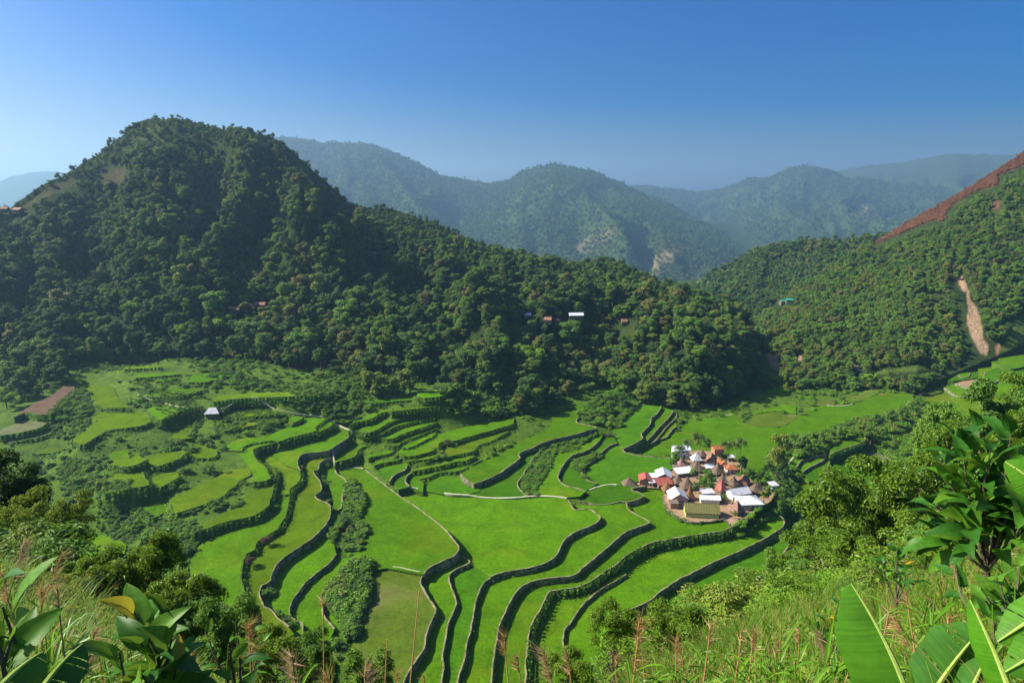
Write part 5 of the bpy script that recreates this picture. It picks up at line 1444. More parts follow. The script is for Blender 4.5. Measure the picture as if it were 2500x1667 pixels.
gable_house(1232, 425, 4.0, 5.0, 2.6, 1.8, -.35, "steep rust roofed house at the back of the village", 'rustroof', 'plank', wins=(W_('f', 0),))
gable_house(1312, 310, 4.8, 4.2, 3.8, 1.0, .15, "orange roofed two storey house with a balcony at the very back", 'orangeroof', 'brick', ridge='x', wins=(W_('f', -.5, .9, .8, 3.0), W_('f', .4, .9, .8, 3.0), D_('f', 0)))
thatched_hut(1045, 520, 5.6, 4.6, "large thatched hut in front of the white pyramid roof", hwall=1.4)
shed_house(1212, 510, 3.6, 3.0, 1.9, .25, .1, "small cream box house with a flat white roof mid village", 'tin', 'cream', wins=(D_('f', .4), W_('f', -.4)))
thatched_hut(1312, 555, 5.4, 4.6, "large thatched hut left of the bright red roofs", hwall=1.4, yaw=.3)
hip_house(1482, 530, 4.6, 4.4, 2.2, 1.5, .05, "square house with a bright red hipped roof under the palms", 'orangeroof', 'white', wins=(D_('f', 0), W_('f', .6)))
gable_house(1368, 470, 3.2, 3.8, 2.4, 1.2, .2, "small orange roofed house touching the bright red hipped roof", 'orangeroof', 'brick', wins=(W_('f', 0),))
shed_house(1480, 385, 2.6, 2.4, 2.0, .2, 0, "tiny grey roofed shed behind the red hipped house", 'tin2', 'plank', wins=(D_('f', 0),))
thatched_hut(808, 690, 4.4, 4.0, "slim thatched hut between the red shed and the grey shed")
thatched_hut(925, 738, 5.6, 4.8, "large thatched hut just behind the pink house", hwall=1.4)
thatched_hut(672, 785, 4.2, 3.8, "tan thatched hut tucked behind the pink house on its left", 'thatch2')
gable_house(800, 905, 6.6, 7.0, 2.9, 2.0, .02, "pink house with one pink and one bluish white roof slope", 'pinktin', 'pinkwall', 'tin', wins=(W_('f', -.4), W_('f', .35), D_('f', 0)), skew=-.2)
shed_house(752, 985, 3.0, 2.2, 2.4, .3, .05, "raw wooden outhouse in front of the pink house", 'plank', 'pinkthatch', wins=(D_('f', .3),))
gable_house(1105, 1075, 12.8, 5.6, 2.3, 2.4, -.10, "long mossy roofed hall with lime green boarded walls", 'mossroof', 'limewall', ridge='x', over=.45,
            wins=tuple(W_('f', -.9 + .2 * k, .95, .65, 1.65) for k in range(10)), name="long_hall", corr=.05)
thatched_hut(960, 880, 3.4, 6.2, "narrow orange brown spire roofed hut behind the long hall", 'thatch2', hwall=1.6, flare=.9)
gable_house(1212, 920, 7.6, 3.0, 2.2, .9, -.08, "low white roofed house right behind the long hall", 'tin', 'white', ridge='x', wins=(W_('b', 0),))
shed_house(1180, 832, 4.4, 3.0, 1.8, .4, .1, "dark shed covered with a bluish tarpaulin behind the long hall", 'tin2', 'plank', wins=(D_('f', 0, .8, 1.5, .75),))
thatched_hut(1378, 680, 4.0, 3.8, "thatched hut at the foot of the leaning palm mid village")
pyramid_tin(1358, 795, 3.8, 4.4, "hut with a steep red metal pyramid roof", 'redroof', yaw=.5)
thatched_hut(1348, 890, 3.6, 3.4, "low brown thatched hut in front of the red metal pyramid")
thatched_hut(1518, 715, 4.4, 4.0, "thatched hut between the red pyramid and the grey roofed house", yaw=.4)
gable_house(1640, 690, 4.4, 4.4, 1.9, 1.9, -.5, "brown ridged hut near the trees at the village's right", 'rustroof', 'brick', wins=(D_('f', 0, .8, 1.5, .75),))
thatched_hut(1795, 800, 5.0, 3.8, "thatched hut at the right end behind the white hipped house")
gable_house(1575, 850, 8.4, 5.0, 2.6, 1.5, .30, "grey white gabled house adjoining the white hipped house", 'tin2', 'white', ridge='x', wins=(W_('f', -.5), W_('f', .5), D_('f', 0)))
hip_house(1708, 965, 8.6, 7.4, 2.6, 1.9, .08, "big house with a gleaming white hipped roof at the village's front right", 'tin', 'cream', wins=(W_('f', -.5), W_('f', .5), D_('f', 0)))
pyramid_tin(1560, 1065, 4.8, 4.4, "hut with a faded pinkish pyramid roof in front of the white hipped house", 'pinkthatch', yaw=.55)
shed_house(2020, 770, 2.8, 2.6, 3.0, .4, .3, "little grey lookout shed at the right edge of the village", 'tin2', 'tin2', wins=(D_('f', 0),))
thatched_hut(852, 470, 4.4, 3.4, "reddish thatched hut under the twin palms", 'pinkthatch')
shed_house(792, 505, 3.0, 2.4, 1.6, .2, 0, "low dark shed beside the reddish thatched hut", 'plank', 'plank', wins=(D_('f', 0, .8, 1.3, .65),))
# stone edging of the village platform, wash line, posts
def edging():
    pts = catmull([at_z(x, y, PLAZA_Z)[:2] for x, y in P_("K 620,850 640,945 695,1025 800,1112 950,1165 1100,1172 1280,1155 1400,1145 1520,1232")], .55)
    root = empty("platform_edging", (float(pts[0][0]), float(pts[0][1]), PLAZA_Z))
    tag(root, "row of rough grey edging stones along the front of the village yard", "edging")
    st = MB(); gg = random.Random(3)
    for k in range(40):
        pass
    base = []
    for q in range(4):
        m = MB(); V = []
        for dz in (-.5, .5):
            for k in range(6):
                a = k * math.pi / 3; r = .5 * (.7 + .5 * gg.random()); V.append((math.cos(a) * r, math.sin(a) * r, dz * (.8 + .3 * gg.random())))
        m.add(V, [tuple(range(5, -1, -1)), tuple(range(6, 12))] + [(k, (k + 1) % 6, 6 + (k + 1) % 6, 6 + k) for k in range(6)])
        base.append(mesh_np("stone", m.v, m.f, [M['wall']]))
    for k, p in enumerate(pts):
        o = link("stone", base[k % 4], root, (p[0] - pts[0][0] + gg.uniform(-.15, .15), p[1] - pts[0][1] + gg.uniform(-.15, .15), gg.uniform(-.25, .1)), (0, 0, gg.uniform(0, 6)), (gg.uniform(.5, .8), gg.uniform(.4, .6), gg.uniform(.5, .9)))
edging()

# ------------------------------------------------------------------ palms and trees of the village
def palm_frond():
    m = MB(); n = 9
    for k in range(n):
        pass
    spine = []
    for k in range(n + 1):
        t = k / n
        spine.append(Vector((t * 1.0 * (1 - .12 * t), 0, .35 * math.sin(t * 2.2) - .42 * t * t * t)))
    for k in range(n):
        a, b = spine[k], spine[k + 1]
        ln = .3 * math.sin(math.pi * (.12 + .85 * (k + .5) / n)) + .03
        for s in (-1, 1):
            for q in (0, .5):
                p = a.lerp(b, q)
                tip = p + Vector((.12, s * ln, -.13 - ln * .35))
                m.add([p, p + (b - a) * .42, tip], [(0, 1, 2)] if s > 0 else [(0, 2, 1)])
    m.tube(spine, [.016 - .0013 * k for k in range(n + 1)], 4)
    return mesh_np("frond", m.v, m.f, [M['palm']])
FROND = palm_frond()
def palm(kb, kt, fl, label, lean=0):
    b = gz(*K_(*kb)); dd = math.hypot(b[0], b[1])
    # height: the crown stands on the sight line above the base
    t = at_d(*K_(*kt), dd)
    o = empty("palm_tree", tuple(b)); tag(o, label, "palm tree", "slender palms of the village")
    T = Vector(t - b)
    m = MB(); pts = []
    for k in range(9):
        q = k / 8; pts.append(Vector((T.x * q ** 1.5, T.y * q ** 1.5, -.3 + (T.z + .3) * q)))
    m.tube(pts, [.2, .17, .15, .145, .14, .135, .13, .125, .12], 8); m.build("trunk", M['palebark'], o, True)
    gg = random.Random(kb[0])
    cr = empty("crown", (T.x, T.y, T.z)); cr.parent = o
    for k in range(22):
        a = k * 2.4 + gg.random() * .4; el = gg.uniform(-.55, .75)
        f_ = link("frond", FROND, cr, (0, 0, 0), (gg.uniform(-.3, .3), -el, a), fl * gg.uniform(1.1, 1.5))
    return o
palm((850, 480), (835, 230), 2.6, "shorter left palm of the pair over the grey shed")
palm((915, 470), (932, 165), 2.4, "right palm of the pair over the grey shed")
palm((1080, 700), (1065, 105), 3.1, "tallest palm, rising in front of the white pyramid roof")
palm((1405, 575), (1425, 190), 2.9, "palm behind the leaning palm, its crown left of the red hipped roof")
palm((1430, 700), (1408, 340), 2.5, "lower yellowish crowned palm before the red hipped roof")
palm((1552, 395), (1550, 195), 2.3, "left palm of the pair behind the red hipped roof")
palm((1592, 395), (1618, 145), 2.9, "right palm of the pair behind the red hipped roof")

def place_tree(px_, py_, zg, h_, w_, kind, label, group=None, pos=None, name="tree"):
    zg = zg if abs(zg - PLAZA_Z) < .01 else zc(zg)
    crown, trunk, _, _w = TREE_KINDS[kind]
    b = at_z(px_, py_, zg) if pos is None else pos
    o = empty(name, tuple(float(c) for c in b), random.random() * 6.28); o.scale = (w_, w_, h_)
    link("trunk", trunk, o); link("crown", crown, o)
    return tag(o, label, "tree", group)
place_tree(*K_(1180, 745), PLAZA_Z, 8.5, 7.5, 1, "round green tree in the middle of the village")
place_tree(*K_(1170, 290), -6, 7.5, 6.5, 0, "dark round tree behind the village beside the tall palm")
place_tree(*K_(1615, 580), PLAZA_Z, 9, 7.5, 0, "dark leafy tree right of the red hipped roof")
place_tree(*K_(1000, 610), PLAZA_Z, 4.5, 4, 1, "small tree beside the large thatched hut and the pale shed")
place_tree(*K_(1035, 800), PLAZA_Z, 5, 4, 1, "small tree leaning over the tarpaulin shed")
place_tree(*K_(770, 420), -4, 6, 5, 1, "bushy tree before the tall whitish house")
place_tree(*K_(1720, 640), PLAZA_Z, 6, 5, 1, "bushy tree between the red roofs and the ravine edge")
place_tree(*K_(1840, 690), PLAZA_Z, 7, 5, 8, "tree just left of the tall ravine tree")
place_tree(*K_(1905, 930), PLAZA_Z, 7, 5.5, 3, "olive tree beside the white hipped house at the ravine edge")
place_tree(*K_(2050, 690), -6, 23, 15, 3, "tallest tree at the ravine edge, pale trunk with a wispy grey green crown", pos=None)
place_tree(*K_(2110, 800), -8, 14, 9, 0, "dark tree in the ravine beside the lookout shed")
place_tree(*K_(2120, 1050), -12, 12, 9, 0, "shaded tree in the ravine under the village edge")
place_tree(*K_(1960, 900), -5, 7, 5, 1, "leafy tree under the lookout shed")
place_tree(*K_(2150, 1180), -16, 10, 8, 1, "tree by the bright end wall of the terraces")
place_tree(*K_(725, 470), -4, 4, 4, 1, "low bush tree beside the low dark shed")
place_tree(*K_(1400, 930), PLAZA_Z, 4.2, 3, 1, "slim little tree right of the long hall")
place_tree(*K_(1540, 1130), PLAZA_Z, 3.6, 2.6, 3, "spindly sapling in front of the pinkish pyramid roof")
# trees along the bank behind the village and round the knoll
for k, (spec, zg, h_, w_, kd, lab) in enumerate([
    ("G 880,760", -9, 8, 7, 8, "tree on the bank right of the tall ravine tree"), ("G 1000,740", -10, 7, 7, 1, "second tree along the overgrown bank from the ravine tree"),
    ("G 1200,700", -10, 6, 6, 3, "low olive tree on the overgrown bank"), ("G 1420,660", -11, 7, 7, 1, "green tree mid way along the overgrown bank"),
    ("G 1640,640", -12, 9, 9, 3, "broad tree over the upper ravine paddies"), ("G 1760,720", -14, 11, 10, 3, "large tree on the bank right of the upper ravine paddies"),
    ("G 1850,600", -12, 11, 9, 0, "dark tree on the bank end at the river"), ("G 2010,560", -12, 12, 10, 0, "dark tree near the end of the wide field"),
    ("G 2130,500", -12, 12, 10, 1, "green tree at the far end of the wide field"), ("G 2240,430", -12, 12, 10, 8, "last tree of the row at the far end of the wide field"),
    ("G 2000,830", -16, 8, 7, 5, "flat topped tree in the green hollow by the river"), ("G 1900,700", -15, 9, 8, 0, "shaded tree in the hollow behind the bank trees"),
    ("G 950,390", -9, 4, 5, 1, "small tree at the end of the grey pond field"), ("G 1430,245", -9, 5, 6, 1, "round bush tree on the back edge of the wide field"),
    ("E 1600,330", 8, 13, 10, 1, "tall tree of the grove above the broad middle strip"), ("E 1420,300", 10, 11, 9, 3, "olive tree of the grove above the broad middle strip"),
    ("E 1750,300", 7, 12, 9, 0, "dark tree of the grove above the broad middle strip"), ("E 1500,180", 16, 12, 8, 7, "yellowish tree at the top of the middle grove"),
    ("E 1300,460", 8, 6, 7, 1, "low tree at the left end of the middle grove"), ("E 100,380", 14, 9, 10, 3, "olive thicket tree beside the footpath bend"),
    ("E 200,300", 16, 9, 9, 8, "second thicket tree beside the footpath bend"), ("F 950,480", -1, 5, 6, 1, "low tree on the wedge of scrub in the middle fields"),
    ("F 1100,420", -1, 6, 6, 1, "tree in the middle of the scrub wedge"), ("F 1250,330", -1, 7, 7, 0, "tree at the top of the scrub wedge"), ("F 1150,530", -2, 4.5, 5, 8, "small tree at the right foot of the scrub wedge"),
    ("R 2010,690", 12, 5, 5, 1, "small tree on the high wall below the footpath"), ("R 1340,330", 27, 7, 6, 3, "olive tree among the upper strips at the wood's foot"),
    ("R 1090,260", 29, 8, 7, 3, "tree on the uppermost strip at the wood's foot"), ("R 700,400", 24, 7, 7, 1, "bushy tree by the upper left olive field")]):
    q = P_(spec)[0]
    place_tree(q[0], q[1], zg, h_, w_, kd, lab)

# ------------------------------------------------------------------ the lone hut, and houses up in the woods
q = P_("A 570,168")[0]
ph = on_ground(q[0], q[1], 20)
o = house_root("lone_hut", 0, 0, .15, "lone hut with white and orange roof slopes on the left terraces", "hut", "outlying houses", pos=ph)
m = MB(); m.box((0, 0, .8), (5.6, 4.2, 2.2)); m.build("wall", M['plank'], o)
for x, y in ((-1, -1), (1, -1), (1, 1), (-1, 1)):
    m = MB(); m.tube([(x * 2.7, y * 2.0, -1.2), (x * 2.7, y * 2.0, 1.0)], [.12, .12], 6); m.build("post", M['plank'], o)
hw, hd, r = 3.5, 2.9, 1.6
for nm, a, b, c, dd, mt in (("front", (-hw, -hd, 1.8), (hw, -hd, 1.8), (r, 0, 4.1), (-r, 0, 4.1), 'tin2'), ("back", (hw, hd, 1.8), (-hw, hd, 1.8), (-r, 0, 4.1), (r, 0, 4.1), 'tin'),
                        ("left", (-hw, hd, 1.8), (-hw, -hd, 1.8), (-r, 0, 4.1), (-r, .02, 4.1), 'tin'), ("right", (hw, -hd, 1.8), (hw, hd, 1.8), (r, .02, 4.1), (r, 0, 4.1), 'orangeroof')):
    m = MB(); roof_panel(m, a, b, c, dd, .03, 14); m.build("roof_panel", M[mt], o)
windows(o, 5.6, 4.2, 2.2, 0, (D_('f', 0, .8, 1.5, .9),))
for (P, px_, py_, w_, d_, h_, yaw, rf, wl_, lab), sp in zip(FAR_HOUSES, house_spots):
    gable_house(0, 0, w_, d_, h_, 1.4, yaw, lab, rf, wl_, ridge='x', pos=sp + np.array((0, 0, .6 if w_ < 9 else 2.0)), stilts=.0, wins=(W_('f', -.4), D_('f', .2)), name="hillside_house")["group"] = "houses scattered in the woods"

# ------------------------------------------------------------------ heaps and thickets on the fields
def heap(spec, z, r, h_, mat, label, cat="heap", n=900, name="brush_heap"):
    q = P_(spec)[0]; p = at_z(q[0], q[1], zc(z))
    gg = np.random.default_rng(int(abs(p[0] * 10)))
    cs = np.column_stack((gg.normal(size=8) * r * .35, gg.normal(size=8) * r * .35, np.abs(gg.normal(size=8)) * h_ * .35 + .2)); rr = np.full(8, r * .42)
    v, qd = leaves_on_clumps(cs, rr, n, .5, .09 if mat in ('deadbush',) else .3, 5, flat=h_ / r)
    v[:, 2] = np.maximum(v[:, 2], .02)
    o = link(name, mesh_np(name, v, qd, [M[mat]]), None, tuple(p))
    return tag(o, label, cat)
heap("T 170,410", 14, 2.6, 2.2, 'deadbush', "upper of two brown dead bushes on the wall of the widest left paddy", "dead bush", 1600)
heap("T 45,580", 14, 2.4, 2.0, 'deadbush', "lower of two brown dead bushes on the wall of the widest left paddy", "dead bush", 1600)
heap("A 2180,1185", 4.5, 1.4, 1.2, 'dry', "pinkish pale stick heap on the bush island", "heap", 700)
heap("G 1905,165", -9, 2.0, 1.1, 'dry', "golden straw heap at the far end of the wide field", "straw heap", 900)
heap("G 1445,215", -9, 1.5, 1.4, 'dry', "pale straw stack beside the round bush on the wide field", "straw heap", 700)
heap("E 1290,665", 9.5, 3.0, 1.2, 'deadbush', "brown dry patch of weeds on the broad middle strip's wall", "dead bush", 900)
heap("F 1120,680", -2, 3.4, 2.0, 'deadbush', "brown dead thicket in the fields below the scrub wedge", "dead bush", 1500)

def thicket(spec, z, n, hmin, hmax, label, seed, mats=SHRUB_W):
    poly = np.array([at_z(x, y, zc(z))[:2] for x, y in P_(spec)])
    gg = np.random.default_rng(seed)
    lo, hi = poly.min(0), poly.max(0)
    pts = gg.uniform(lo, hi, (n * 4, 2)); pts = pts[in_poly(pts[:, 0], pts[:, 1], poly)][:n]
    zz = ground_fast(pts[:, 0], pts[:, 1]); n = len(pts)
    hh = gg.uniform(hmin, hmax, n) * (.6 + .8 * fbm(pts[:, 0] * .2, pts[:, 1] * .2, seed))
    sc3 = np.stack((hh * 1.25, hh * 1.25, hh), 1); r3 = np.zeros((n, 3)); r3[:, 2] = gg.random(n) * 6.28
    return scatter("thicket", SHRUB_PROTOS, np.column_stack((pts, zz - .2)), sc3, r3, gg.choice(6, n, p=mats), label)
thicket("D 2230,460 2340,420 2352,700 2300,900 2200,1080 2200,1280 2110,1300 2080,1080 1990,980 1900,900 1870,820 2000,660 2150,530", 4.2, 420, 1.6, 3.4, "tangled green thicket between the left terraces and the brown paddy", 1)
thicket("A 2090,950 2180,930 2240,1040 2290,1120 2280,1230 2240,1330 2160,1400 2060,1250 2060,1080", 5, 150, 1.5, 3.2, "bush island with the pinkish heap", 2)
thicket("A 2050,1330 2180,1330 2330,1480 2300,1560 D 2300,180 2240,300 2160,290 1950,280 1900,180 2000,60", 5, 260, 1.0, 2.6, "thicket below the bush island", 3)
thicket("F 380,815 450,790 520,830 460,930 430,1060 360,1160 310,1280 290,1370 200,1360 130,1300 100,1200 150,1120 200,1040 280,910", .0, 420, .8, 1.7, "leafy island strip between the middle paddies", 4)
thicket("F 700,960 830,930 1000,880 1030,910 920,960 860,1020 830,1100 880,1190 980,1210 860,1190 760,1120 690,1030", -2.2, 170, .8, 2.0, "curled thicket left of the village", 5)
thicket("F 750,520 870,380 940,340 1060,280 1230,200 1340,200 1440,250 1450,310 1330,420 1230,520 1160,570 1000,560", -.5, 380, 1.6, 3.6, "wedge of scrub among the middle paddies", 6)
thicket("F 430,780 640,750 860,700 1000,640 1040,660 870,740 760,830 560,870 480,830", -.2, 170, .8, 1.6, "low scrub along the top of the middle paddies", 7)
thicket("G 880,690 1110,645 1400,545 1560,480 1800,420 2050,370 2240,300 2300,420 2100,560 1900,620 1700,590 1450,640 1280,730 1100,790 950,820", -10, 900, 1.5, 3.8, "scrub on the long bank below the wide field", 8)
thicket("G 1900,640 2100,580 2300,520 2352,560 2352,900 2200,940 2080,900 1960,760", -15, 700, 1.0, 3.0, "bright green scrub in the hollow by the river", 9, np.array([.35, .05, .25, .05, .28, .02]))
thicket("G 560,1000 780,1000 850,1150 860,1300 960,1400 1100,1500 1000,1560 700,1400 520,1300 500,1230 640,1150", -12, 620, 2.0, 4.5, "dark trees and scrub filling the ravine beside the village", 10, np.array([.2, .3, .1, .05, .05, .3]))
thicket("B 830,420 960,470 1060,640 1060,780 1000,900 860,1010 700,980 600,900 560,830 760,640 880,540", 34, 468, 0.62, 1.73, "dark scrub between the brown fields and the olive fields", 11)
thicket("C 300,200 700,200 860,260 700,330 680,450 560,560 400,640 300,560 200,400 200,280", 22, 558, 0.44, 1.34, "lush scrub slope on the far left terraces", 12)
thicket("C 660,560 1050,560 1050,690 1230,760 1180,960 1000,1000 820,960 640,850", 14, 504, 0.35, 1.25, "scrub above the lone lower left paddy", 13)
thicket("C 1240,800 1700,860 1720,1000 1850,1000 1700,1260 1700,1430 1480,1180 1340,960 1220,1000", 14, 468, 0.44, 1.34, "scrub beside the stream left of the widest paddy", 14)
thicket("R 860,440 1240,540 1300,600 1240,690 1100,640 900,560", 27, 378, 0.44, 1.34, "scrub slope left of the lone hut", 15)
thicket("A 740,210 1150,210 1400,250 1420,290 1250,330 1000,340 800,440 600,480 580,330", 20, 504, 0.35, 1.15, "scrub bank below the oval olive field", 16)
thicket("R 560,240 800,250 880,330 860,400 620,360", 28, 378, 0.53, 1.54, "scrub under the wood at the upper left", 17)
thicket("R 1520,440 2100,440 2300,530 2060,560 1800,500 1560,500", 25, 468, 0.53, 1.63, "hedge of scrub along the upper footpath", 18)

thicket("E 1180,200 1500,60 1900,40 2100,300 2000,400 1650,440 1300,500 1180,430", 7, 420, 2.0, 5.0, "shaded grove between the dark wood and the middle paddies", 19, np.array([.15, .35, .1, .1, .0, .3]))
thicket("E 0,180 260,180 300,400 200,470 60,500 0,420", 14, 120, 1.28, 2.88, "olive thicket above the footpath bend", 20)
thicket("R 1180,230 1480,150 1700,230 1620,420 1320,430 1240,380", 28, 360, 0.80, 2.40, "dark scrub among the little strips at the wood's foot", 21)
thicket("R 2080,300 2300,250 2352,480 2240,560 2060,500", 22, 260, 0.96, 2.56, "scrub at the right end of the upper strips", 22)

thicket("K 640,920 700,1015 800,1100 950,1150 1100,1160 1100,1190 940,1190 780,1130 670,1040 620,940", -3.9, 60, .5, 1.1, "low weeds along the stone edging in front of the village", 23)
thicket("K 1540,1215 1620,1200 1720,1130 1830,1010 2010,890 2080,930 1950,1040 1800,1120 1680,1230 1560,1260", -4, 190, 1.0, 2.8, "leafy bank under the village's right side", 24)
thicket("K 1520,560 1700,530 1900,600 1960,700 1850,680 1700,590 1600,600", -3.8, 60, 1.0, 2.6, "garden scrub at the back right of the village", 25)
thicket("K 700,430 760,300 900,400 960,470 880,480 760,500", -3.8, 40, .8, 2.0, "garden scrub round the tall whitish house", 26)
thicket("K 1090,600 1290,560 1290,700 1180,760 1090,720", -3.8, 30, .8, 2.2, "scrub under the round village tree", 27)
# ------------------------------------------------------------------ foreground hillside: trees, shrubs, banana plants, reeds, grass
def slant(px, py, r):
    d = ray(px, py); return np.array((0, 0, CAM_Z)) + d / np.linalg.norm(d) * r
def foot_of(p):
    return np.array((p[0], p[1], float(near_z(p[0], p[1]))))

def near_tree_kind(seed, mat, n, ll, lw, shape='round', ncl=22, rk=.8):
    cs, rs = crown_clumps(seed, shape, ncl)
    v, q = leaves_on_clumps(cs, rs * rk, n, ll, lw, seed, shell=.25, upbias=.5)
    tb = trunk_mb(seed, cs, r=.016, bend=.06)
    gg = np.random.default_rng(seed)
    for c in cs: tb.tube([(0, 0, .35 + .3 * gg.random()), c * .6 + np.array((0, 0, .2)), c], [.008, .006, .002], 4, cap=False)
    return mesh_np("crown", v, q, [M[mat]]), mesh_np("trunk", tb.v, tb.f, [M['bark']])
NT = [near_tree_kind(501, 'leaf_near', 9500, .036, .013, ncl=34, rk=.62), near_tree_kind(502, 'leaf_near', 9500, .04, .014, ncl=30, rk=.62), near_tree_kind(503, 'leaf_mid', 8500, .04, .015, ncl=30, rk=.62),
      near_tree_kind(504, 'leaf_yellow', 7500, .04, .018, 'shrub', 30, .48), near_tree_kind(505, 'leaf_near', 7500, .05, .019, 'shrub', 30, .5), near_tree_kind(506, 'leaf_dark', 8000, .045, .018),
      near_tree_kind(507, 'leaf_olive', 7500, .045, .014, 'shrub', 30, .5)]
def near_tree(px, py, rad, r, kind, label, name="hillside_tree", cat="tree", group=None, squash=1.0):
    c = slant(px, py, r); R_ = rad / F_PX * r * 1.02
    f = foot_of(c); shr = kind in (3, 4, 6)
    top = c[2] + R_ * squash
    f[2] = min(f[2], top - 1.2 * R_) - .1
    w_ = R_ / (.40 if not shr else .5)
    hc = min((top - f[2]) / (.97 if not shr else .85), w_ * 1.25)
    z0 = top - f[2] - hc * (.97 if not shr else .85)
    o = empty(name, tuple(f), random.random() * 6.28)
    link("trunk", NT[kind][1], o, (0, 0, 0), None, (w_ * .8, w_ * .8, (top - f[2]) * .98))
    link("crown", NT[kind][0], o, (0, 0, z0), None, (w_, w_, hc))
    return tag(o, label, cat, group)
for a in [(2040, 1275, 105, 56, 0, "feathery tree nearest the ravine paddies on the right slope"), (2150, 1240, 105, 60, 1, "feathery tree in the middle of the right slope's row"),
          (2235, 1215, 95, 63, 0, "feathery tree touching the broad leaved shrub on the right slope"), (1985, 1385, 85, 50, 1, "bushy tree just right of the terraces' bright end wall"),
          (2085, 1410, 85, 47, 0, "feathery tree with a bare pale limb on the right slope"), (1960, 1470, 75, 43, 2, "darker tree low on the right slope beside the banana leaf"),
          (2235, 1345, 80, 50, 0, "feathery tree behind the broad leaved shrub's lower twigs"), (2330, 1140, 85, 78, 1, "tree behind the broad leaved shrub, further up the right slope"),
          (2440, 1040, 85, 90, 2, "dark green tree at the right edge above the broad leaved shrub"), (2500, 1120, 80, 80, 0, "feathery tree cut by the right edge of the picture"),
          (1905, 1400, 50, 62, 2, "small tree under the terraces' bright end wall"), (2290, 1060, 60, 96, 2, "small tree on the rim of the right slope by the river hollow"),
          (2480, 980, 60, 120, 1, "tree highest up the right slope at the picture's edge"), (20, 1200, 75, 36, 5, "dark tree at the left edge above the plumed reeds")]:
    near_tree(*a)
for a in [(1850, 1505, 80, 34, 6, "golden olive bush in front of the terraces' bright end wall"), (1770, 1480, 40, 38, 6, "smaller olive bush at the paddies' lower right"),
          (2120, 1500, 90, 30, 4, "bright green bush behind the large banana leaf"), (2320, 1440, 90, 26, 4, "bright green bush under the broad leaved shrub"),
          (2420, 1400, 80, 22, 6, "dry olive bush in the shade under the broad leaved shrub"), (115, 1285, 78, 31, 3, "yellow green bush at the left beside the dark tree"),
          (190, 1440, 60, 24, 4, "green bush between the yellow green bush and the bright bush"),
          (330, 1400, 90, 25, 4, "bright green leafy bush under the lone lower left paddy"), (400, 1360, 45, 27, 4, "top sprig bush nearest the lone lower left paddy"), (445, 1480, 80, 22, 4, "bright green bush right of the leafy bush at the lower left"),
          (560, 1545, 80, 19, 2, "dark leaved bush at the lower left near the widest paddy"), (660, 1600, 70, 18, 4, "bush with light leaves where the slope meets the widest paddy"),
          (770, 1630, 70, 24, 2, "dark bush at the frame bottom below the green thicket"), (900, 1660, 70, 22, 2, "dark bush at the frame bottom below the brownish paddy"),
          (1500, 1520, 60, 20, 4, "thin pale green bush before the lowest terraces"), (1640, 1530, 70, 22, 4, "sparse bush with white twigs before the lowest terraces"), (1390, 1640, 60, 17, 4, "leafy bush at the frame bottom centre"),
          (1720, 1600, 70, 20, 4, "green bush among the reeds at the lower right")]:
    near_tree(*a, name="bush", cat="bush")

# --- broad leaves
def ovate(seed, L_=1.0, Wd=.52, curl=.25, cup=.12, nl=9):
    gg = random.Random(seed); m = MB(); rows = []
    for k in range(nl + 1):
        t = k / nl
        w = Wd * .5 * (math.sin(math.pi * min(1, t ** .8)) ** .75) * (1 - .25 * t) if 0 < t < 1 else 0.004
        x = .12 + t * L_; z = .18 * math.sin(t * 1.9) - curl * t * t
        pl = .005 if k % 2 else -.005
        rows.append([Vector((x - w * .25, -w, z + cup * w * 2 + pl)), Vector((x - w * .1, -w * .5, z + cup * w * .8 + pl)), Vector((x, 0, z - .015)), Vector((x - w * .1, w * .5, z + cup * w * .8 + pl)), Vector((x - w * .25, w, z + cup * w * 2 + pl))])
    V = [p for r in rows for p in r]
    F = [(k * 5 + c, k * 5 + c + 1, (k + 1) * 5 + c + 1, (k + 1) * 5 + c) for k in range(nl) for c in range(4)]
    m.add(V, F)
    m.tube([(0, 0, 0), (.12, 0, .02)] + [r[2] - Vector((0, 0, .004)) for r in rows[1:-1:2]], [.012, .011, .009, .008, .006, .005][:2 + len(rows[1:-1:2])], 4)
    return mesh_np("leaf", m.v, m.f, [M['leaf_big']], None, True)
OV = [ovate(1), ovate(2, curl=.45, cup=.2), ovate(3, curl=.1, cup=.05), ovate(4, Wd=.6, curl=.6, cup=.15)]
OVG = ovate(9, Wd=.45); OVG.materials[0] = M['leaf_gold']

def leaf_at(parent, p, d, size, gg, mesh=None, droop=.25):
    """a leaf at p (in the plant's own frame) pointing along d"""
    d = Vector(d).normalized(); d.z -= droop * gg.random(); d.normalize()
    up = Vector((gg.gauss(0, .45), gg.gauss(0, .45), 1)); y = up.cross(d)
    if y.length < .01: y = Vector((0, 1, 0))
    y.normalize(); z = d.cross(y)
    mat = Matrix((d, y, z)).transposed().to_4x4(); mat.translation = Vector(p)
    o = link("leaf", mesh or gg.choice(OV), parent)
    o.matrix_basis = mat @ Matrix.Scale(size, 4)
    return o

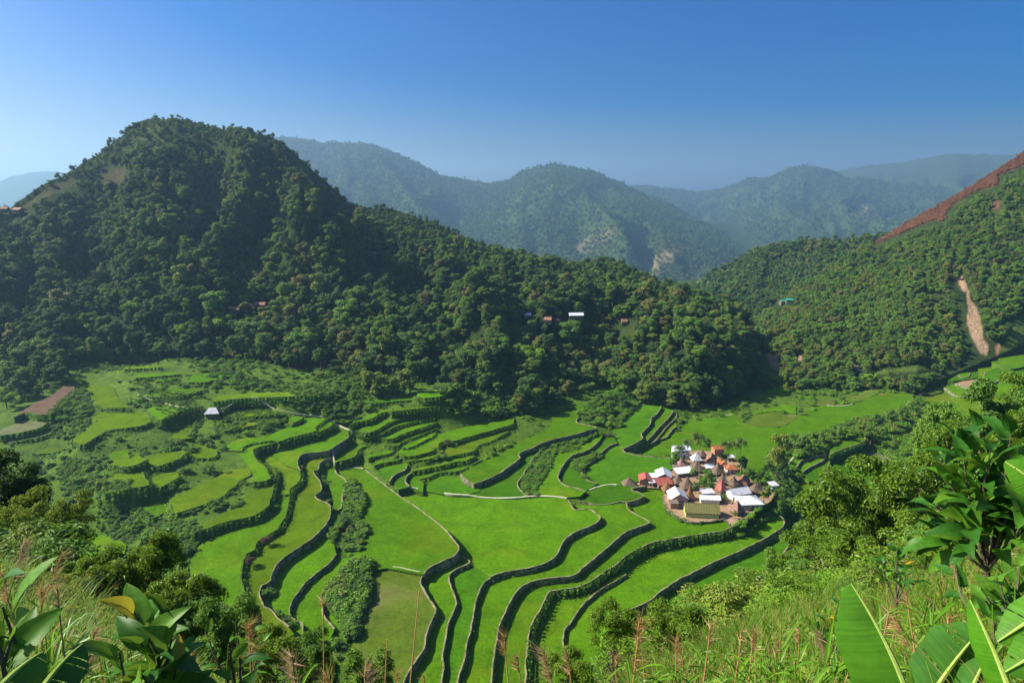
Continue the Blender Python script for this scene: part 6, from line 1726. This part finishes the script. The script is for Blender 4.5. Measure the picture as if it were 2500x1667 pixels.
def broad_shrub(root, tips, size, label, seed, per=9, name="broad_leaved_shrub", gold=0.0):
    gg = random.Random(seed)
    o = empty(name, tuple(root)); tag(o, label, "shrub", None)
    R0 = Vector(root)
    cen = sum((Vector(t) for t in tips), Vector()) / len(tips) - R0
    hub = cen * .55
    m = MB(); m.tube([(0, 0, -.15), hub * .5 + Vector((.05, .02, 0)), hub], [.035, .03, .024], 7); m.build("stem", M['bark'], o)
    for t in tips:
        T = Vector(t) - R0
        mid = hub.lerp(T, .55) + Vector((gg.uniform(-.06, .06), gg.uniform(-.06, .06), gg.uniform(0, .08)))
        b = MB(); b.tube([hub, mid, T], [.014, .01, .005], 5); b.build("branch", M['bark'], o)
        for k in range(per):
            q = .35 + .65 * (k + .5) / per
            p = hub.lerp(mid, q / .55) if q < .55 else mid.lerp(T, (q - .55) / .45)
            a = k * 2.4 + gg.random(); dirn = (T - hub).normalized()
            s1 = dirn.orthogonal().normalized(); s2 = dirn.cross(s1)
            dv = s1 * math.cos(a) + s2 * math.sin(a) + dirn * (.35 + .7 * q) + Vector((0, 0, .15))
            leaf_at(o, p, dv, size * gg.uniform(.75, 1.15), gg, OVG if gg.random() < gold else None)
    return o
gg = random.Random(12)
RS = 7.2
tips = []
for px, py in [(2330, 1060), (2390, 1040), (2290, 1110), (2350, 1110), (2420, 1090), (2470, 1050), (2310, 1170), (2370, 1160), (2440, 1150), (2500, 1120), (2280, 1230), (2340, 1230), (2400, 1220), (2460, 1210), (2520, 1190), (2310, 1290), (2370, 1290), (2450, 1270), (2510, 1260), (2270, 1320), (2560, 1110), (2560, 1220)]:
    tips.append(slant(px, py, RS + gg.uniform(-.5, .5)))
root = foot_of(slant(2450, 1480, 7.4)); 
broad_shrub(root, tips, .29, "broad leaved glossy shrub at the right edge", 21, 10)
broad_shrub(foot_of(slant(2440, 1640, 5.6)), [slant(2440, 1420, 5.6), slant(2490, 1380, 5.8), slant(2400, 1440, 5.7), slant(2330, 1380, 6.4), slant(2510, 1450, 5.5)], .19, "lower twigs with light leaves under the broad leaved shrub", 22, 6, "leafy_sapling")
# plants on the left
broad_shrub(foot_of(slant(370, 1700, 4.6)), [slant(325, 1490, 4.5), slant(400, 1480, 4.6), slant(340, 1560, 4.4), slant(420, 1560, 4.5), slant(290, 1590, 4.4), slant(430, 1630, 4.4), slant(340, 1640, 4.3)], .26, "large leaved plant with yellowing leaves at the lower left", 23, 5, "large_leaved_plant", .22)
broad_shrub(foot_of(slant(-20, 1640, 4.0)), [slant(5, 1480, 4.0), slant(-30, 1450, 4.0), slant(40, 1520, 4.0)], .30, "plant with one big drooping leaf at the left edge", 24, 3, "large_leaved_plant")
broad_shrub(foot_of(slant(570, 1720, 4.6)), [slant(560, 1590, 4.6), slant(585, 1600, 4.6)], .17, "heart leaved seedling at the lower left", 25, 3, "leafy_sapling")
broad_shrub(foot_of(slant(590, 1640, 7.5)), [slant(575, 1520, 7.5), slant(620, 1530, 7.6), slant(500, 1535, 7.8), slant(640, 1560, 7.3)], .14, "light leaved sapling in front of the widest paddy", 26, 6, "leafy_sapling")
broad_shrub(foot_of(slant(2190, 1420, 13)), [slant(2190, 1340, 13), slant(2230, 1320, 13), slant(2150, 1370, 13), slant(2260, 1380, 12.5), slant(2210, 1400, 12.5)], .2, "sapling with yellow leaves below the feathery trees", 28, 7, "leafy_sapling", .12)
broad_shrub(foot_of(slant(2060, 1520, 10)), [slant(2050, 1440, 10), slant(2020, 1500, 9.6), slant(1990, 1540, 9.2), slant(2100, 1530, 9.4)], .16, "sapling with a few golden leaves left of the large banana leaf", 29, 6, "leafy_sapling", .2)

# --- banana plants
M['banana'] = leaf_mat("banana_leaf", [(0.0, G_(.07, .24, .012)), (1.0, G_(.13, .34, .02))], .4, .5, .4, .3, 3.2)
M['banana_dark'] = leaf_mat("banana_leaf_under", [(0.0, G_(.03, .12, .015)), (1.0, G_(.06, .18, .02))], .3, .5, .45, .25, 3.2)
M['midrib'] = noise_mat("banana_midrib", [(0.3, G_(.25, .38, .06)), (0.7, G_(.4, .5, .12))], 8, bump_d=.004)
def banana_leaf(parent, base, tip, width, arch, fold, face, mat='banana', seed=1, tears=3):
    """blade of two folded halves with pleats and a few tears, and its midrib"""
    gg = random.Random(seed)
    B, T = Vector(base), Vector(tip)
    ax = T - B; ln = ax.length; axn = ax.normalized()
    fc = Vector(face); fc = (fc - axn * fc.dot(axn)).normalized(); side = axn.cross(fc)
    n = 56; sp = []
    for k in range(n + 1):
        t = k / n; sp.append(B + ax * t + fc * arch * ln * 4 * t * (1 - t))
    P0 = Vector(parent.location)
    torn = {s: set(gg.sample(range(6, n - 4), tears)) for s in (-1, 1)}
    m = MB()
    for s in (-1, 1):
        prev = None
        for k in range(n + 1):
            t = k / n
            w = width * .5 * (min(1, (1.0 - t) * 2.5) ** .66) * min(1, .25 + t * 5) if t < 1 else .002
            pleat = .0005 * (1 if k % 2 else -1)
            o1 = sp[k] + side * s * w * .5 * math.cos(fold) + fc * (-w * .5 * math.sin(fold) + pleat) + axn * w * .10
            o2 = sp[k] + side * s * w * math.cos(fold * 1.2) + fc * (-w * math.sin(fold * 1.2) - pleat + gg.uniform(-.0015, .0015)) + axn * w * .22
            row = [sp[k] - P0, o1 - P0, o2 - P0]
            if prev is not None:
                if k in torn[s]:
                    p2 = [prev[0], prev[1], prev[2] - axn * .02]; row2 = row
                    m.add([prev[0], row[0], row[1].lerp(row[0], .3)], [(0, 1, 2)] if s > 0 else [(0, 2, 1)])
                else:
                    m.add(prev + row, [(0, 1, 4, 3), (1, 2, 5, 4)] if s < 0 else [(0, 3, 4, 1), (1, 4, 5, 2)])
            prev = row
    lf = m.build("leaf", M[mat], parent, True)
    r = MB(); r.tube([p - P0 + fc * .004 for p in sp], [.013 * (1 - k / n) + .0025 for k in range(n + 1)], 6); r.build("midrib", M['midrib'], lf)
    return lf
CAMV = Vector((0, 0, CAM_Z))
def to_cam(p): return (CAMV - Vector(p)).normalized()
root = foot_of(slant(2330, 1900, 3.6)); bp = empty("banana_plant", tuple(root)); tag(bp, "banana plant with a huge upright bright leaf at the lower right", "banana plant", None)
hub = slant(2290, 1830, 3.6)
m = MB(); m.tube([(0, 0, -.2), Vector(hub) - Vector(root)], [.09, .07], 10); m.build("stem", M['stem'], bp)
b_, t_ = slant(2245, 1790, 3.5), slant(2076, 1424, 3.3)
banana_leaf(bp, b_, t_, .36, .06, .75, to_cam(b_) + Vector((.75, 0, .25)), 'banana', 1, 1)
b_, t_ = slant(2330, 1800, 3.9), slant(2368, 1466, 3.8)
banana_leaf(bp, slant(2490, 1760, 3.7), slant(2366, 1463, 3.6), .17, .03, 1.1, to_cam(b_) + Vector((.6, 0, 0)), 'banana', 2, 2)
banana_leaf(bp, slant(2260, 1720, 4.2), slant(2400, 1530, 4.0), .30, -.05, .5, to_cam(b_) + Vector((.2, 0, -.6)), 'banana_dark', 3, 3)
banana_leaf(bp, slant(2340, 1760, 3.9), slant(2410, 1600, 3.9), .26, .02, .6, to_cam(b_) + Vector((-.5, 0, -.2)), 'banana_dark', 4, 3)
root = foot_of(slant(2720, 1650, 3.6)); bp = empty("banana_plant", tuple(root)); tag(bp, "banana plant reaching in with torn leaves from the right edge", "banana plant", None)
m = MB(); m.tube([(0, 0, -.2), Vector(slant(2680, 1450, 3.6)) - Vector(root)], [.09, .07], 10); m.build("stem", M['stem'], bp)
banana_leaf(bp, slant(2660, 1430, 3.6), slant(2436, 1566, 3.5), .2, .05, .35, to_cam(slant(2500, 1500, 3.5)) + Vector((0, 0, .5)), 'banana', 6, 2)
banana_leaf(bp, slant(2680, 1520, 3.4), slant(2455, 1640, 3.3), .2, .05, .4, to_cam(slant(2500, 1600, 3.4)) + Vector((0, 0, .5)), 'banana', 7, 2)
banana_leaf(bp, slant(2640, 1250, 3.8), slant(2453, 1126, 3.7), .18, .08, .35, to_cam(slant(2500, 1170, 3.7)) + Vector((-.4, 0, .3)), 'banana', 8, 2)
root = foot_of(slant(60, 1900, 3.4)); bp = empty("banana_plant", tuple(root)); tag(bp, "banana plant with two torn bluish leaves in the lower left corner", "banana plant", None)
m = MB(); m.tube([(0, 0, -.2), Vector(slant(60, 1800, 3.4)) - Vector(root)], [.08, .06], 10); m.build("stem", M['stem'], bp)
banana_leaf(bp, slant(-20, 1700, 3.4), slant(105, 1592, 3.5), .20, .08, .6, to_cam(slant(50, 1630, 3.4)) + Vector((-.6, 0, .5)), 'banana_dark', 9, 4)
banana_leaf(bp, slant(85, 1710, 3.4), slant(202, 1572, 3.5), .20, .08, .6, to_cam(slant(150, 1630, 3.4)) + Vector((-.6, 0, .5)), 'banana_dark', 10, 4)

# --- reeds with dry plumes
def reed(px, py, r, rootdx, bend, label, plume=1.0, blades=8, color='dry', bl=.55, bare=False):
    H_ = Vector(slant(px, py, r)); rt = slant(px + rootdx, 1667, r); R0 = Vector(foot_of(rt))
    gg = random.Random(int(px * 3 + py))
    o = empty("reed", tuple(R0)); tag(o, label, "reed", None)
    T = H_ - R0; n = 12; sp = []
    for k in range(n + 1):
        t = k / n; sp.append(Vector((T.x * t + bend * .35 * math.sin(math.pi * t * .5) ** 3 * t, T.y * t, T.z * t - abs(bend) * .12 * t ** 4)))
    m = MB(); m.tube(sp, [.011 - .0075 * k / n for k in range(n + 1)], 5); m.build("stem", M['dry' if bare or color == 'dry' else 'reed'], o)
    if not bare:
        for k in range(blades):
            t = .25 + .6 * k / blades; i = int(t * n); p = sp[i]
            a = gg.random() * 6.28; L_ = bl * gg.uniform(.7, 1.3); w = .012 * gg.uniform(.8, 1.5)
            d = Vector((math.cos(a), math.sin(a), 0)); s_ = Vector((-d.y, d.x, 0))
            mb = MB(); rows = []
            for q in range(9):
                u = q / 8; c = p + d * L_ * (u * .75) + Vector((0, 0, L_ * (.75 * u - .85 * u * u * u)))
                ww = w * (1 - u) ** .7 * min(1, .4 + 3 * u)
                rows += [c - s_ * ww, c - Vector((0, 0, ww * .4)), c + s_ * ww]
            mb.add(rows, [(3 * q + c_, 3 * q + c_ + 1, 3 * q + c_ + 4, 3 * q + c_ + 3) for q in range(8) for c_ in range(2)])
            mb.build("blade", M['reed' if gg.random() < .6 else 'grass'], o)
    if plume > 0:
        mb = MB(); tip = sp[-1]; dr = (sp[-1] - sp[-3]).normalized()
        for k in range(int(120 * plume)):
            u = gg.random(); p = tip - dr * (.32 * plume * u)
            dv = (dr * .8 + Vector((gg.gauss(0, .32) + .25 * (1 if bend > 0 else -1), gg.gauss(0, .32), gg.gauss(0, .25) - .15))).normalized()
            L_ = gg.uniform(.08, .2) * (.5 + plume * .5); s_ = dv.orthogonal().normalized() * .0028
            e = p + dv * L_ - Vector((0, 0, L_ * .18))
            mb.add([p - s_, p + s_, e], [(0, 1, 2)])
        pl_ = mb.build("plume", M[color], o); pl_["kind"] = "stuff"
    return o
M['pinkdry'] = leaf_mat("pinkish_plume", [(0.0, G_(.36, .2, .11)), (1.0, G_(.6, .42, .28))], .3, .2, .7, .1)
for a in [(1540, 1505, 6.0, 0, .2, "tall reed with a thick tan plume before the lowest terraces", 1.5, 9, 'dry'), (1385, 1570, 5.4, 60, -.5, "curved reed with a pinkish plume leaning left, frame bottom centre", .9, 5, 'pinkdry'),
          (1690, 1560, 6.4, 30, -.3, "bent reed left of the golden olive bush", .8, 8, 'dry'), (1255, 1545, 5.2, 20, -.2, "thin grass stalk with a sparse seed head, frame bottom", .5, 4, 'dry'),
          (1300, 1590, 5.0, 40, -.3, "second bent stalk beside the sparse seed head", .4, 3, 'dry'), (755, 1590, 4.6, -10, -.3, "pink tipped young reed at the frame bottom left of the brownish paddy", .7, 3, 'pinkdry'),
          (868, 1625, 4.2, 0, .15, "reddish feathery plume at the frame bottom", .9, 4, 'pinkdry'), (830, 1640, 4.2, 0, -.2, "pale stubby plume beside the reddish feathery one", .6, 3, 'dry'),
          (597, 1520, 6.4, 0, .1, "reed with an orange plume before the widest paddy", 1.0, 4, 'dry'), (190, 1530, 5.6, -60, .3, "orange plume leaning right at the lower left", .9, 6, 'pinkdry'),
          (110, 1340, 9.0, -60, .5, "arching tan plume over the olive bush at the left", 1.2, 6, 'dry'), (20, 1310, 8.0, -50, .4, "pinkish plume at the left edge", 1.1, 6, 'pinkdry'), (35, 1390, 7.0, 20, -.3, "brown drooping reed at the left edge", .8, 8, 'dry'),
          (2035, 1540, 7.0, 40, -.3, "orange dry reed left of the large banana leaf", .9, 8, 'pinkdry'), (1890, 1560, 7.0, 0, .1, "brown stalk among the lower right reeds", .8, 8, 'dry'),
          (2230, 1500, 7.0, 60, -.4, "straw coloured stalk leaning left on the right slope", .7, 4, 'dry'), (2350, 1360, 9.5, 60, -.4, "straw coloured stalk under the broad leaved shrub", .6, 3, 'dry')]:
    reed(*a)
reed(1024, 1436, 5.6, -100, 0, "longest straight pale stalk in front of the brownish paddy", 0, 0, 'dry', bare=True)
reed(789, 1462, 5.6, -30, 0, "straight pale stalk in front of the green thicket", .25, 0, 'dry', bare=True)
reed(945, 1560, 5.0, -60, 0, "shorter straight stalk left of the longest pale one", 0, 0, 'dry', bare=True)
gg = random.Random(99)
def fringe(px): return "lower left" if px < 700 else "frame bottom's" if px < 1500 else "lower right"
def reed_set(spots, noun, plume, lo, hi, color, hgroup):
    made = []
    for px, py in spots:
        o = reed(px, py, gg.uniform(5.0, 7.4), gg.uniform(-40, 40), gg.uniform(-.35, .35), noun, plume * gg.uniform(.7, 1.2), gg.randint(lo, hi), color, bl=.6)
        made.append((px, py, o))
    for fr in ("lower left", "frame bottom's", "lower right"):
        mem = [m for m in made if fringe(m[0]) == fr]
        if not mem: continue
        byx = sorted(mem, key=lambda m: m[0]); byy = sorted(byx[1:-1] or byx, key=lambda m: m[1])
        for m in mem:
            pre = "leftmost " if m is byx[0] else "rightmost " if m is byx[-1] else "tallest " if m is byy[0] else "lowest " if m is byy[-1] else ""
            m[2]["label"] = "%s%s of the %s fringe" % (pre, noun, fr); m[2]["group"] = "%ss of the %s fringe" % (noun, fr)
reed_set([(830, 1580), (690, 1600), (1300, 1620), (1480, 1560), (1600, 1590), (1660, 1610), (1750, 1560), (1800, 1570), (1850, 1600), (1930, 1560), (1980, 1600), (1560, 1620), (1440, 1620), (1360, 1640), (1900, 1500), (2000, 1520),
          (2280, 1470), (2320, 1540), (2440, 1470), (2480, 1420), (2300, 1400), (460, 1540), (250, 1500), (150, 1480), (60, 1460), (300, 1440), (520, 1560), (100, 1540), (1180, 1650), (1100, 1655)], "leafy green reed", 0, 10, 15, 'reed', 0)
reed_set([(1580, 1530), (1640, 1550), (1720, 1520), (1780, 1530), (1830, 1540), (1880, 1530), (1960, 1530), (2060, 1570), (2140, 1480), (2240, 1440), (2300, 1500), (2420, 1520), (1500, 1600), (1430, 1590), (240, 1540), (310, 1530), (80, 1430), (160, 1430), (480, 1580), (640, 1570), (720, 1610), (960, 1640), (1040, 1650)],
         "dry straw coloured reed", .45, 3, 6, 'dry', 0)

# --- grass and weeds covering the slope
def tuft(seed, n, hmin, hmax, mat, wid=.006, spread=.16, seg=4):
    gg = random.Random(seed); V, F = [], []
    for k in range(n):
        a = gg.random() * 6.28; rr = spread * math.sqrt(gg.random()); L_ = gg.uniform(hmin, hmax); lean = gg.uniform(.1, .75); b = gg.random() * 6.28
        p = Vector((rr * math.cos(a), rr * math.sin(a), -.03)); d = Vector((math.cos(b), math.sin(b), 0)); s_ = Vector((-d.y, d.x, 0)); w = wid * gg.uniform(.7, 1.6)
        i0 = len(V)
        for q in range(seg + 1):
            u = q / seg; c = p + d * L_ * lean * u ** 1.6 + Vector((0, 0, L_ * (u - .38 * lean * u ** 3)))
            ww = w * (1 - u * .92)
            V += [c - s_ * ww, c + s_ * ww]
        F += [(i0 + 2 * q, i0 + 2 * q + 1, i0 + 2 * q + 3, i0 + 2 * q + 2) for q in range(seg)]
    return bpy.data.objects.new("grass_tuft_proto", mesh_np("grass_tuft", V, F, [M[mat]]))
def weed(seed, mat, n=60, ll=.11, lw=.06):
    cs = [(random.Random(seed + k).uniform(-.15, .15), random.Random(seed + k + 50).uniform(-.15, .15), .12 + .06 * k) for k in range(6)]
    v, q = leaves_on_clumps(cs, [.14] * 6, n, ll, lw, seed, shell=.2, upbias=.8)
    return bpy.data.objects.new("weed_proto", mesh_np("weed", v, q, [M[mat]]))
PROT = [tuft(1, 46, .25, .6, 'grass'), tuft(2, 40, .35, .8, 'grass', .007), tuft(3, 34, .3, .9, 'reed', .010), tuft(4, 36, .2, .5, 'grass', .005), tuft(5, 30, .3, .8, 'dry', .004), weed(6, 'leaf_near'), weed(7, 'leaf_mid', 70), weed(8, 'leaf_near', 50, .14, .08), weed(9, 'leaf_yellow', 50, .09, .05)]
ga = np.random.default_rng(77)
def slope_points(n, r0, r1, pw=1.0):
    az = ga.uniform(math.radians(-52), math.radians(52), n); r = r0 + (r1 - r0) * ga.random(n) ** pw
    x, y = np.sin(az) * r, np.cos(az) * r
    P = np.stack((x, y, near_z(x, y)), 1)
    return P[in_view(P + np.array((0, 0, .4)), 700)]
P1 = np.vstack((slope_points(10500, 2.6, 16), slope_points(14000, 10, 34), slope_points(10500, 25, 75)))
dd = np.hypot(P1[:, 0], P1[:, 1]); n = len(P1)
cl = fbm(P1[:, 0] * .6, P1[:, 1] * .6, 97)
ki = np.where(cl > .52, ga.choice(9, n, p=[.12, .1, .1, .08, .16, .18, .1, .1, .06]), ga.choice(9, n, p=[.24, .2, .16, .1, .18, .05, .03, .02, .02]))
s0 = (.75 + .6 * ga.random(n)) * np.clip(.75 + dd * .022, .8, 1.9)
r3 = np.zeros((n, 3)); r3[:, 2] = ga.random(n) * 6.28
scatter("grass", PROT, P1, np.stack((s0, s0, s0), 1), r3, ki, "tall grass and weeds on the slope below the camera")
P1 = np.vstack((slope_points(1500, 22, 60), slope_points(2600, 45, 140)))
n = len(P1); s0 = .7 + 1.6 * ga.random(n) ** 2; r3 = np.zeros((n, 3)); r3[:, 2] = ga.random(n) * 6.28
scatter("slope_scrub", FINE_SHRUBS, P1 - np.array((0, 0, .1)), np.stack((s0 * 1.2, s0 * 1.2, s0), 1), r3, ga.choice(6, n, p=np.array([.25, .1, .25, .15, .22, .03])), "low scrub on the slope below the camera")

# ------------------------------------------------------------------ air
HAZE_DENSITY = 0.00012
hz = MB(); hz.box((0, 4500, 173), (24000, 14000, 1013))
hm, HN, HL, hout = new_mat("blue_haze")
pv = HN.new("ShaderNodeVolumePrincipled")
pv.inputs["Color"].default_value = (0.42, 0.68, 1.0, 1)
pv.inputs["Density"].default_value = HAZE_DENSITY
pv.inputs["Anisotropy"].default_value = 0.45
HL.new(pv.outputs[0], hout.inputs["Volume"])
tag(hz.build("haze", hm), kind='stuff')
